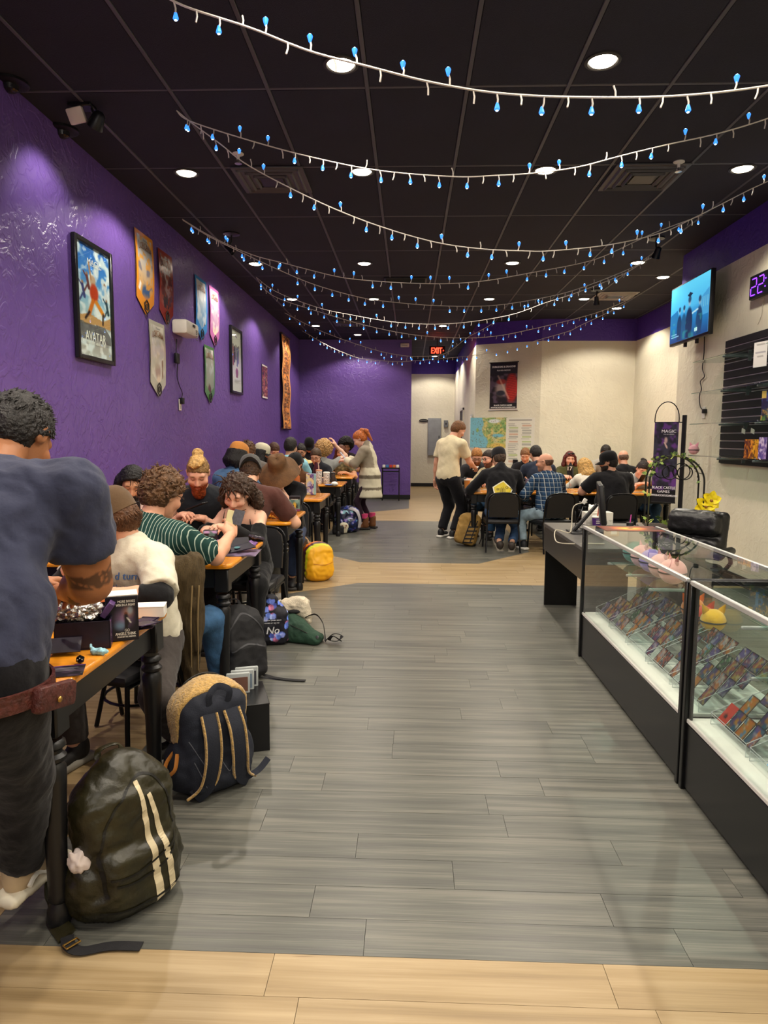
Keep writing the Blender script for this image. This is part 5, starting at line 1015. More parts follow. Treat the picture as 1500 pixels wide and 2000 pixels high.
def hand_geo(res, wp, fwd, back, right, curl=.5, spread=1.0, size=1.0, thumb=.5):
    y = nrm(fwd); z = nrm(back - y * (np.asarray(back) @ y)); x = np.cross(y, z); tx = -x if right else x; B = np.stack([tx, y, z], 1) * size; P = lambda a: wp + B @ np.asarray(a, float)
    f = Field(res); Rm = np.stack([nrm(tx), y, z], 1); f.box(P((0, .046, 0)), A3((.040, .046, .0135)) * size, R=Rm, rr=.013 * size, k=.012).cap(P((0, -.02, 0)), P((0, .03, 0)), .026 * size, .026 * size, k=.02)
    f.cap(P((.02, .015, -.008)), P((.034, .045, -.012)), .017 * size, .014 * size, k=.015)
    for i in range(4):
        a = P(((.030 - .0195 * i) * 1, .088 - .004 * (i == 3) + .003 * (i == 1), 0)); L = (.070, .079, .073, .057)[i] * size; an = 0; sp = (.10 - .07 * i) * spread
        for sg, wgt, r0, r1 in ((.45, .55, .0092, .0086), (.31, .95, .0086, .0080), (.24, .8, .0080, .0070)):
            an += curl * wgt * (1 + .12 * i); d = nrm(Rm @ np.array([sp * math.cos(an), math.cos(an), -math.sin(an)])); b = a + d * L * sg; f.cap(a, b, r0 * size, r1 * size, k=.004); a = b
    a = P((.036, .030, -.008)); d = Rm @ nrm((.75, .62, -.25 - .4 * thumb)); b = a + d * .036 * size; f.cap(a, b, .0120 * size, .0102 * size, k=.012); d = Rm @ nrm((.25 - .5 * thumb, .85, -.25 - .45 * thumb)); f.cap(b, b + d * .034 * size, .0100 * size, .0080 * size, k=.004)
    return f.geo()
def locks(n, fn, r0, seg, rs, r1=.2):
    mb = MB()
    for _ in range(n):
        p, d, L, curl = fn(rs); pts = [Vector(p)]; d = Vector(d); ph = rs.rand() * 6.28; per = Vector(np.cross(d, rs.randn(3))).normalized()
        for i in range(1, seg + 1):
            t = i / seg; d = (d + Vector((0, 0, -.35 * (1 if L > .05 else 0))) * (1 / seg)).normalized(); pts.append(pts[-1] + d * (L / seg) + per * curl * math.cos(ph + t * 7) / seg)
        mb.tube(pts, [r0 * (1 - (1 - r1) * (i / seg)) for i in range(seg + 1)], 4, cap=True)
    return mb
PEOPLE = []; HEADS = []; POSE = []
def person(lab, x, y, face, D, pose, st):
    """face: degrees, 0 looks away from the camera (+y), 180 towards it"""
    aj = ADJ.get(len(PEOPLE), (0, 0)); x += aj[0]; pose = dict(pose); pose['ph'] = pose.get('ph', .555 if pose.get('sit', True) else .93 * pose.get('s', 1.0)) + max(aj[1], -.045); pose['s'] = pose.get('s', 1.0) * (1 + min(0, aj[1] + .045) / .72)
    rs = np.random.RandomState(len(PEOPLE) + 11); sit = pose.get('sit', True); S = pose.get('s', 1.0); w = pose.get('w', 1.0); fat = pose.get('fat', 1.0)
    root = empty('person', (x, y, 0), face, lab, 'person'); PEOPLE.append(root)
    rb = min(max(D * .0027, .0095), .019); rh = min(max(D * .0012, .0048), .0085)
    ph = pose.get('ph', .555 if sit else .93 * S); P0 = A3((pose.get('px', 0), 0, ph)); ln = pose.get('lean', 12); l2 = pose.get('lean2', 14); tw = pose.get('twist', 0); sd = pose.get('side', 0)
    R1 = ry(sd) @ rx(-ln); R2 = ry(sd) @ rz_(tw) @ rx(-ln - l2); u1 = R1 @ A3((0, 0, 1)); u2 = R2 @ A3((0, 0, 1)); xr = R2 @ A3((1, 0, 0)); fw = R2 @ A3((0, 1, 0))
    mid = P0 + u1 * .24 * S; ch = mid + u2 * .15 * S; nb = mid + u2 * .315 * S - fw * .015; sc = mid + u2 * .255 * S; sw = .175 * w * S * pose.get('sh', 1.0)
    sh = {s: sc + xr * s * sw + fw * .015 for s in (-1, 1)}
    hn, hy, ht = pose.get('head', (35, 0, 0)); R3 = ry(sd) @ rz_(tw * .5 + hy) @ ry(ht) @ rx(-hn); un = nrm(u2 * .6 + R3 @ A3((0, .18, 1)) * .5)
    hc = nb + un * .085 * S + R3 @ A3((0, .035, .095)) * S; HS = pose.get('hs', 1.0)
    H2W = lambda q: hc + (np.asarray(q, float) * HS) @ R3.T
    la, lf = .285 * S, .25 * S
    HEADS.append(Matrix.Translation((x, y, 0)) @ Matrix.Rotation(math.radians(face), 4, 'Z') @ Vector(hc))
    arms = {}
    for s, key in ((1, 'R'), (-1, 'L')):
        t = pose.get(key, (s * .14, .40, .80)); t = A3(t); pole = A3(pose.get('pole' + key, (s * .75, -.25, -.75))); e, wr = ik(sh[s], t, la, lf, pole); arms[s] = (sh[s], e, wr)
    hip = {s: P0 + A3((s * .092 * w, 0, -.02)) for s in (-1, 1)}; legs = {}; lt, ls_ = .43 * S, .42 * S
    for s, key in ((1, 'fR'), (-1, 'fL')):
        t = A3(pose.get(key, (s * .13, .40, .085) if sit else (s * .11, .0, .085))); pole = A3(pose.get('kp', (s * .25, .8, .6) if sit else (s * .1, 1, 0))); k, an = ik(hip[s], t, lt, ls_, pole); legs[s] = (hip[s], k, an)
    am = pose.get('arm', 1.0)
    def torso(f, e, lo=True):
        f.ell(P0 + u1 * .015, (.168 * w + e, .118 * fat + e, .125 + e), R=R1, k=.06)
        f.ell(P0 + u1 * .15 + R1 @ A3((0, .03 * (fat - 1), 0)), (.148 * w * (.5 + .5 * fat) + e, .108 * fat + e, .15 + e), R=R1, k=.08)
        f.ell(ch + u2 * .0, (.163 * w * S + e, .112 * (.5 + .5 * fat) + e, .185 * S + e), R=R2, k=.08); f.cap(sh[-1] * .82 + sh[1] * .18, sh[1] * .82 + sh[-1] * .18, .062 + e, k=.07)
        for s in (-1, 1): f.cap(nb - u2 * .02, sh[s], .046 + e, .050 + e, k=.05)
        if pose.get('bust'):
            for s in (-1, 1): f.ell(ch + xr * s * .072 + fw * .095 + u2 * .0, (.068 + e, .058 + e, .068 + e), k=.05)
    skin = st['skin']; lsk = srgb2lin(S3(skin))
    # body: head, neck, trunk, arms and hands as one mesh
    f = Field(rb); torso(f, -.008); f.cap(nb - un * .03, hc + R3 @ A3((0, -.022, -.05)), .060 * (.7 + .3 * fat), .055, k=.04)
    for s in (-1, 1):
        a, e, t = arms[s]; f.cap(a, e, .050 * am, .041 * am, k=.03); f.cap(a * .55 + e * .45, e * .75 + a * .25, .048 * am, .043 * am, k=.03); f.cap(e, e * .55 + t * .45, .041 * am, .039 * am, k=.02); f.cap(e * .6 + t * .4, t, .039 * am, .027 * am ** .5, k=.02)
        a, k_, t = legs[s]; f.cap(a, k_, .070, .050, k=.03).cap(k_, t, .048, .034, k=.02)
    V1, Q1 = f.geo(); C1 = np.tile(lsk, (len(V1), 1))
    if st.get('tattoo'):
        s, lo_, hi_, col = st['tattoo']; a, e, t = arms[s]; d = nrm(e - a); L = np.linalg.norm(e - a); q = (V1 - a) @ d / L; off = np.linalg.norm((V1 - a) - np.outer((V1 - a) @ d, d), axis=1)
        m = (q > lo_) & (q < hi_) & (off < .09); m2 = m & (np.abs(np.sin(40 * V1[:, 0] + 55 * V1[:, 2] + 3 * np.sin(V1[:, 1] * 60))) > .22); C1[m2] = srgb2lin(S3(col)) * .8 + C1[m2] * .2
        q2 = (V1 - e) @ nrm(t - e) / np.linalg.norm(t - e); m3 = (q2 > .25) & (q2 < .75) & (np.linalg.norm(V1 - e, axis=1) < .3) & (q > .5) & (np.sin(70 * V1[:, 0] + 50 * V1[:, 1]) > .3) & (wnoise(V1, .1) > 0); C1[m3] = srgb2lin(S3(col))
    if st.get('tattoo_lines'):
        for s in (-1, 1):
            a, e, t = arms[s]; m = (np.abs(wnoise(V1, .05, seed=2)) < .10) & (np.minimum(np.linalg.norm(V1 - (a + e) / 2, axis=1), np.linalg.norm(V1 - (t + e) / 2, axis=1)) < .17); C1[m] = C1[m] * .45
    Vh, Qh = head_field(rh).geo(); Ch = face_paint(Vh, skin, st); Vh = H2W(Vh)
    Vs, Qs, Cs = [V1, Vh], [Q1, Qh + len(V1)], [C1, Ch]; n0 = len(V1) + len(Vh)
    for s, key in ((1, 'R'), (-1, 'L')):
        if st.get('no_hands'): continue
        a, e, t = arms[s]; fd = nrm(t - e) * .6 + nrm(A3(pose.get('hf' + key, (-s * .35, .9, -.15)))) * .8; bk = A3(pose.get('hb' + key, (s * .45, -.1, .9))); Vq, Qq = hand_geo(min(max(D * .0012, .0042), .0068), t, fd, bk, s == 1, pose.get('curl', .55), size=1.0 if D < 8 else 1.06, thumb=.5)
        Vs.append(Vq); Qs.append(Qq + n0); Cs.append(np.tile(lsk * (1.0, .96, .94), (len(Vq), 1))); n0 += len(Vq)
    link('body', mk_mesh('body', np.concatenate(Vs), np.concatenate(Qs), [SKINM], None, 180, np.concatenate(Cs)), root)
    # clothing
    top = st.get('top'); e0 = .012
    def wr_(amp, wl): return lambda V, N: (wnoise(V * np.array([1, 1, .55]), wl, 9) * amp + wnoise(V * np.array([1, 1, .7]), wl * .45, 7, 2) * amp * .45)
    if top:
        f = Field(rb); torso(f, e0); f.cap(nb - u2 * .05, nb + un * .018, .068 + .01 * (top == 'hood'), .063, k=.03); sl = st.get('sleeve', 'short'); ea = st.get('ea', .011)
        for s in (-1, 1):
            a, e, t = arms[s]
            if sl == 'none': continue
            if sl == 'short': q = a + (e - a) * st.get('slen', .62); f.cap(a, q + (e - a) * .2, .056 * am + ea, .050 * am + ea + .007, k=.03, clip=[(q, e - a)])
            else:
                fr = 1.0 if sl == 'long' else .55; q = e + (t - e) * fr; f.cap(a, e, .052 * am + ea, .044 * am + ea, k=.03); f.cap(e, q + (t - e) * .15, .043 * am + ea, .032 * am + ea + .004, k=.02, clip=[(q, t - e)])
        if top in ('tank',):
            for s in (-1, 1): f.cap(sh[s] + xr * s * .02 - u2 * .13, sh[s] + xr * s * .03 + u2 * .05, .052, k=.01, op=-1)
        hem = pose.get('hem', -.09 if sit else -.11); skirt = st.get('skirt')
        if skirt: f.cap(P0 + A3((0, 0, .05)), A3((P0[0], P0[1] + .0, skirt)), .155 * w, .20 * w, k=.06); f.cut((0, 0, skirt + .0), (0, 0, -1))
        else: f.cut(P0 + u1 * hem, -u1)
        if top == 'offshoulder':
            f.cap(sh[-1] - xr * .03 + u2 * .055, sh[1] + xr * .03 + u2 * .055, .095, k=.01, op=-1); f.cap(nb - u2 * .02, nb + u2 * .2, .10, k=.01, op=-1); [f.ell(sh[s] + xr * s * .035 - u2 * .005, (.07, .09, .075), k=.01, op=-1) for s in (-1, 1)]
        if top in ('jacket', 'cardigan', 'hood'):
            f.cap(nb - u2 * .01 - fw * .03, nb + un * .05 - fw * .02, .072, .066, k=.02)
        colfn = st.get('topcol'); mat = st.get('topmat') or cloth(st['topc'])
        Vt, Qt = f.geo(wr_(st.get('wr', .006), .16)); cc = colfn(Vt, dict(P0=P0, u1=u1, u2=u2, ch=ch, xr=xr, fw=fw, arms=arms, sc=sc)) if colfn else None
        nm = {'cardigan': 'cardigan', 'jacket': 'jacket', 'hood': 'hooded_jacket', 'tank': 'tank_top', 'offshoulder': 'blouse'}.get(top, 'shirt'); TO = link(nm, mk_mesh(nm, Vt, Qt, [mat], None, 180, cc), root)
        if top in ('tee', 'shirt'): MB().tube([nb + un * .012 + (R2 @ A3((.064 * math.cos(i * .3142), .058 * math.sin(i * .3142), 0))) for i in range(20)], .008 if top == 'tee' else .012, 6, closed=True, flat=1.4, up=tuple(un)).build('collar', st.get('collar') and cloth(st['collar']) or mat if not colfn else cloth(st.get('collar', '#888888')), TO)
        if top == 'jacket' and st.get('inner'):
            f = Field(rb); torso(f, .006); f.cut(P0 + u1 * -.02, -u1); f.cap(nb - u2 * .05, nb + un * .01, .064, .06, k=.02); f.ell(ch + fw * .10, (.05, .10, .26), R=R2, k=.01); f.cut(ch, xr * 1.0 * 0 + -fw); f.cut(ch + xr * .055, xr); f.cut(ch - xr * .055, -xr); field_obj('inner_shirt', f, cloth(st['inner']), root)
    bt = st.get('bottom', '#2a2a2e'); f = Field(rb); ep = st.get('ep', .014); f.ell(P0 + u1 * .0, (.166 * w + ep * .8, .118 * fat + ep * .8, .115), R=R1, k=.05)
    for s in (-1, 1):
        a, k_, t = legs[s]; q = t + (k_ - t) * .08; lw_ = pose.get('legw', 1.0); f.cap(a, k_, (.082 * (.5 + .5 * w) + ep * .6) * lw_, (.056 + ep) * lw_, k=.03); f.cap(k_, t, (.055 + ep) * lw_, (.042 + ep * 1.2) * lw_, k=.03, clip=[(q, t - k_)])
    bnm = 'tights' if st.get('tights') else 'trousers'; bm_ = cloth(bt) if not st.get('denim') else M('denim_' + bt.strip('#'), bt, rough=.85, var=.2, vscale=12, bump=.15, bscale=140)
    BO = field_obj(bnm, f, bm_, root, wr_(.0045 if not st.get('tights') else .001, .12))
    for s in (-1, 1):
        a, k_, t = legs[s]; d = A3(pose.get('toe', (s * .22, 1, 0))) ; d = nrm(d * (1, 1, 0)); sx = np.cross(d, (0, 0, 1)); Rf = np.stack([sx, d, A3((0, 0, 1))], 1); z0 = t[2] - .085; o = A3((t[0], t[1], z0)); tilt = pose.get('heel', 0)
        if tilt: Rf = Rf @ rx(-tilt)
        Pf = lambda q: o + Rf @ A3(q)
        f = Field(min(rb, .010)); f.ell(Pf((0, .10, .045)), (.046, .085, .036), R=Rf, k=.03).ell(Pf((0, -.01, .055)), (.038, .055, .045), R=Rf, k=.03).cap(Pf((0, -.01, .06)), Pf((0, -.015, .11 if st.get('boot') else .085)), .042, .044, k=.02)
        if st.get('boot'): f.cap(Pf((0, -.01, .08)), Pf((0, -.015, .17)), .046, .05, k=.02)
        f.cut(Pf((0, 0, .022)), Rf @ A3((0, 0, -1))); SO = field_obj('shoe', f, M('shoe_' + st.get('shoe', '#1a1a1c').strip('#'), st.get('shoe', '#1a1a1c'), rough=.6, var=.1), root)
        f = Field(min(rb, .010)); f.box(Pf((0, .045, .016)), (.046, .135, .016), R=Rf, rr=.014, k=.01).ell(Pf((0, .10, .018)), (.052, .085, .017), R=Rf, k=.02); f.cut(Pf((0, 0, .003)), Rf @ A3((0, 0, -1))); field_obj('sole', f, M('sole_' + st.get('sole', '#2a2826').strip('#'), st.get('sole', '#2a2826'), rough=.7), SO)
    # hair
    hr = st.get('hair'); hs = st.get('style', 'short'); sty = hs; T4 = np.eye(4); T4[:3, :3] = R3 * HS; T4[:3, 3] = hc; T4 = Matrix(T4.tolist())
    if hr and hs not in ('none',):
        hm = hair_mat(hr); f = Field(max(rh, .0055)); th = {'short': .012, 'buzz': .005, 'curly': .024, 'long': .017, 'bob': .021, 'afro': .075, 'bun': .010, 'tail': .012, 'bald': .003, 'long_thick': .024}[hs]
        pl_p, pl_n = ((0, .083, .062), (0, .56, -.83)); cl = [((0, .072, .060), (0, .60, -.80))]
        if hs == 'bald': f.ell((0, -.014, .018), (.078, .100, .072), k=.01, clip=[((0, .02, 0), (0, 1, .25)), ((0, 0, .048), (0, -.1, 1)), ((0, 0, -.04), (0, .3, -1))])
        else:
            if st.get('hat'): cl = cl + [((0, 0, .042), (0, -.1, 1))]
            f.ell((0, -.014, .034), (.074 + th, .096 + th, .092 + th), k=.01, clip=cl if hs not in ('bob', 'afro', 'long_thick') else [((0, .058, .062), (0, .74, -.67))])
            f.ell((0, -.045, -.010), (.068 + th * .6, .066 + th * .6, .075), k=.02, clip=[((0, .0, -.07), (0, .2, -1)), ((0, .005, 0), (0, 1, 0))])
        if hs in ('long', 'bob', 'long_thick'):
            Lz = {'long': -.26, 'bob': -.20, 'long_thick': -.15}[hs] if not st.get('hlen') else -st['hlen']
            for a in range(9):
                an = math.radians((14 if hs == 'bob' else -8) + (152 if hs == 'bob' else 196) * a / 8); cx, cy = math.cos(an) * (.070 + th), -.012 - math.sin(an) * (.082 + th * .6); out = 1.12 if hs != 'bob' else 1.35; zz = Lz * (1 - .12 * abs(math.sin(an * 3 + 1))); f.cap((cx * .95, cy, .03), (cx * out, cy * out - .01, zz * .55), .022 + th * .35, .026 + th * .4, k=.03).cap((cx * out, cy * out - .01, zz * .55), (cx * out * 1.02, cy * out, zz), .026 + th * .4, .012, k=.03)
        if hs == 'bun': f.ell((0, -.090, .100), (.044, .040, .034), k=.008); f.ell((.025, -.10, .115), (.026, .024, .022), k=.008)
        if st.get('knot'): f.ell((0, -.045, .130), (.046, .055, .030), k=.015).ell((.015, -.085, .125), (.03, .03, .03), k=.01)
        if hs == 'tail': f.ell((0, -.085, .105), (.022, .022, .020), k=.01).cap((0, -.10, .11), (0, -.155, .05), .028, .034, k=.02).cap((0, -.155, .05), (0, -.15, -.12), .034, .014, k=.02)
        if hs == 'afro': f.ell((0, -.035, .03), (.145, .14, .135), k=.03, clip=[((0, .062, .03), (0, .85, -.4))])
        amp, wl = {'curly': (.010, .042), 'bob': (.011, .05), 'afro': (.012, .045), 'short': (.0035, .03), 'bun': (.005, .03)}.get(hs, (.004, .04))
        Vq, Qq = f.geo(lambda V, N: wnoise(V * ((1, 1, 1) if hs in ('curly', 'afro') else (1.4, 1.4, .5)), wl, 9, 1) * amp + wnoise(V, wl * .5, 7, 5) * amp * .5); Vq = H2W(Vq); HO = link('hair', mk_mesh('hair', Vq, Qq, [hm], None, 180), root)
        if st.get('locks') or (D < 7 and hs in ('curly', 'bob', 'afro', 'short', 'long_thick')) or hs in ('curly', 'afro'):
            def fn(rs):
                while 1:
                    d = nrm(rs.randn(3)); p = A3((0, -.014, .034)) + d * (A3((.074, .096, .092)) + th * .85)
                    if hs in ('bob', 'long_thick') and p[1] > -.02 and p[2] < .075: continue
                    if hs in ('bob', 'long_thick') and p[2] < 0: break
                    if st.get('hat') and p[2] > .01: continue
                    if (p - A3((0, .072, .06))) @ A3((0, .6, -.8)) < -.004 and p[2] > -.05: break
                if hs == 'curly': return p, nrm(d * .5 + rs.randn(3) * .7), .034, .03
                if hs == 'afro': p = A3((0, -.035, .03)) + d * .13; return p, nrm(d + rs.randn(3) * .6), .05, .05
                if hs == 'bob':
                    if p[1] < -.01: p[2] = rs.uniform(-.14, .1)
                    return p * (1.1, 1.15, 1), nrm((d[0] * .5, d[1] * .5, -.8) + rs.randn(3) * .35), .09, .04
                if hs == 'long_thick': return p, nrm((d[0] * .3, d[1] * .3 - .3, -.6)), .07, .015
                if hs == 'bun': return p, nrm((-p[0], -.6, .5)), .03, .004
                return p, nrm(d * .45 + A3((0, .55 if p[2] > .07 else -.1, .25 if p[2] > .07 else -.85)) + rs.randn(3) * .13), st.get('lk', .024), .003
            n = {'curly': 150, 'bob': 170, 'afro': 200, 'short': 420, 'bun': 90, 'long_thick': 140}.get(hs, 90); n = int(n * (1 if D < 5.5 else .45)); lm = locks(n, fn, {'curly': .0065, 'bob': .007, 'afro': .008}.get(hs, .003) * (1 if D < 5.5 else 1.4), 4, rs)
            V = H2W(np.array(lm.v)); link('hair_locks', mk_mesh('hair_locks', V, lm.f, [hair_mat(hr)], None, 180), HO)
        if hs == 'tail': MB().lathe([(.024, -.008), (.030, 0), (.024, .008)], 12, c=(0, -.085, .105), xf=T4).build('hair_tie', BLK, HO)
    bd = st.get('beard')
    if bd:
        f = Field(max(rh, .0055)); z1 = st.get('blen', .0); f.ell((0, .028, -.045), (.068, .070, .076), k=.02, clip=[((0, 0, -.032), (0, .12, 1)), ((0, .0, 0), (0, -1, .15))]).ell((0, .062, -.098 - z1 * .5), (.042 + z1 * .15, .034, .030 + z1 * .55), k=.025); f.cap((-.022, .092, -.044), (.022, .092, -.044), .0075, k=.008); f.ell((0, .105, -.0615), (.021, .03, .009), k=.004, op=-1)
        Vq, Qq = f.geo(lambda V, N: wnoise(V * (1.3, 1.3, .6), .022, 9, 3) * .0035); link('beard', mk_mesh('beard', H2W(Vq), Qq, [hair_mat(bd)], None, 180), root)
    if st.get('glasses'):
        gm_ = M('spectacle_frame', '#1a1614', rough=.3); mb = MB()
        for s in (-1, 1):
            mb.tube([(s * .031 + .021 * math.cos(i * .4488) * (1.05), .101 - .25 * abs(s * .031 + .021 * math.cos(i * .4488)) ** 2 * 8, .012 + .017 * math.sin(i * .4488)) for i in range(14)], .0022, 5, closed=True, xf=T4); mb.tube([(s * .052, .096, .016), (s * .078, .06, .018), (s * .082, -.005, .018)], .0022, 5, xf=T4)
        mb.tube([(-.010, .103, .016), (.010, .103, .016)], .0022, 5, xf=T4); mb.build('glasses', gm_, root)
    hat = st.get('hat')
    if hat:
        ty, hc_, bc_ = hat[0], hat[1], hat[2] if len(hat) > 2 else hat[1]; cm = cloth(hc_); fl_ = -1 if ty == 'capback' else 1; n = 28
        if ty in ('cap', 'capback'):
            mb = MB(); rings = [(1.0, .030), (1.005, .055), (.985, .085), (.88, .115), (.68, .134), (.42, .145), (.15, .150), (.01, .151)]; tilt = Matrix.Rotation(math.radians(-8), 4, 'X')
            mb.lathe([(r * .093, z - .012 * (1 - z / .16)) for r, z in rings], n, c=(0, -.012, .0), sy=1.22, xf=T4 @ tilt, cap=False); mb.lathe([(.0935, .017), (.0935, .024)], n, c=(0, -.012, 0), sy=1.22, xf=T4 @ tilt, cap=False); HT = mb.build('cap', cm, root, smooth=60)
            mb = MB(); V = []; m = 12
            for i in range(m + 1):
                a = math.radians(22 + 136 * i / m)
                for q in (0, 1): rr_ = .0 if q == 0 else .075 * math.sin(math.pi * (i + .5) / (m + 1)) ** .6; V.append((.087 * math.cos(a) * (1 + .1 * q), fl_ * (.104 * math.sin(a) + rr_) - .012, .034 - .022 * q - .35 * (.087 * math.cos(a)) ** 2 / .087))
            V += [(a, b, c - .004) for a, b, c in V]; k = 2 * (m + 1); Fc = [(2 * i, 2 * i + 1, 2 * i + 3, 2 * i + 2) for i in range(m)] + [(k + 2 * i + 2, k + 2 * i + 3, k + 2 * i + 1, k + 2 * i) for i in range(m)] + [(2 * i + 1, k + 2 * i + 1, k + 2 * i + 3, 2 * i + 3) for i in range(m)]
            mb.add(V, Fc, 0, T4 @ tilt); mb.build('cap_brim', cloth(bc_), HT, smooth=60); MB().ball((0, -.012, .152), (.009, .009, .005), 8, xf=T4 @ tilt).build('cap_button', cloth(bc_), HT)
            if len(hat) > 3: hat[3](HT, T4 @ tilt)
        elif ty == 'wide':
            mb = MB(); V = []; pr = [(.155, .118), (.19, .098), (.22, .076), (.165, .12), (.112, .150), (.092, .17), (.088, .22), (.075, .262), (.04, .275), (.005, .272)]; pr = [(.185, .018), (.20, .0), (.165, .045), (.115, .075), (.092, .09), (.090, .14), (.080, .185), (.055, .20), (.005, .192)]
            for r_, z_ in pr:
                for i in range(n): a = 6.2832 * i / n; wv = (.022 * math.sin(3 * a + .6) + .012 * math.sin(5 * a)) * max(0, (r_ - .1) / .1) + (.012 * math.sin(2 * a + 1) if z_ > .13 else 0); V.append((r_ * math.cos(a), r_ * math.sin(a) * 1.08 - .012, z_ + wv))
            Fc = [(j * n + i, j * n + (i + 1) % n, (j + 1) * n + (i + 1) % n, (j + 1) * n + i) for j in range(len(pr) - 1) for i in range(n)]; mb.add(V, Fc, 0, T4); HT = mb.build('wide_hat', M('felt_' + hc_.strip('#'), hc_, rough=.8, var=.15, vscale=18, bump=.2, bscale=80), root, smooth=60)
    POSE.append((root, dict(arms=arms)))
    if st.get('extra'): st['extra'](root, dict(P0=P0, u1=u1, u2=u2, xr=xr, fw=fw, ch=ch, sh=sh, arms=arms, legs=legs, hc=hc, R3=R3, T4=T4, nb=nb, un=un, sc=sc, R2=R2, R1=R1))
    if sit and not pose.get('nochair'):
        short = lab; (stool if pose.get('stool') else chair)(x + pose.get('cx', 0), y + pose.get('cy', 0), face, st.get('short', lab)).scale = (1, 1, max(.85, (ph - .095) / .465))
    return root
# small placement corrections: person number -> (sideways, up)
ADJ = {0: (-0.043, -0.095), 1: (-0.025, -0.188), 2: (-0.058, -0.143), 3: (0.109, -0.116), 4: (0.108, -0.028), 5: (0.019, -0.144), 6: (-0.068, -0.058), 7: (-0.028, -0.027), 8: (0.009, 0.014), 9: (-0.207, -0.069), 10: (-0.146, -0.014), 11: (-0.017, -0.094), 12: (-0.025, -0.156), 13: (-0.001, -0.024), 14: (0.023, -0.098), 15: (-0.059, -0.016), 16: (0.024, -0.114), 17: (-0.079, -0.054), 18: (0.003, -0.072), 19: (-0.127, -0.01), 20: (0.084, -0.076), 21: (-0.043, -0.048), 22: (-0.015, -0.061), 23: (0.057, -0.144), 24: (0.036, -0.068), 25: (0.147, -0.03), 26: (-0.001, -0.074), 27: (0.056, -0.145), 28: (-0.035, -0.171), 29: (0.113, -0.157), 30: (0.109, -0.132), 31: (-0.002, -0.084), 32: (0.057, -0.137), 33: (-0.073, -0.118)}
# ---- patterned cloths
def pattern_mat(name, base, bands, rough=.85):
    """bands: (axis, period, width fraction, colour, opacity) painted over base in object space"""
    m = bpy.data.materials.new(name); m.use_nodes = True; nt = m.node_tree; N = nt.nodes; L = nt.links; b = N['Principled BSDF']; b.inputs['Roughness'].default_value = rough; b.inputs['Specular IOR Level'].default_value = .15
    tc = N.new('ShaderNodeTexCoord'); nz = N.new('ShaderNodeTexNoise'); nz.inputs['Scale'].default_value = 6; L.new(tc.outputs['Object'], nz.inputs['Vector']); mx0 = N.new('ShaderNodeMixRGB'); mx0.blend_type = 'ADD'; mx0.inputs[0].default_value = .006; L.new(tc.outputs['Object'], mx0.inputs[1]); L.new(nz.outputs['Color'], mx0.inputs[2])
    sp = N.new('ShaderNodeSeparateXYZ'); L.new(mx0.outputs[0], sp.inputs[0]); cur = N.new('ShaderNodeRGB'); cur.outputs[0].default_value = (*C3(base), 1); out = cur.outputs[0]
    for ax, per, wd, col, op in bands:
        a = N.new('ShaderNodeMath'); a.operation = 'MULTIPLY'; a.inputs[1].default_value = 1 / per; L.new(sp.outputs[ax], a.inputs[0]); f = N.new('ShaderNodeMath'); f.operation = 'FRACT'; L.new(a.outputs[0], f.inputs[0]); g = N.new('ShaderNodeMath'); g.operation = 'LESS_THAN'; g.inputs[1].default_value = wd; L.new(f.outputs[0], g.inputs[0]); h = N.new('ShaderNodeMath'); h.operation = 'MULTIPLY'; h.inputs[1].default_value = op; L.new(g.outputs[0], h.inputs[0])
        x = N.new('ShaderNodeMixRGB'); L.new(h.outputs[0], x.inputs[0]); L.new(out, x.inputs[1]); x.inputs[2].default_value = (*C3(col), 1); out = x.outputs[0]
    L.new(out, b.inputs['Base Color']); return m
STRIPE = pattern_mat('green_pinstripe', '#1d3a36', [(0, .017, .17, '#a9b8aa', .85)]); PLAID = pattern_mat('blue_plaid', '#27415f', [(0, .055, .4, '#16263c', .55), (2, .055, .4, '#16263c', .55), (0, .055, .10, '#b8c4c8', .55), (2, .055, .10, '#b8c4c8', .55), (0, .11, .06, '#d8d4c4', .5)])
CREAMP = pattern_mat('cream_check', '#d8cfae', [(0, .07, .2, '#b09a6a', .4), (2, .07, .2, '#b09a6a', .4)])
from mathutils.bvhtree import BVHTree
def decal(root, name, target, mb, mat, o, right, up, off=.0025):
    """lay flat artwork (x right, z up) on a garment by casting it onto the cloth"""
    me = target.data; T = BVHTree.FromPolygons([v.co[:] for v in me.vertices], [p.vertices[:] for p in me.polygons]); right, up = Vector(right), Vector(up); n = up.cross(right); n = right.cross(up) ; V = []
    for p in mb.v:
        q = Vector(o) + right * p[0] + up * p[2]; h = T.ray_cast(q + n * .4, -n); V.append(h[0] + n * off if h[0] is not None else q)
    mb.v = [tuple(p) for p in V]; return mb.build(name, mat, target, smooth=0)
def child(root, nm): return next(c for c in root.children if c.name.split('.')[0] == nm)
def thing_in_hand(name, lab, cat, root, loc, sz, mat, rot=(0, 0, 0), screen=None):
    W = Matrix.Translation(root.location) @ Matrix.Rotation(root.rotation_euler.z, 4, 'Z'); o = MB().box((0, 0, 0), sz, ch=min(sz) * .3).build(name, mat); o.matrix_world = W @ Matrix.Translation(Vector(loc)) @ Euler([math.radians(a) for a in rot]).to_matrix().to_4x4(); tag(o, lab, cat)
    if screen: MB().box((0, 0, sz[2] / 2 + .0006), (sz[0] * .9, sz[1] * .92, .001)).build('screen', screen, o)
    return o
SCRN = M('phone_screen', '#c8d4e0', emit=.8, var=0, rough=.2); CARDM = M('card_gold_back', '#a89a6a', rough=.4); CARDD = M('card_dark', '#2a2630', rough=.35, var=.4, vscale=60)
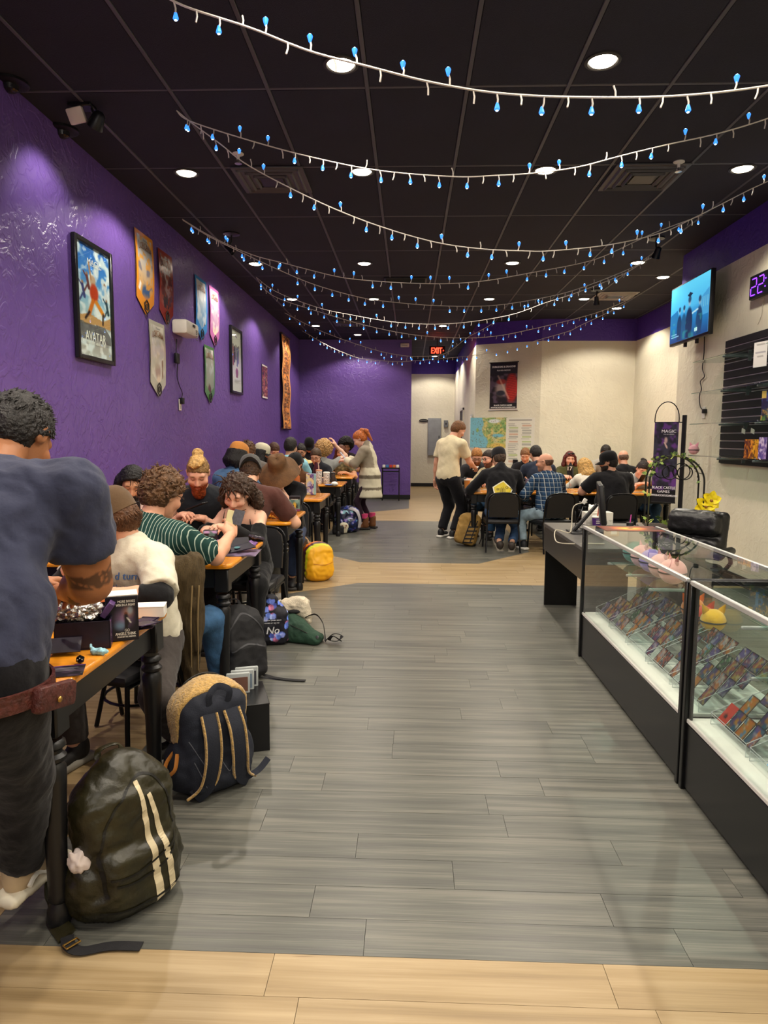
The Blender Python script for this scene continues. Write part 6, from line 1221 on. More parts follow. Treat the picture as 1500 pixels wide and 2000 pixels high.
# 1 standing man in the foreground
def x1(root, s):
    LB = M('tooled_leather', '#4a201a', rough=.45, var=.25, vscale=60, bump=.4, bscale=90); P0 = Vector(s['P0'])
    mb = MB(); n = 40; V = []
    for i in range(n):
        a = 6.2832 * i / n
        for r_, z in ((1, -.022), (1.03, -.022), (1.03, .022), (1, .022)): V.append((P0.x + .250 * r_ * math.cos(a), P0.y + .19 * r_ * math.sin(a), P0.z - .035 + z))
    mb.add(V, [(4 * i + k, 4 * ((i + 1) % n) + k, 4 * ((i + 1) % n) + (k + 1) % 4, 4 * i + (k + 1) % 4) for i in range(n) for k in range(4)]); bo = mb.build('belt', LB, root)
    MB().box((P0.x + .262, P0.y + .03, P0.z - .055), (.03, .15, .062), rot=rotm(-12, 0, 0), ch=.010).build('belt_pouch', LB, bo); MB().ball((P0.x + .281, P0.y + .02, P0.z - .058), (.005, .008, .008), 8).build('snap', M('brass', '#b08a4a', rough=.3, metal=.9), bo)
def shoe_bits(root, s):
    for sh in [c for c in root.children if c.name.startswith('shoe')][:1]: pass
    a, k, t = s['legs'][1]; W = Vector(t) - Vector((0, 0, .085)); mb = MB()
    for i in range(4): mb.tube([W + Vector((-.028, .045 + .018 * i, .086 - .008 * i)), W + Vector((0, .05 + .018 * i, .094 - .009 * i)), W + Vector((.03, .045 + .018 * i, .080 - .007 * i))], .0032, 5)
    mb.build('laces', M('lace_tan', '#c8a050', rough=.8), root)
    mb = MB(); q = [W + Vector((.0475, -.04 + .02 * i, .045 + .016 * math.sin(i * .9))) for i in range(8)]; mb.tube(q, .007, 5); mb.build('side_stripe', M('stripe_white', '#e8e4d8', rough=.6), root)
person('tall heavy man standing at the nearest table in navy t-shirt, seen from behind', -1.06, 1.55, -4, 1.9, dict(sit=False, S=1, s=1.04, w=1.38, fat=1.36, ph=.93, lean=20, lean2=22, side=-6, head=(42, 2, 4), R=(.02, .50, .97), poleR=(.62, -.25, -.8), L=(-.14, .56, .98), arm=1.32, fR=(-.10, .40, .085), fL=(-.34, .22, .085), toe=(.12, 1, 0), legw=1.12, hem=-.135, sh=1.0, kp=(.2, .9, 0)),
       dict(skin='#9a6440', hair='#16110f', style='short', top='tee', topc='#34374a', slen=.64, ea=.018, bottom='#131215', shoe='#b5a081', sole='#e4dcc6', tattoo=(1, .80, .97, '#3a2a20'), extra=lambda r, s: (x1(r, s), shoe_bits(r, s)), locks=1, lk=.016, wr=.009))
# 2 man in the brown cap
def x2(root, s):
    sh_ = child(root, 'shirt'); mb = MB(); put_text(mb, 'd turn', .115, .034, XF((.05, 0, .03)), 0, .0009, slant=.25); put_text(mb, 'ection', .125, .034, XF((-.02, 0, -.028)), 0, .0009, slant=.25)
    P = lambda L_: [Vector((x, 0, z)) for x, z in L_]
    for L_ in ([(-.06, -.12), (-.07, -.09), (-.05, -.07), (-.04, -.10), (-.035, -.07), (-.015, -.075), (-.01, -.11)], [(.0, -.12), (.005, -.085), (.02, -.075), (.03, -.055), (.04, -.08), (.055, -.078), (.075, -.055), (.08, -.085), (.07, -.105), (.10, -.10), (.12, -.12), (.08, -.135), (.07, -.16)], [(.015, -.15), (.02, -.125), (.03, -.15)], [(.022, -.095), (.03, -.10), (.038, -.095)]): mb.tube(smoothpath(P(L_), 3), .0022, 4, up=(0, 1, 0))
    c = Vector(s['ch']) + Vector(s['fw']) * .1 + Vector(s['u2']) * .03; decal(root, 'shirt_print', sh_, mb, ink('#4a78b8'), c, -Vector(s['xr']), s['u2'])
    for q in (1, -1):
        a, e, t = map(Vector, s['arms'][q]); F_ = Field(.009); q5 = e + (t - e) * .45; F_.cap(a + (e - a) * .4, e, .059, .053, k=.02).cap(e, e + (t - e) * .6, .052, .047, k=.02, clip=[(q5, t - e)]); field_obj('undersleeve', F_, cloth('#141416'), root, lambda V, N: wnoise(V, .05) * .002)
person('young man in a brown cap and off white printed t-shirt over black sleeves', -1.20, 3.12, 164, 3.0, dict(cx=-.12, cy=-.02, lean=5, lean2=13, head=(22, -72, 0), R=(.04, .36, .95), hfR=(.1, .3, 1), hbR=(-.2, 1, -.2), L=(-.10, .36, .80), poleL=(-1, .05, -.45), fR=(.16, .30, .085), fL=(-.20, .06, .085), w=1.0, toe=(.1, 1, 0), hem=-.13),
       dict(skin='#cf9c7e', hair='#5a3a22', style='short', lk=.03, top='tee', topc='#c6c0ac', slen=.88, ea=.020, bottom='#3f3a38', shoe='#1c1a1a', sole='#8a857a', hat=('cap', '#5a4632'), stubble=1, extra=x2, short='man in the brown cap'))
# 3 long dark hair
person('dark long haired bearded man in a pale pink top behind the number three sign', -2.06, 5.24, 196, 5.1, dict(lean=10, lean2=20, head=(24, 6, -4), w=1.0), dict(skin='#b98562', hair='#0f0c0c', style='long_thick', top='tee', topc='#d9b9ae', bottom='#2a2a30', beard='#171211', short='long haired man in pale pink'))
# 4 striped shirt
person('man with wavy brown hair and glasses in dark green pinstriped shirt', -1.46, 3.37, -14, 3.6, dict(stool=1, lean=4, lean2=14, head=(22, -18, 4), R=(.24, .50, .90), poleR=(.55, .2, -1), hfR=(-.5, .6, .6), hbR=(.7, -.5, .4), L=(-.05, .46, .84), fR=(.16, .50, .085), fL=(-.14, .52, .085), w=1.06, legw=1.0, hem=-.15),
       dict(skin='#d0987a', hair='#5a3e26', style='curly', top='shirt', topmat=STRIPE, topc='#1d3a36', slen=.80, ea=.018, bottom='#34597e', denim=1, shoe='#4a3220', sole='#2a2018', boot=1, glasses=1, short='man in the pinstriped shirt', collar='#1d3a36'))
# 5 red beard
def x5(root, s):
    T = np.array(s['T4']); F_ = Field(.006); F_.ell((0, -.005, .116), (.052, .072, .026), k=.02).ell((0, -.075, .125), (.040, .040, .034), k=.012).ell((.02, .045, .108), (.04, .03, .02), k=.02); V, Q = F_.geo(lambda V, N: wnoise(V, .028, 9, 4) * .007); V = V @ T[:3, :3].T + T[:3, 3]
    link('top_knot', mk_mesh('top_knot', V, Q, [hair_mat('#b48c50')], None, 180), child(root, 'hair'))
person('man with blond top bun and long red beard in black sleeveless top', -1.66, 5.22, 184, 5.2, dict(lean=10, lean2=18, head=(34, 8, 0), R=(.10, .36, .88), L=(-.05, .36, .86), w=1.08), dict(skin='#cf9a80', hair='#84643a', style='buzz', extra=x5, beard='#8a3c18', blen=.05, top='tank', topc='#1e2126', sleeve='none', bottom='#22242a', tattoo_lines=1, lk=.02, short='red bearded man'))
# 6 woman in black
def x6(root, s):
    mb = MB(); sc, xr, fw, u2 = (Vector(s[k]) for k in ('sc', 'xr', 'fw', 'u2'))
    for q in (1, -1):
        for dx in (.085, .125): mb.tube(smoothpath([sc + xr * q * dx + fw * .115 - u2 * .05, sc + xr * q * dx * .9 + fw * .07 + u2 * .03, sc + xr * q * dx * .85 + fw * .0 + u2 * .058, sc + xr * q * dx * .9 - fw * .09 - u2 * .02], 4), .004, 5)
    mb.build('shoulder_strap', cloth('#121213'), root); nb, un = Vector(s['nb']), Vector(s['un']); MB().tube([nb + un * .035 + xr * .06 * math.cos(i * .314) + fw * (.058 * math.sin(i * .314) + .01) for i in range(20)], .0025, 5, closed=True).build('necklace', cloth('#1a1412'), root)
person('woman with curly brown bob in black off-shoulder top looking down', -1.17, 4.94, 176, 4.8, dict(lean=14, lean2=20, head=(32, 0, -4), R=(.16, .46, .83), L=(-.02, .48, .85), w=.86, bust=1, arm=.86, sh=.98), dict(skin='#dcab90', hair='#3a281c', style='bob', top='offshoulder', topc='#141415', sleeve='long', bottom='#161618', lips='#a85a58', extra=x6, short='woman in the black off-shoulder top'))
# 7 tan cap
def emb(colr):
    def f(HT, T): MB().lathe([(.016, 0), (.014, .004), (0, .004)], 8, c=(0, .088, .075), rot=rotm(-80, 0, 0), xf=T).build('cap_emblem', ink(colr), HT)
    return f
person('person in a tan cap and blue denim shirt with black hair', -1.78, 7.14, -8, 7.2, dict(stool=1, lean=2, lean2=8, head=(14, -25, 0), ph=.58), dict(skin='#c89676', hair='#151212', style='long', hlen=.14, top='shirt', topc='#4a6a8e', sleeve='long', bottom='#26262a', hat=('cap', '#c08040', '#a86c34', emb('#6a3a1a')), short='person in the tan cap'))
# 8 brown tee
person('broad man in a brown t-shirt and grey backward cap, seen from behind', -1.32, 5.42, -6, 5.5, dict(stool=1, lean=18, lean2=18, head=(34, 18, 0), w=1.2, fat=1.2, arm=1.15, R=(.16, .42, .80), poleR=(1, -.1, -.8), hem=-.10), dict(skin='#d3a184', hair='#4a3424', style='short', top='tee', topc='#4a2c26', slen=.8, ea=.016, bottom='#4e4a42', hat=('capback', '#4c4a48'), shoe='#8a857c', sole='#d8d4c8', short='man in the brown t-shirt'))
person('person with wavy brown hair just behind the tan cap', -2.08, 8.95, 186, 8.8, dict(lean=6, lean2=10, head=(40, 0, 0)), dict(skin='#d0a084', hair='#5c4028', style='curly', top='tee', topc='#6a6460', short='wavy haired person'))
person('long haired man in a pale cap and orange shirt facing right', -1.93, 9.38, -62, 9.3, dict(lean=4, lean2=8, head=(8, -6, 0)), dict(skin='#c08a6a', hair='#15110f', style='long', hlen=.2, top='tee', topc='#d86a24', sleeve='long', bottom='#24242a', hat=('cap', '#c8c2a8', '#2a2a28'), beard='#1c1512', short='man in the pale cap'))
person('person with short brown hair right of the pale cap', -2.04, 10.95, 190, 10.8, dict(lean=6, lean2=12, head=(35, 20, 0)), dict(skin='#cf9d82', hair='#4a3020', style='short', top='tee', topc='#5a5450', short='brown haired person by the wall'))
# 12 hat
person('person under a wide floppy brown felt hat in a black t-shirt', -1.22, 6.92, 178, 6.8, dict(lean=14, lean2=18, head=(40, 0, 0), R=(.20, .34, .84), L=(-.02, .36, .95), hbL=(-.1, .8, .4), hfL=(.2, .2, .9), w=1.1), dict(skin='#d8a88e', hair='#2a1e16', style='short', top='tee', topc='#131316', bottom='#2c3a58', denim=1, hat=('wide', '#5a3d20'), short='person in the wide brown hat'))
# 13 leather jacket
person('bearded man in glasses and black backward cap in brown leather jacket', -1.40, 8.98, 176, 8.8, dict(lean=10, lean2=14, head=(18, -8, 0), w=1.12, fat=1.15, R=(.22, .36, .84), L=(-.12, .36, .84)), dict(skin='#d8a48a', hair='#5a3a26', style='short', beard='#7a4424', top='jacket', topc='#5a3c26', sleeve='long', ea=.018, inner='#c06a34', glasses=1, eyes='open', hat=('capback', '#161618'), bottom='#3a3a40', short='man in the leather jacket'))
person('dark haired person in a light blue shirt, back turned, by purple wall', -1.66, 9.46, -4, 9.6, dict(lean=2, lean2=4, head=(12, -10, 0), ph=.60, w=1.1), dict(skin='#c89878', hair='#1a1412', style='short', top='tee', topc='#8fc4d4', bottom='#2a2a30', short='person in the light blue shirt'))
person('man with a dark top bun, beard and glasses in a yellow shirt', -1.78, 11.35, 180, 11, dict(lean=6, lean2=8, head=(15, 0, 0), ph=.57), dict(skin='#c08c6c', hair='#1c1512', style='bun', beard='#1c1512', glasses=1, eyes='open', top='tee', topc='#d8c88a', short='man with the dark bun'))
person('person in a black cap with a teal emblem near the back wall', -1.82, 12.92, 184, 12.8, dict(lean=4, lean2=6, head=(30, 10, 0), ph=.60), dict(skin='#c89878', hair='#141010', style='short', top='tee', topc='#24242a', hat=('cap', '#121214', '#121214', emb('#4ac8b8')), short='person in the teal emblem cap'))
person('short haired man in dark blazer over maroon sweater with glasses', -1.46, 10.93, 178, 10.8, dict(lean=8, lean2=10, head=(26, -6, 0)), dict(skin='#d3a68c', hair='#4a3624', style='short', glasses=1, top='jacket', topc='#24262e', sleeve='long', inner='#4a2230', bottom='#24242a', short='man in the dark blazer'))
person('person with big curly blond hair in grey shirt, one arm raised', -1.36, 11.38, 0, 11.3, dict(lean=8, lean2=10, head=(10, -10, 0), R=(.20, .22, 1.30), hfR=(-.2, .1, 1), poleR=(.8, .3, -.7)), dict(skin='#d8ac94', hair='#b08a58', style='afro', top='tee', topc='#8a8c8a', short='person with curly blond hair'))
person('person with long brown hair in a camouflage top facing the camera', -1.24, 12.85, 172, 12.6, dict(lean=8, lean2=10, head=(14, 10, 0), ph=.52), dict(skin='#c8906c', hair='#5a2e1a', style='long', hlen=.24, top='tee', topmat=M('camouflage', '#6a6446', rough=.9, var=.5, vscale=25), topc='#6a6446', eyes='open', short='person in the camouflage top'))
person('person with a large black afro behind the standing woman', -1.13, 13.6, 190, 13.4, dict(lean=4, lean2=6, head=(20, 0, 0)), dict(skin='#8a5a40', hair='#17110f', style='afro', top='tee', topc='#30262a', short='person with the black afro'))
# 21 standing woman
def dress(V, k):
    c = np.tile(srgb2lin(S3('#8a8070')), (len(V), 1)); z = V[:, 2]; r = V - k['ch']; lat = np.abs(r @ k['xr']); fr = r @ k['fw']
    light = ((z > .50) & (z < .62)) | ((z > .67) & (z < .80)) | ((z > .86) & (z < .97)); c[light] = srgb2lin(S3('#cfc8b0')); band = ((z > .62) & (z < .67)) | ((z > .80) & (z < .86)); c[band] = srgb2lin(S3('#6a6254')); c[(fr < -.08) & (z > .97) & (lat < .10)] = srgb2lin(S3('#c4bda6'))
    m = (lat < .085) & (fr > .055) & (np.abs(V[:, 0]) < .11); c[m] = srgb2lin(S3('#1c1618')); fl_ = m & (wnoise(V, .045, 9, 4) > .55); c[fl_] = srgb2lin(S3('#c07a70')); a, e, t = k['arms'][-1]
    for s in (1, -1): a, e, t = k['arms'][s]; q = (V - e) @ nrm(t - e) / np.linalg.norm(t - e); c[(np.linalg.norm(V - (e + t) / 2, axis=1) < .17) & (q > .3)] = srgb2lin(S3('#cfc8b0'))
    return c
def x21(root, s):
    for q in (1, -1): a, k, t = map(Vector, s['legs'][q]); MB().tube([t + Vector((0, 0, .09)), t + Vector((0, 0, .16))], [.052, .056], 12).build('sock', M('pink_sock', '#c03a6a', rough=.9), root)
person('standing woman with red ponytail in long striped cardigan over a floral dress', -.70, 10.78, 82, 10.6, dict(sit=False, s=.93, w=1.02, fat=1.12, ph=.84, lean=2, lean2=10, head=(34, 0, 0), R=(.10, .36, 1.10), L=(-.10, .36, 1.08), poleR=(.8, -.4, -.8), poleL=(-.8, -.4, -.8), bust=1, fR=(.09, -.02, .09), fL=(-.09, .06, .09), kp=(0, 1, 0)),
       dict(skin='#e0b09a', hair='#b0602a', style='tail', top='cardigan', topc='#8a8070', topmat=MV('striped_knit', rough=.9, spec=.1, bump=.2, bscale=90), topcol=dress, skirt=.50, sleeve='long', ea=.022, bottom='#2c1c28', tights=1, ep=-.005, shoe='#6a4020', sole='#1c1816', boot=1, extra=x21, wr=.008))
# ---- right side
person('standing man with brown hair in a cream t-shirt and black trousers', .60, 9.93, -42, 9.9, dict(sit=False, s=1.0, w=1.05, fat=1.12, ph=.91, lean=0, lean2=12, head=(34, -22, 0), R=(.14, .42, 1.02), poleR=(.6, -.5, -.8), L=(-.30, .06, .78), poleL=(-.5, -1, 0), hfL=(0, .2, -1), hbL=(-1, 0, 0), hem=-.02, legw=1.15), dict(skin='#d39c82', hair='#6a4424', style='short', top='tee', topc='#d5c8a6', slen=.72, ea=.018, bottom='#17171b', shoe='#1a1a1c', sole='#d8d4cc'))
person('red haired bearded man in glasses and dark hoodie facing the camera', 1.06, 11.0, 178, 10.4, dict(lean=10, lean2=16, head=(34, 0, 0)), dict(skin='#d8a288', hair='#a06a34', style='short', beard='#96501f', glasses=1, top='hood', topc='#2e2e32', sleeve='long', bottom='#2a2a30', short='red haired man in the dark hoodie'))
person('man in glasses and a cream checked shirt beside the black cap', 1.20, 10.28, 150, 10, dict(lean=4, lean2=8, head=(12, -30, 8)), dict(skin='#d8a690', hair='#2a1c14', style='short', beard='#5a3422', glasses=1, eyes='open', top='shirt', topmat=CREAMP, topc='#d8cfae', sleeve='long', bottom='#34597e', denim=1, short='man in the cream checked shirt', collar='#d8cfae'))
def x25(root, s):
    j = child(root, 'jacket'); c = Vector(s['ch']) - Vector(s['u2']) * .16; rt, up = Vector(s['xr']), Vector(s['u2']); R = .135
    def penta(r, d=0): return [(r * math.sin(i * 1.2566 + .12), r * math.cos(i * 1.2566 + .12) + d) for i in range(5)]
    def flat(poly, z0): m = MB(); n = len(poly); m.add([(x, 0, z) for x, z in poly], [tuple(range(n))]); return m
    for nm, col, r_, o in (('patch_border', '#e8e4cc', 1.0, .006), ('patch', '#d8c02c', .88, .008)):
        m = MB(); P = penta(R * r_); V = [(0, 0, 0)]; Fc = []
        for q in (.25, .5, .75, 1.0):
            for i in range(5):
                for h in range(4): a, b = P[i], P[(i + 1) % 5]; t = h / 4; V.append(((a[0] + (b[0] - a[0]) * t) * q, 0, (a[1] + (b[1] - a[1]) * t) * q))
        Fc = [(0, 1 + i, 1 + (i + 1) % 20) for i in range(20)] + [(1 + 20 * k + i, 1 + 20 * (k + 1) + i, 1 + 20 * (k + 1) + (i + 1) % 20, 1 + 20 * k + (i + 1) % 20) for k in range(3) for i in range(20)]; m.add(V, Fc); decal(root, nm, j, m, ink(col), c, rt, up, o)
    m = MB(); [m.tube([Vector((dx, 0, -.02)), Vector((dx, 0, .03 + .012 * (i % 2)))], .004, 4) for i, dx in enumerate((-.03, -.015, 0, .015, .03))]; m.tube([Vector((-.06, 0, -.035)), Vector((.06, 0, -.035))], .006, 4); m.tube([Vector((.055 + .014 * math.cos(i * .6), 0, .045 + .014 * math.sin(i * .6))) for i in range(10)], .004, 4, closed=True); m.tube([Vector((-.06 + .012 * math.cos(i * .6), 0, .02 + .012 * math.sin(i * .6))) for i in range(10)], .004, 4, closed=True); decal(root, 'patch_print', j, m, ink('#3a2f12'), c, rt, up, .010)
person('man in a black cap and black jacket with a yellow emblem patch, back turned', 1.15, 8.88, 0, 8.8, dict(lean=10, lean2=14, head=(16, 14, 0), w=1.2, fat=1.15, fR=(.14, -.05, .11), fL=(-.02, .0, .11), kp=(.4, 1, -.2), heel=-35, L=(-.28, .42, .84), hem=-.14), dict(skin='#c89a80', hair='#4a3a2e', style='short', top='jacket', topc='#17171a', sleeve='long', ea=.02, bottom='#2f4a6e', denim=1, hat=('cap', '#1c1c1f'), shoe='#3a332e', sole='#7a7468', extra=x25, short='man in the black jacket with yellow patch', wr=.009))
person('dark haired man in a navy shirt with his back turned', 1.84, 10.44, 8, 10.3, dict(lean=12, lean2=14, head=(24, 8, 0), w=1.15), dict(skin='#d0a086', hair='#17120f', style='short', top='tee', topc='#252c3c', sleeve='long', bottom='#2a2a30', short='dark haired man in navy'))
person('man with short light brown hair beyond the navy shirt', 2.02, 12.2, 176, 12, dict(lean=8, lean2=12, head=(28, -10, 0), ph=.53), dict(skin='#d3a084', hair='#7a5434', style='short', top='tee', topc='#1e1e22', short='light brown haired man'))
person('balding man in glasses, blue plaid shirt and light jeans, turned left', 1.76, 8.86, 16, 8.8, dict(lean=10, lean2=8, head=(4, 48, 0), w=1.12, fat=1.2, fR=(.16, .26, .085), fL=(-.28, .20, .085), L=(-.22, .30, .66), hem=-.13), dict(skin='#d0987c', hair='#5a4032', style='bald', glasses=1, eyes='open', top='shirt', topmat=PLAID, topc='#27415f', sleeve='long', ea=.02, bottom='#8fa6b4', denim=1, shoe='#1f2126', sole='#d8d4cc', short='man in the plaid shirt', collar='#27415f', stubble=1))
def x29(root, s):
    mb = MB(); T = s['T4']
    for q in (1, -1): mb.ball((q * .032, .070, .112), (.026, .010, .017), 10, rot=rotm(40, 0, 0), xf=T)
    mb.tube([(-.01, .075, .115), (.01, .075, .115)], .003, 5, xf=T); mb.build('sunglasses', M('dark_lens', '#1a1a20', rough=.1), root)
person('woman with dark red hair, sunglasses on her head, olive jacket', 2.80, 12.15, 178, 12, dict(lean=4, lean2=8, head=(8, 0, 0), bust=1, w=1.08, ph=.53), dict(skin='#dba890', hair='#5a2420', style='long', hlen=.2, top='jacket', topc='#4a4a2c', sleeve='long', inner='#242428', eyes='open', extra=x29, short='woman in the olive jacket'))
person('woman with long blond hair in a white sweater, back turned', 2.60, 10.36, 4, 10.2, dict(lean=22, lean2=14, head=(24, 16, 0), w=.95, ph=.52), dict(skin='#e0b49c', hair='#b08a4c', style='long', hlen=.30, top='tee', topc='#d8d2c4', sleeve='long', bottom='#2a2c34', short='blond woman in the white sweater'))
person('heavy bearded man in black cap and black t-shirt, head turned left', 2.50, 8.86, 6, 8.8, dict(lean=8, lean2=10, head=(6, 62, 0), w=1.32, fat=1.35, arm=1.25, L=(-.26, .42, .80), hem=-.14), dict(skin='#c8947a', hair='#1c1613', style='short', beard='#1f1814', blen=.01, top='tee', topc='#17171a', slen=.8, ea=.018, bottom='#1e1e22', hat=('cap', '#121214'), eyes='open', short='heavy man in the black cap'))
person('person with dark hair half hidden behind the heavy man in black', 3.38, 12.2, 176, 12, dict(lean=4, lean2=8, head=(24, 0, 0), ph=.58), dict(skin='#c89a80', hair='#191412', style='short', top='tee', topc='#9a968c', short='dark haired person by the cream wall'))
def x33(root, s):
    m = MB(); put_text(m, '2122', .21, .075, XF((0, 0, 0)), 0, .002); decal(root, 'shirt_number', child(root, 'shirt'), m, ink('#d8d4cc'), Vector(s['ch']) + Vector(s['u2']) * .02, s['xr'], s['u2'])
person('bald man in a black shirt with white numbers on the back', 3.27, 10.78, -2, 10.8, dict(lean=6, lean2=8, head=(14, 4, 0), w=1.15, ph=.56), dict(skin='#cf9a80', hair='#6a5448', style='bald', top='tee', topc='#17171a', bottom='#24242a', extra=x33, short='bald man in the numbered shirt'))
person('woman with tied dark hair resting her head on one hand, grey shirt', 3.40, 10.28, 182, 9.9, dict(lean=20, lean2=18, side=8, head=(30, 0, -22), L=(-.14, .30, 1.0), hfL=(.1, -.1, 1), hbL=(-.4, .8, 0), poleL=(-.7, .3, -1), R=(.12, .42, .80), w=.98, ph=.50), dict(skin='#d8a288', hair='#221613', style='bun', top='tee', topc='#8f9290', bottom='#3a5878', denim=1, short='woman resting her head on her hand'))
# ================================================================== bags on the floor
def strip(mb, pts, w0, w1=None, n=14):
    """flat art strip along a polyline in x/z, for decal()"""
    P = smoothpath([Vector((x, 0, z)) for x, z in pts], n); V = []; m = len(P)
    for i, p in enumerate(P):
        t = (P[min(i + 1, m - 1)] - P[max(i - 1, 0)]).normalized(); s = Vector((t.z, 0, -t.x)); w_ = w0 + ((w1 if w1 is not None else w0) - w0) * i / (m - 1); V += [p - s * w_ / 2, p + s * w_ / 2]
    mb.add(V, [(2 * i, 2 * i + 1, 2 * i + 3, 2 * i + 2) for i in range(m - 1)]); return mb
def ribbon(name, par, pts, wd, th, mat, up, n=6):
    V = []; P = smoothpath(pts, n); m = len(P)
    mb = MB(); mb.tube(P, wd / 2 * 1.12, 8, flat=th / wd, up=up); return mb.build(name, mat, par, smooth=50)
RX, UZ = Vector((1, 0, 0)), Vector((0, 0, 1))
# 1 olive leather backpack with pale stripes
LEO = M('olive_leather', '#25220f', rough=.40, var=.25, vscale=9, bump=.25, bscale=28, spec=.6); CRM = M('cream_stripe', '#cbbd9b', rough=.6, var=.06)
r = empty('backpack', (-.862, 2.0, 0), 54, 'dark olive leather backpack with two cream stripes leaning by the nearest table leg', 'backpack', 'backpacks on the floor')
f = Field(.0085); f.box((0, .02, .20), (.155, .085, .20), R=rotm(-5, 0, 0), rr=.075, k=.03).ell((0, .035, .32), (.135, .085, .155), R=rotm(-5, 0, 0), k=.06).box((0, -.055, .12), (.125, .045, .10), rr=.045, k=.02).ell((-.145, .03, .10), (.045, .075, .095), k=.025).ell((.145, .03, .10), (.045, .075, .095), k=.025).ell((0, .0, .05), (.15, .10, .06), k=.04); f.cut((0, 0, .006), (0, 0, -1))
BP = field_obj('body', f, LEO, r, lambda V, N: wnoise(V, .11, 9, 1) * .006 + wnoise(V, .05, 8, 3) * .002)
for x0, x1, w0, zt in ((.005, .035, .026, .40), (.035, .085, .022, .355)): m = strip(MB(), [(x0, zt), (x0 + (x1 - x0) * .45, .26), (x0 + (x1 - x0) * .75, .16), (x1, .05), (x1, .02)], .014, w0 + .006); decal(r, 'stripe', BP, m, CRM, (0, 0, 0), RX, UZ, .002)
for nm, pts in (('zipper', [(-.12, .10), (-.125, .22), (-.09, .33), (.0, .405), (.06, .40), (.10, .33), (.125, .22)]), ('pocket_seam', [(-.115, .155), (-.03, .148), (.05, .165), (.12, .20)]), ('pocket_zipper', [(-.10, .13), (-.02, .12), (.06, .14), (.12, .18)]), ('base_seam', [(-.14, .055), (0, .045), (.14, .055)])): decal(r, nm, BP, strip(MB(), pts, .007), M('black_zip', '#12110c', rough=.6), (0, 0, 0), RX, UZ, .0025)
f = Field(.006); f.ell((-.155, .0, .205), (.035, .03, .035), k=.02).cap((-.17, .0, .20), (-.185, .0, .245), .012, .006, k=.015); field_obj('tissue', f, M('crumpled_tissue', '#cdbfb8', rough=.9), r, lambda V, N: wnoise(V, .035) * .005)
ribbon('shoulder_strap', r, [(-.07, .11, .36), (-.11, .17, .26), (-.14, .19, .12), (-.19, .13, .02), (-.215, -.02, .012)], .05, .010, LEO, (0, 1, .4)); ribbon('shoulder_strap', r, [(.07, .11, .36), (.12, .17, .26), (.15, .17, .12), (.13, .12, .05)], .05, .010, LEO, (0, 1, .4)); ribbon('grab_loop', r, [(-.04, .09, .44), (-.03, .10, .47), (.03, .10, .47), (.04, .09, .44)], .02, .006, LEO, (0, 0, 1))
WEB = M('black_webbing', '#18171a', rough=.8, bump=.2, bscale=300); ribbon('strap_end', r, [(-.215, -.02, .012), (-.23, -.06, .012), (-.215, -.10, .006), (-.155, -.145, .006), (-.10, -.215, .006)], .034, .004, WEB, (0, 0, 1)); MB().tube([(-.245, -.055, .018), (-.205, -.055, .018), (-.205, -.075, .018), (-.245, -.075, .018)], .003, 6, closed=True).build('buckle', M('brass', '#b08a4a', rough=.3, metal=.9), r)
# 2 navy backpack with fleece top
FLC = M('tan_fleece', '#b5904f', rough=.95, var=.18, vscale=70, bump=.6, bscale=130, sheen=.4); NVY = M('navy_canvas', '#191d29', rough=.8, var=.12, bump=.15, bscale=220)
r = empty('backpack', (-.785, 2.69, 0), 44, 'navy canvas backpack with a tan fleece top and shoulder straps towards the aisle', 'backpack', 'backpacks on the floor'); R = rotm(-9, 0, 0)
def nav(e): f = Field(.0085); f.box((0, .03, .205), (.148 + e, .09 + e, .205), R=R, rr=.07, k=.03).ell((0, .065, .33), (.140 + e, .095 + e, .125 + e), R=R, k=.05).ell((-.15, .05, .12), (.04, .075, .10), k=.03).ell((.15, .05, .12), (.04, .075, .10), k=.03); return f
f = nav(0); f.cut((0, 0, .006), (0, 0, -1)); NB = field_obj('body', f, NVY, r, lambda V, N: wnoise(V, .10, 9, 2) * .005)
f = nav(.008); f.cut((0, .012, .30), (0, -1, -.12)) ; f.cut((0, .1, .215), (0, -.2, -1)); field_obj('fleece_top', f, FLC, r, lambda V, N: wnoise(V, .02, 9, 2) * .0022)
mb = MB(); mb.tube(smoothpath([(-.155, .075, .22), (-.15, .085, .33), (-.09, .10, .43), (0, .105, .462), (.09, .10, .43), (.15, .085, .33)], 6), .004, 6); mb.build('zipper', M('black_zip'), r)
for sx in (-1, 1):
    P = [(sx * .05, -.045, .345), (sx * .055, -.085, .27), (sx * .06, -.095, .17), (sx * .075, -.075, .07), (sx * .12, -.05, .025)]
    ribbon('shoulder_strap', r, P, .062, .014, NVY, (0, -1, .25)); [ribbon('fleece_edge', r, [(x + q * .033, y - .004, z) for x, y, z in P], .010, .012, FLC, (0, -1, .25)) for q in (-1, 1)]
ribbon('grab_loop', r, [(-.035, -.03, .355), (-.045, -.045, .42), (-.0, -.03, .445), (.045, -.045, .42), (.035, -.03, .355)], .026, .006, NVY, (0, -1, .2)); ribbon('strap_end', r, [(.12, -.05, .03), (.17, -.06, .05), (.215, -.06, .085)], .026, .004, NVY, (0, -.5, 1))
for pts in ([(-.13, .25), (-.06, .10)], [(-.02, .18), (.02, .10), (.04, .14)], [(-.12, .17), (-.08, .06)]): decal(r, 'stitching', NB, strip(MB(), pts, .003, None, 10), M('grey_thread', '#5a5c64', rough=.8), (0, 0, 0), RX, UZ, .002)
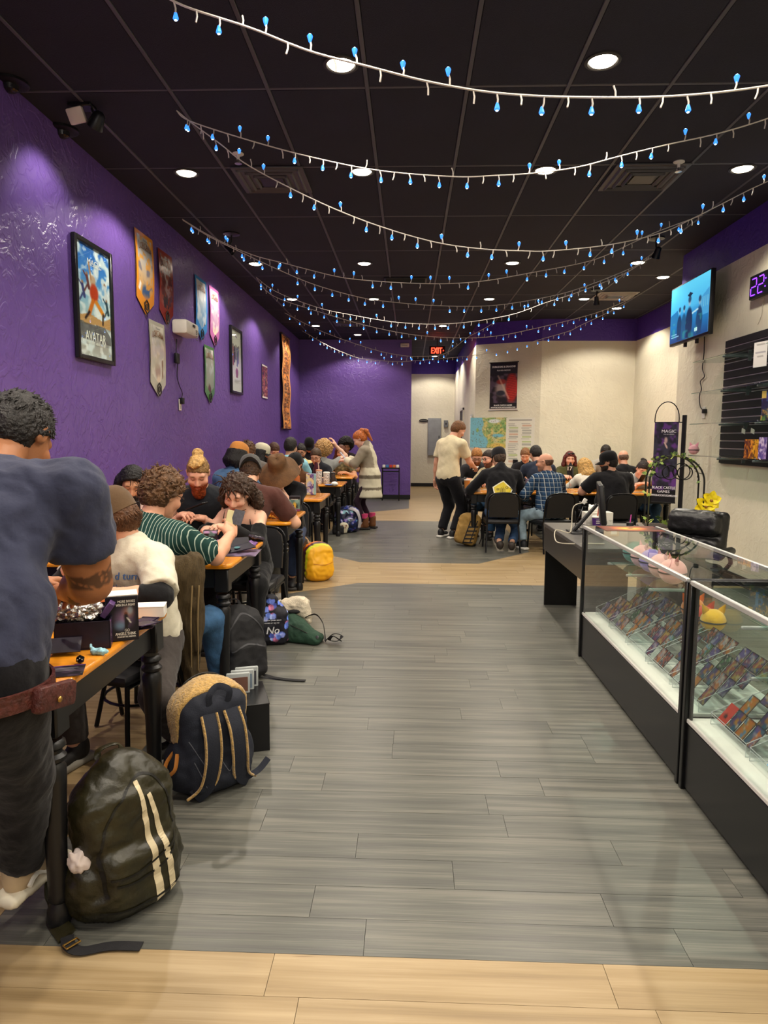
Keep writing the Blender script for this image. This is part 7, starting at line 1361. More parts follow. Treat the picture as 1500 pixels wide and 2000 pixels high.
ribbon('leather_pull', r, [(-.15, .03, .21), (-.20, .02, .17), (-.215, .01, .13)], .016, .004, M('tan_leather', '#9a5f22', rough=.5), (0, -1, 0)); ribbon('leather_pull', r, [(-.165, .0, .20), (-.185, -.02, .15), (-.21, -.01, .125)], .016, .004, M('tan_leather'), (0, -1, 0))
# black box with clear cases behind it
r = empty('storage_box', (-.775, 3.16, 0), 18, 'black card storage box with clear card cases behind the fleece topped backpack', 'box'); mb = MB(); mb.box((0, 0, .005), (.20, .30, .01)).box((0, -.147, .11), (.20, .008, .22)).box((0, .147, .11), (.20, .008, .22)).box((-.096, 0, .11), (.008, .30, .22)).box((.096, 0, .11), (.008, .30, .22)); mb.build('box', CASEB, r); MB().box((0, 0, .223), (.204, .302, .008), ch=.002).build('lid', CASEB, r)
for i in range(3): o = MB().box((0, 0, .05), (.11, .016, .10), ch=.003).build('card_case', ACE, None); o.matrix_world = Matrix.Translation((-.775 - .03 + .01 * i, 3.16 + .045 * i, .2275)) @ Matrix.Rotation(math.radians(18), 4, 'Z'); tag(o, ['front clear card case on the black storage box', 'middle clear card case on the black storage box', 'rear clear card case on the black storage box'][i], 'case', 'clear card cases on the black box'); MB().box((0, -.0085, .045), (.09, .001, .07)).build('insert', M('case_insert_%d' % i, ('#6a4a40', '#6a7a8a', '#3a3a42')[i], rough=.5), o)
# 3 black backpack
BK = M('black_canvas', '#17171a', rough=.75, var=.15, bump=.15, bscale=200)
r = empty('backpack', (-.985, 3.99, 0), 40, 'plain black backpack leaning beside the second table leg', 'backpack', 'backpacks on the floor')
f = Field(.011); f.box((0, .02, .20), (.145, .085, .20), R=rotm(-12, 0, 0), rr=.07, k=.03).ell((0, .07, .33), (.12, .08, .11), R=rotm(-12, 0, 0), k=.05).box((.0, -.06, .13), (.12, .04, .11), R=rotm(-8, 0, 0), rr=.04, k=.02); f.cut((0, 0, .006), (0, 0, -1)); o = field_obj('body', f, BK, r, lambda V, N: wnoise(V, .10, 9, 5) * .006)
for pts in ([(-.13, .10), (-.12, .28), (0, .40), (.12, .28), (.14, .10)], [(-.11, .2), (0, .23), (.11, .2)]): decal(r, 'zipper', o, strip(MB(), pts, .008), M('grey_zip', '#3a3a3e', rough=.6), (0, 0, 0), RX, UZ, .0025)
ribbon('shoulder_strap', r, [(-.06, .14, .38), (-.08, .19, .25), (-.10, .16, .10)], .05, .01, BK, (0, 1, .2)); ribbon('grab_loop', r, [(-.03, .11, .42), (-.02, .13, .455), (.03, .13, .455), (.04, .11, .42)], .02, .006, WEB, (0, 0, 1)); ribbon('strap_end', r, [(.10, -.06, .02), (.15, -.13, .008), (.21, -.21, .006), (.27, -.27, .006)], .03, .004, WEB, (0, 0, 1))
# 4 patterned bag, 5 cream plush bag, 6 green satchel
def dice(V): 
    c = np.tile(srgb2lin(S3('#14141f')), (len(V), 1)); rs = np.random.RandomState(4)
    for i in range(46):
        x, z = rs.uniform(-.13, .13), rs.uniform(.02, .33); col = S3(('#5a74c8', '#8a98e0', '#3a4a9a', '#a05a7a', '#6a80d8')[i % 5])
        if -.09 < x < .09 and .09 < z < .19: continue
        d = np.hypot(V[:, 0] - x, V[:, 2] - z); m = (d < .018); c[m] = srgb2lin(col); m = (d < .018) & (V[:, 0] - x < -.006); c[m] = srgb2lin(np.clip(col * 1.3, 0, 1))
    return c
r = empty('drawstring_bag', (-.95, 4.68, 0), 14, 'dark bag printed with blue dice standing behind the black backpack', 'bag'); f = Field(.007); f.box((0, 0, .13), (.115, .055, .13), rr=.05, k=.03).ell((-.01, .02, .24), (.085, .045, .10), k=.05).ell((0, 0, .32), (.035, .025, .03), k=.04); f.cut((0, 0, .005), (0, 0, -1)); o = field_obj('body', f, MV('dice_print', rough=.7), r, lambda V, N: wnoise(V, .08, 9, 6) * .005, dice)
m = MB(); put_text(m, 'No', .085, .05, XF((.01, 0, .115)), 0, .0012, slant=.2); [put_text(m, t, w_, .012, XF((.0, 0, z)), 0, .0006) for t, w_, z in (('Choose your next', .13, .185), ('move or try to', .10, .165))]; decal(r, 'lettering', o, m, ink('#d8d8dc'), (0, 0, 0), RX, UZ, .002); MB().tube(smoothpath([(.02, 0, .34), (.03, .02, .40), (.05, .05, .46)], 4), .003, 5).build('drawstring', WEB, r)
r = empty('plush_bag', (-.83, 4.90, 0), 10, 'cream fluffy bag with a dark gap between the dice bag and green satchel', 'bag'); f = Field(.009); f.ell((0, .02, .12), (.10, .08, .12), k=.03).ell((.02, .0, .22), (.09, .07, .07), k=.04).cap((.06, -.03, .25), (.10, -.04, .13), .045, .035, k=.03).cap((-.06, -.02, .24), (-.07, -.04, .12), .04, .03, k=.03); f.cut((0, 0, .005), (0, 0, -1)); field_obj('body', f, M('cream_plush', '#c8bca6', rough=.95, var=.12, vscale=30, bump=.4, bscale=120), r, lambda V, N: wnoise(V, .07, 9, 7) * .008); f = Field(.008); f.ell((-.0, -.066, .195), (.05, .016, .018), k=.01); field_obj('lining', f, BK, r)
r = empty('satchel', (-.74, 4.76, 0), -16, 'dark green cloth satchel with loose black straps lying on the floor', 'bag'); GRN = M('green_cloth', '#1d3a2a', rough=.8, var=.15, bump=.2, bscale=160); f = Field(.009); f.cap((-.10, .03, .10), (.10, -.03, .045), .085, .042, k=.03).ell((-.08, .02, .07), (.10, .09, .07), k=.04).box((0, 0, .03), (.14, .075, .03), rr=.028, k=.04); f.cut((0, 0, .005), (0, 0, -1)); field_obj('body', f, GRN, r, lambda V, N: wnoise(V, .07, 9, 8) * .006); MB().tube(smoothpath([(-.12, -.05, .14), (0, -.065, .105), (.12, -.055, .055)], 5), .003, 5).build('zipper', M('black_zip'), r)
ribbon('strap', r, [(-.02, .08, .15), (.04, .12, .17), (.10, .11, .12), (.14, .06, .05), (.16, .02, .012)], .028, .005, WEB, (.4, .6, .6)); ribbon('strap', r, [(.16, .02, .012), (.21, .05, .06), (.27, .06, .05), (.25, .02, .02), (.20, .0, .03), (.24, -.03, .07), (.29, .0, .03)], .024, .005, WEB, (0, .4, 1)); MB().lathe([(.006, 0), (.012, .002), (.012, .006), (.006, .008)], 10, c=(.135, -.06, .06), rot=rotm(80, 0, 0)).build('ring', CHROME, r)
# 7 orange and yellow backpack
r = empty('backpack', (-.92, 6.88, 0), 36, 'bright yellow and orange backpack with a maroon band on the pale floor', 'backpack', 'backpacks on the floor'); R = rotm(-7, 0, 0)
def ybp(V):
    c = np.tile(srgb2lin(S3('#e8a81a')), (len(V), 1)); x, y = V[:, 0], V[:, 1] + .12 * V[:, 2]; c[y > -.035] = srgb2lin(S3('#c8c81a')); c[y > -.005] = srgb2lin(S3('#4a1e2a')); c[y > .035] = srgb2lin(S3('#e06a1a')); c[y > .07] = srgb2lin(S3('#e08a1a')); return c
f = Field(.011); f.box((0, .0, .18), (.155, .11, .18), R=R, rr=.085, k=.04).ell((0, .0, .27), (.135, .10, .12), R=R, k=.06).ell((0, -.09, .13), (.125, .06, .12), k=.04); f.cut((0, 0, .006), (0, 0, -1)); o = field_obj('body', f, MV('nylon_colours', rough=.5, spec=.4), r, lambda V, N: wnoise(V, .10, 9, 9) * .007, ybp); decal(r, 'zipper', o, strip(MB(), [(-.11, .19), (0, .175), (.11, .19)], .006), M('orange_seam', '#b8701a', rough=.6), (0, 0, 0), RX, UZ, .0025)
ribbon('shoulder_strap', r, [(-.10, .12, .33), (-.15, .19, .26), (-.16, .20, .14), (-.13, .13, .05)], .04, .010, M('tan_webbing', '#b09070', rough=.8), (-.4, 1, 0)); ribbon('shoulder_strap', r, [(.06, .12, .33), (.08, .19, .24), (.06, .18, .12)], .04, .010, M('tan_webbing'), (0, 1, 0)); ribbon('grab_loop', r, [(-.04, .08, .36), (-.07, .12, .42), (-.10, .12, .43)], .02, .005, M('tan_webbing'), (0, 1, .3))
# 8 blue patterned backpack with a small pale pouch
def gal(V):
    c = np.tile(srgb2lin(S3('#10183a')), (len(V), 1)); n = wnoise(V, .12, 9, 2); c[n > .25] = srgb2lin(S3('#24388a')); c[n > .6] = srgb2lin(S3('#b8b0d0')); n2 = wnoise(V, .10, 9, 12); c[n2 > .75] = srgb2lin(S3('#6a4a9a')); c[(wnoise(V, .14, 9, 17) > .8)] = srgb2lin(S3('#8ac0d0')); return c
r = empty('backpack', (-.93, 10.42, 0), 18, 'shiny dark blue and lilac patterned backpack at the standing woman feet', 'backpack', 'backpacks on the floor'); f = Field(.013); f.box((0, .02, .18), (.19, .12, .18), rr=.09, k=.04).ell((.02, .03, .27), (.16, .10, .13), k=.06).ell((0, -.08, .13), (.14, .07, .11), k=.04); f.cut((0, 0, .006), (0, 0, -1)); field_obj('body', f, MV('satin_print', rough=.35, spec=.5), r, lambda V, N: wnoise(V, .12, 9, 10) * .010, gal)
ribbon('shoulder_strap', r, [(.02, -.06, .37), (.11, -.13, .33), (.16, -.13, .2), (.15, -.12, .08)], .05, .012, M('pale_strap', '#a8a4a8', rough=.7), (.5, -1, .2)); f = Field(.008); f.ell((-.10, -.18, .11), (.075, .035, .065), k=.02).box((-.10, -.18, .05), (.05, .028, .04), rr=.02, k=.02); f.cut((0, 0, .006), (0, 0, -1)); PO = field_obj('pouch', f, M('cream_vinyl', '#c8c0a8', rough=.5), r); m = MB(); [m.ball((x, 0, z), (.014, .001, .012), 8) for x, z in ((-.03, .01), (.03, .01))]; strip(m, [(-.03, -.02), (.03, -.02)], .01); decal(r, 'pouch_print', PO, m, ink('#7a3a2a'), (-.10, -.18, .115), RX, UZ, .003)
r = empty('camera_bag', (-1.05, 10.18, 0), 10, 'small black pouch bag left of the blue patterned backpack', 'bag'); f = Field(.011); f.box((0, 0, .065), (.085, .06, .065), rr=.03, k=.02); f.cut((0, 0, .006), (0, 0, -1)); field_obj('body', f, BK, r, lambda V, N: wnoise(V, .07) * .004); ribbon('strap', r, [(-.08, 0, .10), (-.04, .03, .16), (.04, .03, .16), (.08, 0, .10)], .02, .005, WEB, (0, 0, 1))
# 9 tan tactical backpack
TAN = M('tan_canvas', '#8f6f36', rough=.8, var=.15, bump=.2, bscale=160); r = empty('backpack', (.79, 9.22, 0), -6, 'tan canvas backpack with black strap webbing leaning by the chair', 'backpack', 'backpacks on the floor'); R = rotm(-14, 14, 0)
f = Field(.013); f.box((0, .03, .21), (.15, .085, .20), R=R, rr=.06, k=.03).box((-.01, -.06, .15), (.12, .045, .12), R=R, rr=.04, k=.02).ell((.05, .05, .36), (.11, .08, .08), R=R, k=.05); f.cut((0, 0, .006), (0, 0, -1)); o = field_obj('body', f, TAN, r, lambda V, N: wnoise(V, .09, 9, 11) * .007)
for k in range(5): decal(r, 'webbing', o, strip(MB(), [(-.06 + .018 * k, .06 + .05 * k), (.07 + .018 * k, .06 + .05 * k)], .018, None, 10), WEB, (0, 0, 0), RX, UZ, .004)
for x in (-.06, .03): decal(r, 'compression_strap', o, strip(MB(), [(x, .05), (x + .05, .2), (x + .10, .34)], .014, None, 10), WEB, (0, 0, 0), RX, UZ, .006)
ribbon('shoulder_strap', r, [(.08, .12, .38), (.17, .15, .28), (.19, .12, .12), (.16, .04, .03)], .05, .010, BK, (1, .5, 0)); ribbon('grab_loop', r, [(.04, .08, .42), (.05, .09, .46), (.10, .09, .46), (.11, .08, .42)], .02, .006, WEB, (0, 0, 1))
# brown jacket over the chair behind the man in the brown cap
jc = atD(364, 1190, 3.26); r = empty('hanging_jacket', (jc.x, jc.y, -.10), 8, 'olive brown corduroy jacket hung over the chair behind the man in the cap', 'jacket'); r.scale = (.8, 1, 1.05); CORD_ = M('corduroy', '#45371f', rough=.9, var=.15, vscale=20, bump=.5, bscale=40, stretch=(8, 8, 1)); f = Field(.009); f.cap((-.10, 0, .86), (.06, 0, .88), .050, .055, k=.03).cap((.03, 0, .86), (.02, -.02, .36), .060, .040, k=.05).cap((-.08, .01, .84), (-.06, .0, .42), .055, .04, k=.05).cap((.075, -.03, .84), (.065, -.05, .50), .040, .032, k=.02).box((-.02, .0, .62), (.085, .035, .22), rr=.03, k=.05); field_obj('jacket', f, CORD_, r, lambda V, N: wnoise(V * (1, 1, .35), .08, 9, 2) * .012)
for x in (.055, .095): MB().tube(smoothpath([(x, -.075, .80), (x - .01, -.085, .65), (x - .015, -.075, .5), (x - .02, -.06, .40)], 4), .005, 5).build('seam', M('corduroy_edge', '#7a6644', rough=.9), r)
# ================================================================== things on the tables
ZT = .7508; BXD = M('dark_purple_card', '#1d1726', rough=.35, var=.2, vscale=20); FOIL = M('silver_foil', '#b8b4b0', rough=.22, metal=.9, bump=.7, bscale=40); WRP = M('purple_wrapper', '#3a2a46', rough=.25, metal=.5, var=.6, vscale=40); WHT = M('white_card', '#dcd8d0', rough=.5, var=.03)
def on(px, py, z=ZT): return atZ(px, py, z)
p = on(196, 1275); r = empty('booster_box', (p.x - .085, p.y + .075, ZT), 18, 'open dark purple box with a raised flap nearest on the first table', 'box'); mb = MB(); mb.box((0, 0, .004), (.17, .11, .006)).box((0, -.053, .048), (.17, .004, .09)).box((0, .053, .048), (.17, .004, .09)).box((.083, 0, .048), (.004, .11, .09)).box((-.083, 0, .048), (.004, .11, .09)); mb.build('box', BXD, r); MB().box((.075, .02, .12), (.02, .10, .055), rot=rotm(0, 35, 0), ch=.002).build('flap', M('violet_card', '#5a3f70', rough=.3, var=.3, vscale=15), r); MB().box((-.05, -.085, .03), (.10, .06, .003), rot=rotm(35, 0, 0)).build('flap', BXD, r)
cv = Cv(16, 12, .8, '#2a1e34').noise(3, '#6a5a6a', .4, .65, .9, 3).noise(4, '#7a3a80', .55, .7, .8, 6); print_obj('print', cv, .105, .085, r, XF((.0865, 0, .048), rz=90), rough=.25)
f = Field(.006); f.ell((-.03, 0, .115), (.07, .045, .035), k=.02).ell((.02, .01, .12), (.045, .04, .03), k=.02); V, Q = f.geo(lambda V, N: wnoise(V, .03, 9, 3) * .012); o = link('foil_heap', mk_mesh('foil_heap', V, Q, [FOIL], None, 25), None, (r.location.x, r.location.y, ZT)); o.rotation_euler.z = math.radians(18); tag(o, 'crumpled silver foil wrappers heaped in the open dark box', 'foil')
p = on(216, 1257); cv = Cv(30, 46, 1.6, '#15131f').ell(.55, .8, .42, .5, '#8a6a8a', .8, .9).ell(.7, .55, .25, .3, '#b0806a', .7, .7).ell(.45, 1.05, .28, .25, '#6a90a8', .8, .8).ell(.75, .5, .12, .2, '#8ab0c0', .6, .6); cv.ell(.62, .62, .06, .07, '#6a3a26', .3).line(.62, .7, .64, 1.0, .08, '#1c1a22').line(.64, .95, .6, 1.3, .07, '#1c1a20').line(.66, .78, .76, .95, .03, '#d0ccc0')
r = empty('story_box', (p.x + .012, p.y + .07, ZT), 24, 'tall dark printed box with white lettering standing on the first table', 'box'); MB().box((0, 0, .078), (.105, .085, .156), ch=.002).build('box', M('night_blue_card', '#141220', rough=.35), r); MB().box((0, 0, .1575), (.104, .084, .003)).build('top', WHT, r); print_obj('print', cv, .103, .15, r, XF((0, -.0445, .078)), rough=.3, thick=.001)
lettering(r, [('MORE BOXES', .015, .138, .055, .0085, '#e8e4d8'), ('WIN IN A FIGHT', .012, .126, .062, .0085, '#e8e4d8'), ('GO', .015, .038, .016, .009, '#e8e4d8'), ('ANGELS THINK', .01, .026, .066, .010, '#e8e4d8'), ('YOUR BATTLE ANSWER', .012, .0155, .06, .0055, '#e8e4d8')], -.0462)
mb = MB(); put_text(mb, 'THE BOXES', .055, .008, XF((-.0532, .0, .128), rz=-90)); mb.box((-.0532, .012, .08), (.001, .022, .06)); mb.box((-.0532, -.022, .034), (.001, .016, .016)); mb.build('side_print', ink('#7a7a90'), r)
p = on(284, 1206); r = empty('card_stack_box', (p.x, p.y + .03, ZT), 12, 'long white card box lying at the far edge of the first table', 'box'); MB().box((0, 0, .02), (.13, .075, .04), ch=.002).build('box', WHT, r); MB().box((0, 0, .042), (.132, .077, .004), ch=.001).build('lid', M('white_lid', '#e6e2da', rough=.4), r)
for i in range(7):
    p = on(268 + 5 * (i % 4), 1222 + 6 * (i // 2)); o = MB().box((0, 0, 0), (.065, .105, .004), ch=.001); o.box((0, .049, .001), (.065, .008, .004)); o = o.build('booster_pack', WRP, None); o.matrix_world = Matrix.Translation((p.x + .01, p.y, ZT + .005 + .006 * i)) @ Euler((rnd.uniform(-.12, .12), rnd.uniform(-.1, .1), rnd.uniform(-.5, .5))).to_matrix().to_4x4(); tag(o, 'shiny purple booster pack by the white card box, %s of the pile' % ('undermost', 'second lowest', 'third lowest', 'middle', 'third from top', 'second from top', 'topmost')[i], 'card pack', 'booster packs on the first table')
p = on(157, 1296); r = empty('die', (p.x, p.y, ZT), 20, 'black polyhedral die on the orange edge of the first table', 'die'); bm = bmesh.new(); bmesh.ops.create_icosphere(bm, subdivisions=1, radius=.0145); me = bpy.data.meshes.new('die'); bm.to_mesh(me); bm.free(); me.materials.append(M('gloss_black', '#0c0c10', rough=.12)); me.shade_flat(); link('die_body', me, r, (0, 0, .0132)); mb = MB(); [mb.ball((.006 * i - .006, -.0118, .016 + .004 * (i % 2)), (.0022, .001, .0022), 6) for i in range(3)]; mb.build('pips', ink('#d8d4cc'), r)
p = on(142, 1312); cv = Cv(20, 26, 1.3, '#1a1820').noise(4, '#4a3a50', .5, .65, .9, 4).rect(.0, .0, 1, .06, '#6a3a7a').rect(.1, .3, .8, .36, '#8a8890').rect(.1, .45, .7, .5, '#7a7880').rect(.1, .6, .75, .65, '#7a7880'); o = print_obj('rules_card', cv, .10, .10, None, Matrix.Translation((p.x - .02, p.y, ZT + .003)) @ Matrix.Rotation(.35, 4, 'Z') @ Matrix.Rotation(-math.pi / 2, 4, 'X'), rough=.3); tag(o, 'dark printed leaflet at the near corner of the first table', 'leaflet')
f = Field(.004); p = on(183, 1278); f.ell((0, 0, .010), (.028, .014, .010), k=.01).cap((-.02, 0, .01), (-.035, .01, .028), .008, .004, k=.01); V, Q = f.geo(lambda V, N: wnoise(V, .02) * .004); o = link('torn_wrapper', mk_mesh('torn_wrapper', V, Q, [M('pale_blue_paper', '#8ab8c4', rough=.6, var=.4, vscale=60)], None, 180), None, (p.x + .02, p.y, ZT)); tag(o, 'torn pale blue wrapper scrap before the open dark box', 'wrapper')
# cards in hands
def held(i, sd, lab, cat, name, sz, mat, rot, off=(0, .07, .02), screen=None):
    root, s = POSE[i]; a, e, t = s['arms'][sd]; d = nrm(t - e); return thing_in_hand(name, lab, cat, root, Vector(t + d * off[1] + A3((off[0], 0, off[2]))), sz, mat, rot, screen)
held(1, 1, 'black backed trading card held up by the man in the cap', 'card', 'trading_card', (.064, .089, .002), CARDD, (75, 0, 20), (0, .09, .05)); held(3, 1, 'small fan of gold backed cards held by the man in pinstripes', 'card', 'trading_card', (.064, .089, .006), CARDM, (60, 15, 30), (-.02, .085, .05)); held(3, 1, 'dark faced card held in front of the gold backed cards', 'card', 'trading_card', (.064, .089, .002), CARDD, (65, 10, 5), (.015, .09, .05))
held(4, 1, 'dark phone held over the table by the red bearded man', 'phone', 'phone', (.074, .15, .009), BLK, (20, 0, 70), (-.06, .08, .025)); held(20, 1, 'pale cased phone held by the standing woman', 'phone', 'phone', (.074, .15, .009), M('phone_case', '#b8b8c8', rough=.4), (50, 0, 0), (-.08, .08, .02)); held(33, 1, 'dark phone in the hand of the woman resting her head', 'phone', 'phone', (.074, .15, .009), BLK, (45, 0, 10), (0, .08, .03), SCRN); held(21, 1, 'small white card held out by the standing man in cream', 'card', 'trading_card', (.064, .089, .002), WHT, (30, 0, 0), (0, .10, .01)); held(11, -1, 'cards held up by the person in the wide hat', 'card', 'trading_card', (.064, .089, .004), CARDD, (80, 0, 0), (0, .08, .04))
# second table: boxes, wrappers, mats
def flatprint(name, lab, cat, px, py, w_, h_, rz, cv, z=ZT, grp=None):
    p = on(px, py, z); o = print_obj(name, cv, w_, h_, None, Matrix.Translation((p.x, p.y, z + .0025)) @ Matrix.Rotation(math.radians(rz), 4, 'Z') @ Matrix.Rotation(-math.pi / 2, 4, 'X'), rough=.35); tag(o, lab, cat, grp); return o
flatprint('play_mat', 'dark printed play mat at the aisle end of the second table', 'mat', 446, 1080, .36, .26, 4, boxart(61, '#2a2430', '#5a4a5a', '#7a6a88', 40, 26, .65)); flatprint('card_sheet', 'pale card sheet under the elbow of the man in pinstripes', 'paper', 400, 1092, .22, .16, 12, boxart(62, '#c8c4b8', '#8a8680', '#5a5048', 20, 16, .7))
p = on(468, 1078); r = empty('opened_box', (p.x, p.y, ZT + .006), 35, 'flattened black box with round teal emblems on the second table', 'box'); mb = MB(); mb.box((0, 0, .02), (.17, .10, .006), rot=rotm(10, -8, 0)).box((.0, .05, .045), (.16, .006, .06), rot=rotm(-20, 0, 0)).box((-.08, 0, .03), (.006, .10, .04), rot=rotm(0, -25, 0)); mb.build('box', BXD, r); mb = MB(); [mb.lathe([(.018, 0), (.018, .001), (0, .001)], 14, c=(x, -.01, .0245 - .002 * i), rot=rotm(10, -8, 0)) for i, x in enumerate((-.02, .03))]; mb.build('emblem', ink('#3a6a70'), r)
for i, (px, py, c_, lab) in enumerate(((455, 1062, '#8a5aa0', 'purple opened card wrapper behind the flattened black box'), (478, 1055, '#2a2230', 'black opened wrapper with white edge on the second table'), (440, 1070, '#b08ac0', 'lilac wrapper beside the flattened black box'), (500, 1058, '#3a3440', 'dark wrapper at the aisle edge of the second table'), (486, 1068, '#6a4a80', 'violet wrapper with pale ring at the aisle edge'), (430, 1082, '#20202a', 'dark wrapper near the hand of the man in pinstripes'), (492, 1048, '#141418', 'black wrapper before the woman in black'))):
    p = on(px, py); f = Field(.006); f.box((0, 0, .014), (.052, .034, .010), R=rotm(rnd.uniform(-14, 14), rnd.uniform(-14, 14), 0), rr=.006, k=.01); V, Q = f.geo(lambda V, N: wnoise(V, .04, 9, i) * .006); V[:, 2] -= V[:, 2].min(); o = link('card_wrapper', mk_mesh('card_wrapper', V, Q, [M('wrapper_' + c_.strip('#'), c_, rough=.25, var=.5, vscale=35)], None, 40), None, (p.x, p.y, ZT + .005)); o.rotation_euler.z = rnd.uniform(-1, 1); tag(o, lab, 'wrapper', 'opened wrappers on the second table')
def deck(lab, px, py, wd, dp, ht, cv, mat, rz, lett=None, z=ZT, name='deck_box', cat='box'):
    p = on(px, py, z); return carton(name, lab, cat, (p.x, p.y + dp / 2, z + .002), (wd, dp, ht), cv, mat, rz, None, lett)
ART = lambda k: Cv(18, 18, 1, '#4a6a6a').noise(3, '#7a9a90', .4, .65, .9, k).ell(.5, .62, .22, .3, '#c09a3a', .5).poly([(.2, .8), (.4, .45), (.45, .8)], '#1c2420').poly([(.6, .8), (.7, .4), (.85, .8)], '#1c2420').rect(0, .86, 1, 1, '#6a2a5a').rect(0, 0, 1, .22, '#16141c')
deck('box with lilac rim and dark front behind the hands on the second table', 409, 1066, .09, .07, .095, Cv(16, 16, 1, '#1a1820').rect(0, 0, 1, .14, '#b89ac8').noise(4, '#5a7a78', .5, .65, .9, 8), BXD, 8); deck('teal art box with gold centre before the red bearded man', 385, 1001, .085, .06, .088, ART(3), BXD, 6); deck('dark stacked box right of the teal art box', 402, 1000, .06, .06, .105, Cv(12, 20, 1.6, '#1c1a22').rect(.1, .3, .9, .42, '#a8a4a0').rect(.1, .6, .9, .72, '#8a868a').rect(0, 0, 1, .12, '#d8d4cc'), BXD, 6)
deck('teal art box with white lid at the aisle end of the third table', 575, 999, .10, .07, .14, ART(5), BXD, 4, [('FOUNDATION', 0, .04, .06, .010, '#e8e4d8')]); deck('tall pale blue and purple box at the aisle end of the fourth table', 607, 967, .115, .08, .25, Cv(18, 36, 2, '#a8b0d0').noise(3, '#d8c890', .45, .6, .9, 4).noise(4, '#5a3a80', .5, .6, .9, 9).rect(.8, 0, 1, 2, '#8ab8b8').ell(.4, 1.6, .2, .2, '#c8c0c8', .5).rect(0, 1.25, .78, 1.3, '#3a2a5a'), M('pale_blue_card', '#9aa4c8', rough=.4), 4)
p = on(372, 1000); f = Field(.007); f.ell((0, 0, .02), (.07, .05, .025), k=.02); V, Q = f.geo(lambda V, N: wnoise(V, .03, 9, 5) * .012); V[:, 2] -= V[:, 2].min(); o = link('foil_heap', mk_mesh('foil_heap', V, Q, [FOIL], None, 25), None, (p.x, p.y, ZT)); tag(o, 'small silver foil heap left of the teal art box', 'foil')
for i, (px, py) in enumerate(((560, 1003), (553, 1000), (566, 1008))): flatprint('card_pile', ['small card pile before the person in the hat', 'card pile left of the others on the third table', 'pale cards nearest the edge of the third table'][i], 'cards', px, py, .10, .08, 20 * i, boxart(70 + i, '#b8b2a4', '#6a6258', '#8a7a5a', 10, 8, .8), ZT, 'card piles on the third table')
# fifth table: cups and cans
p = on(652, 940); CP = M('printed_cup', '#d8d2c4', rough=.4, var=.5, vscale=60)
for i, (px, lab, rd, ht, lid) in enumerate(((644, 'pale printed tumbler with a pink lid and straw on the fifth table', .045, .19, '#d8a080'), (657, 'white printed can beside the tumbler on the fifth table', .048, .155, '#e4e0d8'), (668, 'dark printed cup with a black lid on the fifth table', .034, .15, '#141416'))):
    q = on(px, 934); r = empty('drink_cup', (q.x, 10.15 + .02 * i, ZT), 0, lab, 'cup', 'drinks on the fifth table'); MB().lathe([(rd * .85, 0), (rd, ht * .1), (rd, ht)], 16).build('cup', CP if i < 2 else M('dark_cup', '#3a3434', rough=.4, var=.6, vscale=50), r); MB().lathe([(rd * 1.06, ht), (rd * 1.06, ht + .015), (rd * .8, ht + .022), (0, ht + .022)], 16).build('lid', M('lid_' + lid.strip('#'), lid, rough=.4), r)
    if i == 0: MB().tube([(0, 0, ht), (-.01, 0, ht + .13)], .006, 6).build('straw', M('straw_pale', '#dcc0b0', rough=.5), r)
q = on(653, 944); o = MB().lathe([(.05, 0), (.10, .012), (.095, .014), (.05, .004)], 22).build('plate', M('blue_plastic', '#5a7ab8', rough=.4), None, loc=(q.x, 9.86, ZT)); tag(o, 'blue plate on the fifth table before the cups', 'plate')
q = on(617, 930); deck('small grey purple box at the left of the fifth table', 633, 943, .09, .05, .07, boxart(81, '#6a6a78', '#8a80a0', '#3a3a42'), BXD, 10); o = MB().ball((0, 0, .03), (.05, .045, .03), 12).build('napkin', M('tissue_white', '#eeece4', rough=.9, bump=.4), None, loc=(-1.06, 9.78, ZT)); tag(o, 'crumpled white napkin at the aisle edge of the fifth table', 'napkin')
# number signs
def numsign(n, px, py, D, zt, lab):
    c = atD(px, py, D); r = empty('number_sign', (c.x, c.y, zt), 4, lab, 'sign', 'table number signs'); h = c.z - zt; MB().box((0, 0, h), (.062, .006, .088), ch=.002).build('plate', BLK, r); MB().tube([(0, .005, .006), (0, .005, h)], .003, 6).build('rod', DKM, r); MB().lathe([(.035, 0), (.035, .005), (.005, .008)], 14).build('base', DKM, r); mb = MB(); put_text(mb, n, None, .055, XF((0, -.0042, h)), 0, .0012); mb.build('lettering', ink('#f0eee8'), r)
numsign('3', 265, 992, 4.42, ZT, 'small black number sign reading three on the second table'); numsign('17', 1113, 915, 10.0, .73, 'small black number sign reading seventeen on the right tables')
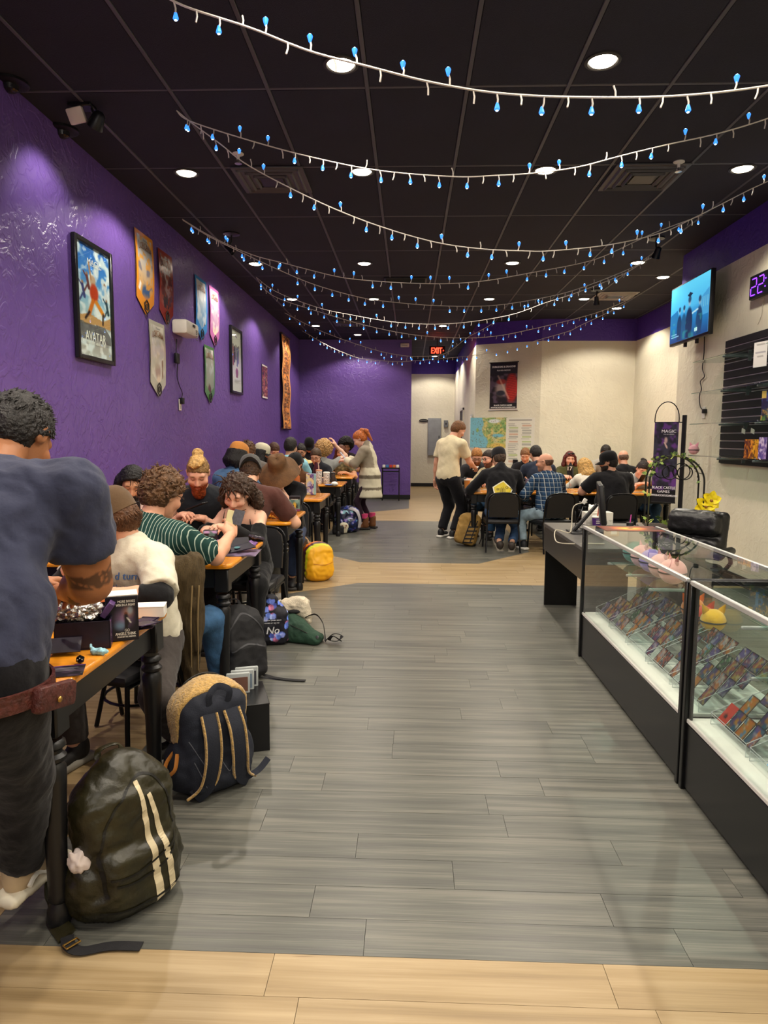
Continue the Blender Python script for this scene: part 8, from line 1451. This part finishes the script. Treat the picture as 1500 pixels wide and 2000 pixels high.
# right tables
ZR = .7285
def cupR(px, D, lab, rd, ht, mat, lid=None):
    c = atD(px, 960, D); r = empty('drink_cup', (c.x, c.y, ZR), 0, lab, 'cup', 'drinks on the right tables'); MB().lathe([(rd * .8, 0), (rd, ht)], 16).build('cup', mat, r); MB().lathe([(rd * 1.05, ht - .004), (rd * 1.05, ht + .01), (0, ht + .012)], 16).build('lid', lid or wp, r)
cupR(933, 9.22, 'white and blue paper cup by the black jacket man hand', .045, .15, M('blue_white_cup', '#c8ccd8', rough=.5, var=.4, vscale=30)); cupR(912, 9.75, 'clear orange drink cup at the left end of the right tables', .042, .12, M('amber_drink', '#b87a3a', rough=.3))
def boxR(px, D, lab, wd, ht, cv, mat, nm='deck_box'): c = atD(px, 960, D); carton(nm, lab, 'box', (c.x, c.y, ZR + .002), (wd, .08, ht), cv, mat, 5)
boxR(1018, 9.35, 'plain black box on the right tables behind the yellow patch man', .12, .12, Cv(8, 8, 1, '#17171a'), BXD); boxR(1033, 9.28, 'pale purple art box left of the plaid shirt man', .08, .17, Cv(14, 24, 1.9, '#b0a0c0').noise(4, '#2a2030', .5, .6, .95, 5).noise(5, '#e8e0e8', .55, .65, .8, 8).ell(.5, 1.5, .2, .2, '#c8883a', .5), PURB); boxR(1158, 9.4, 'tall brown box left of the heavy man in the black cap', .10, .19, Cv(12, 20, 1.8, '#3a2a1e').noise(4, '#6a4a2a', .5, .65, .9, 6), M('brown_card', '#3a2a1e', rough=.5))
for i, (px, D) in enumerate(((1090, 9.3), (1245, 9.35), (950, 9.6))): c = atD(px, 960, D); o = print_obj('card_pile', boxart(90 + i, '#c8c0ac', '#6a5a48', '#a08a5a', 10, 8, .8), .16, .12, None, Matrix.Translation((c.x, c.y, ZR + .003)) @ Matrix.Rotation(.3 * i, 4, 'Z') @ Matrix.Rotation(-math.pi / 2, 4, 'X'), rough=.4); tag(o, ['flat cards before the plaid shirt man', 'flat cards before the woman resting her head', 'flat cards before the man in the cream checked shirt'][i], 'cards', 'cards on the right tables')
c = atZ(1004, 1072, 0); o = MB().box((0, 0, .006), (.05, .03, .01), ch=.002).build('paper_scrap', WHT, None, loc=(c.x, c.y, .0005)); tag(o, 'tiny white paper scrap on the dark floor under the chair', 'paper')
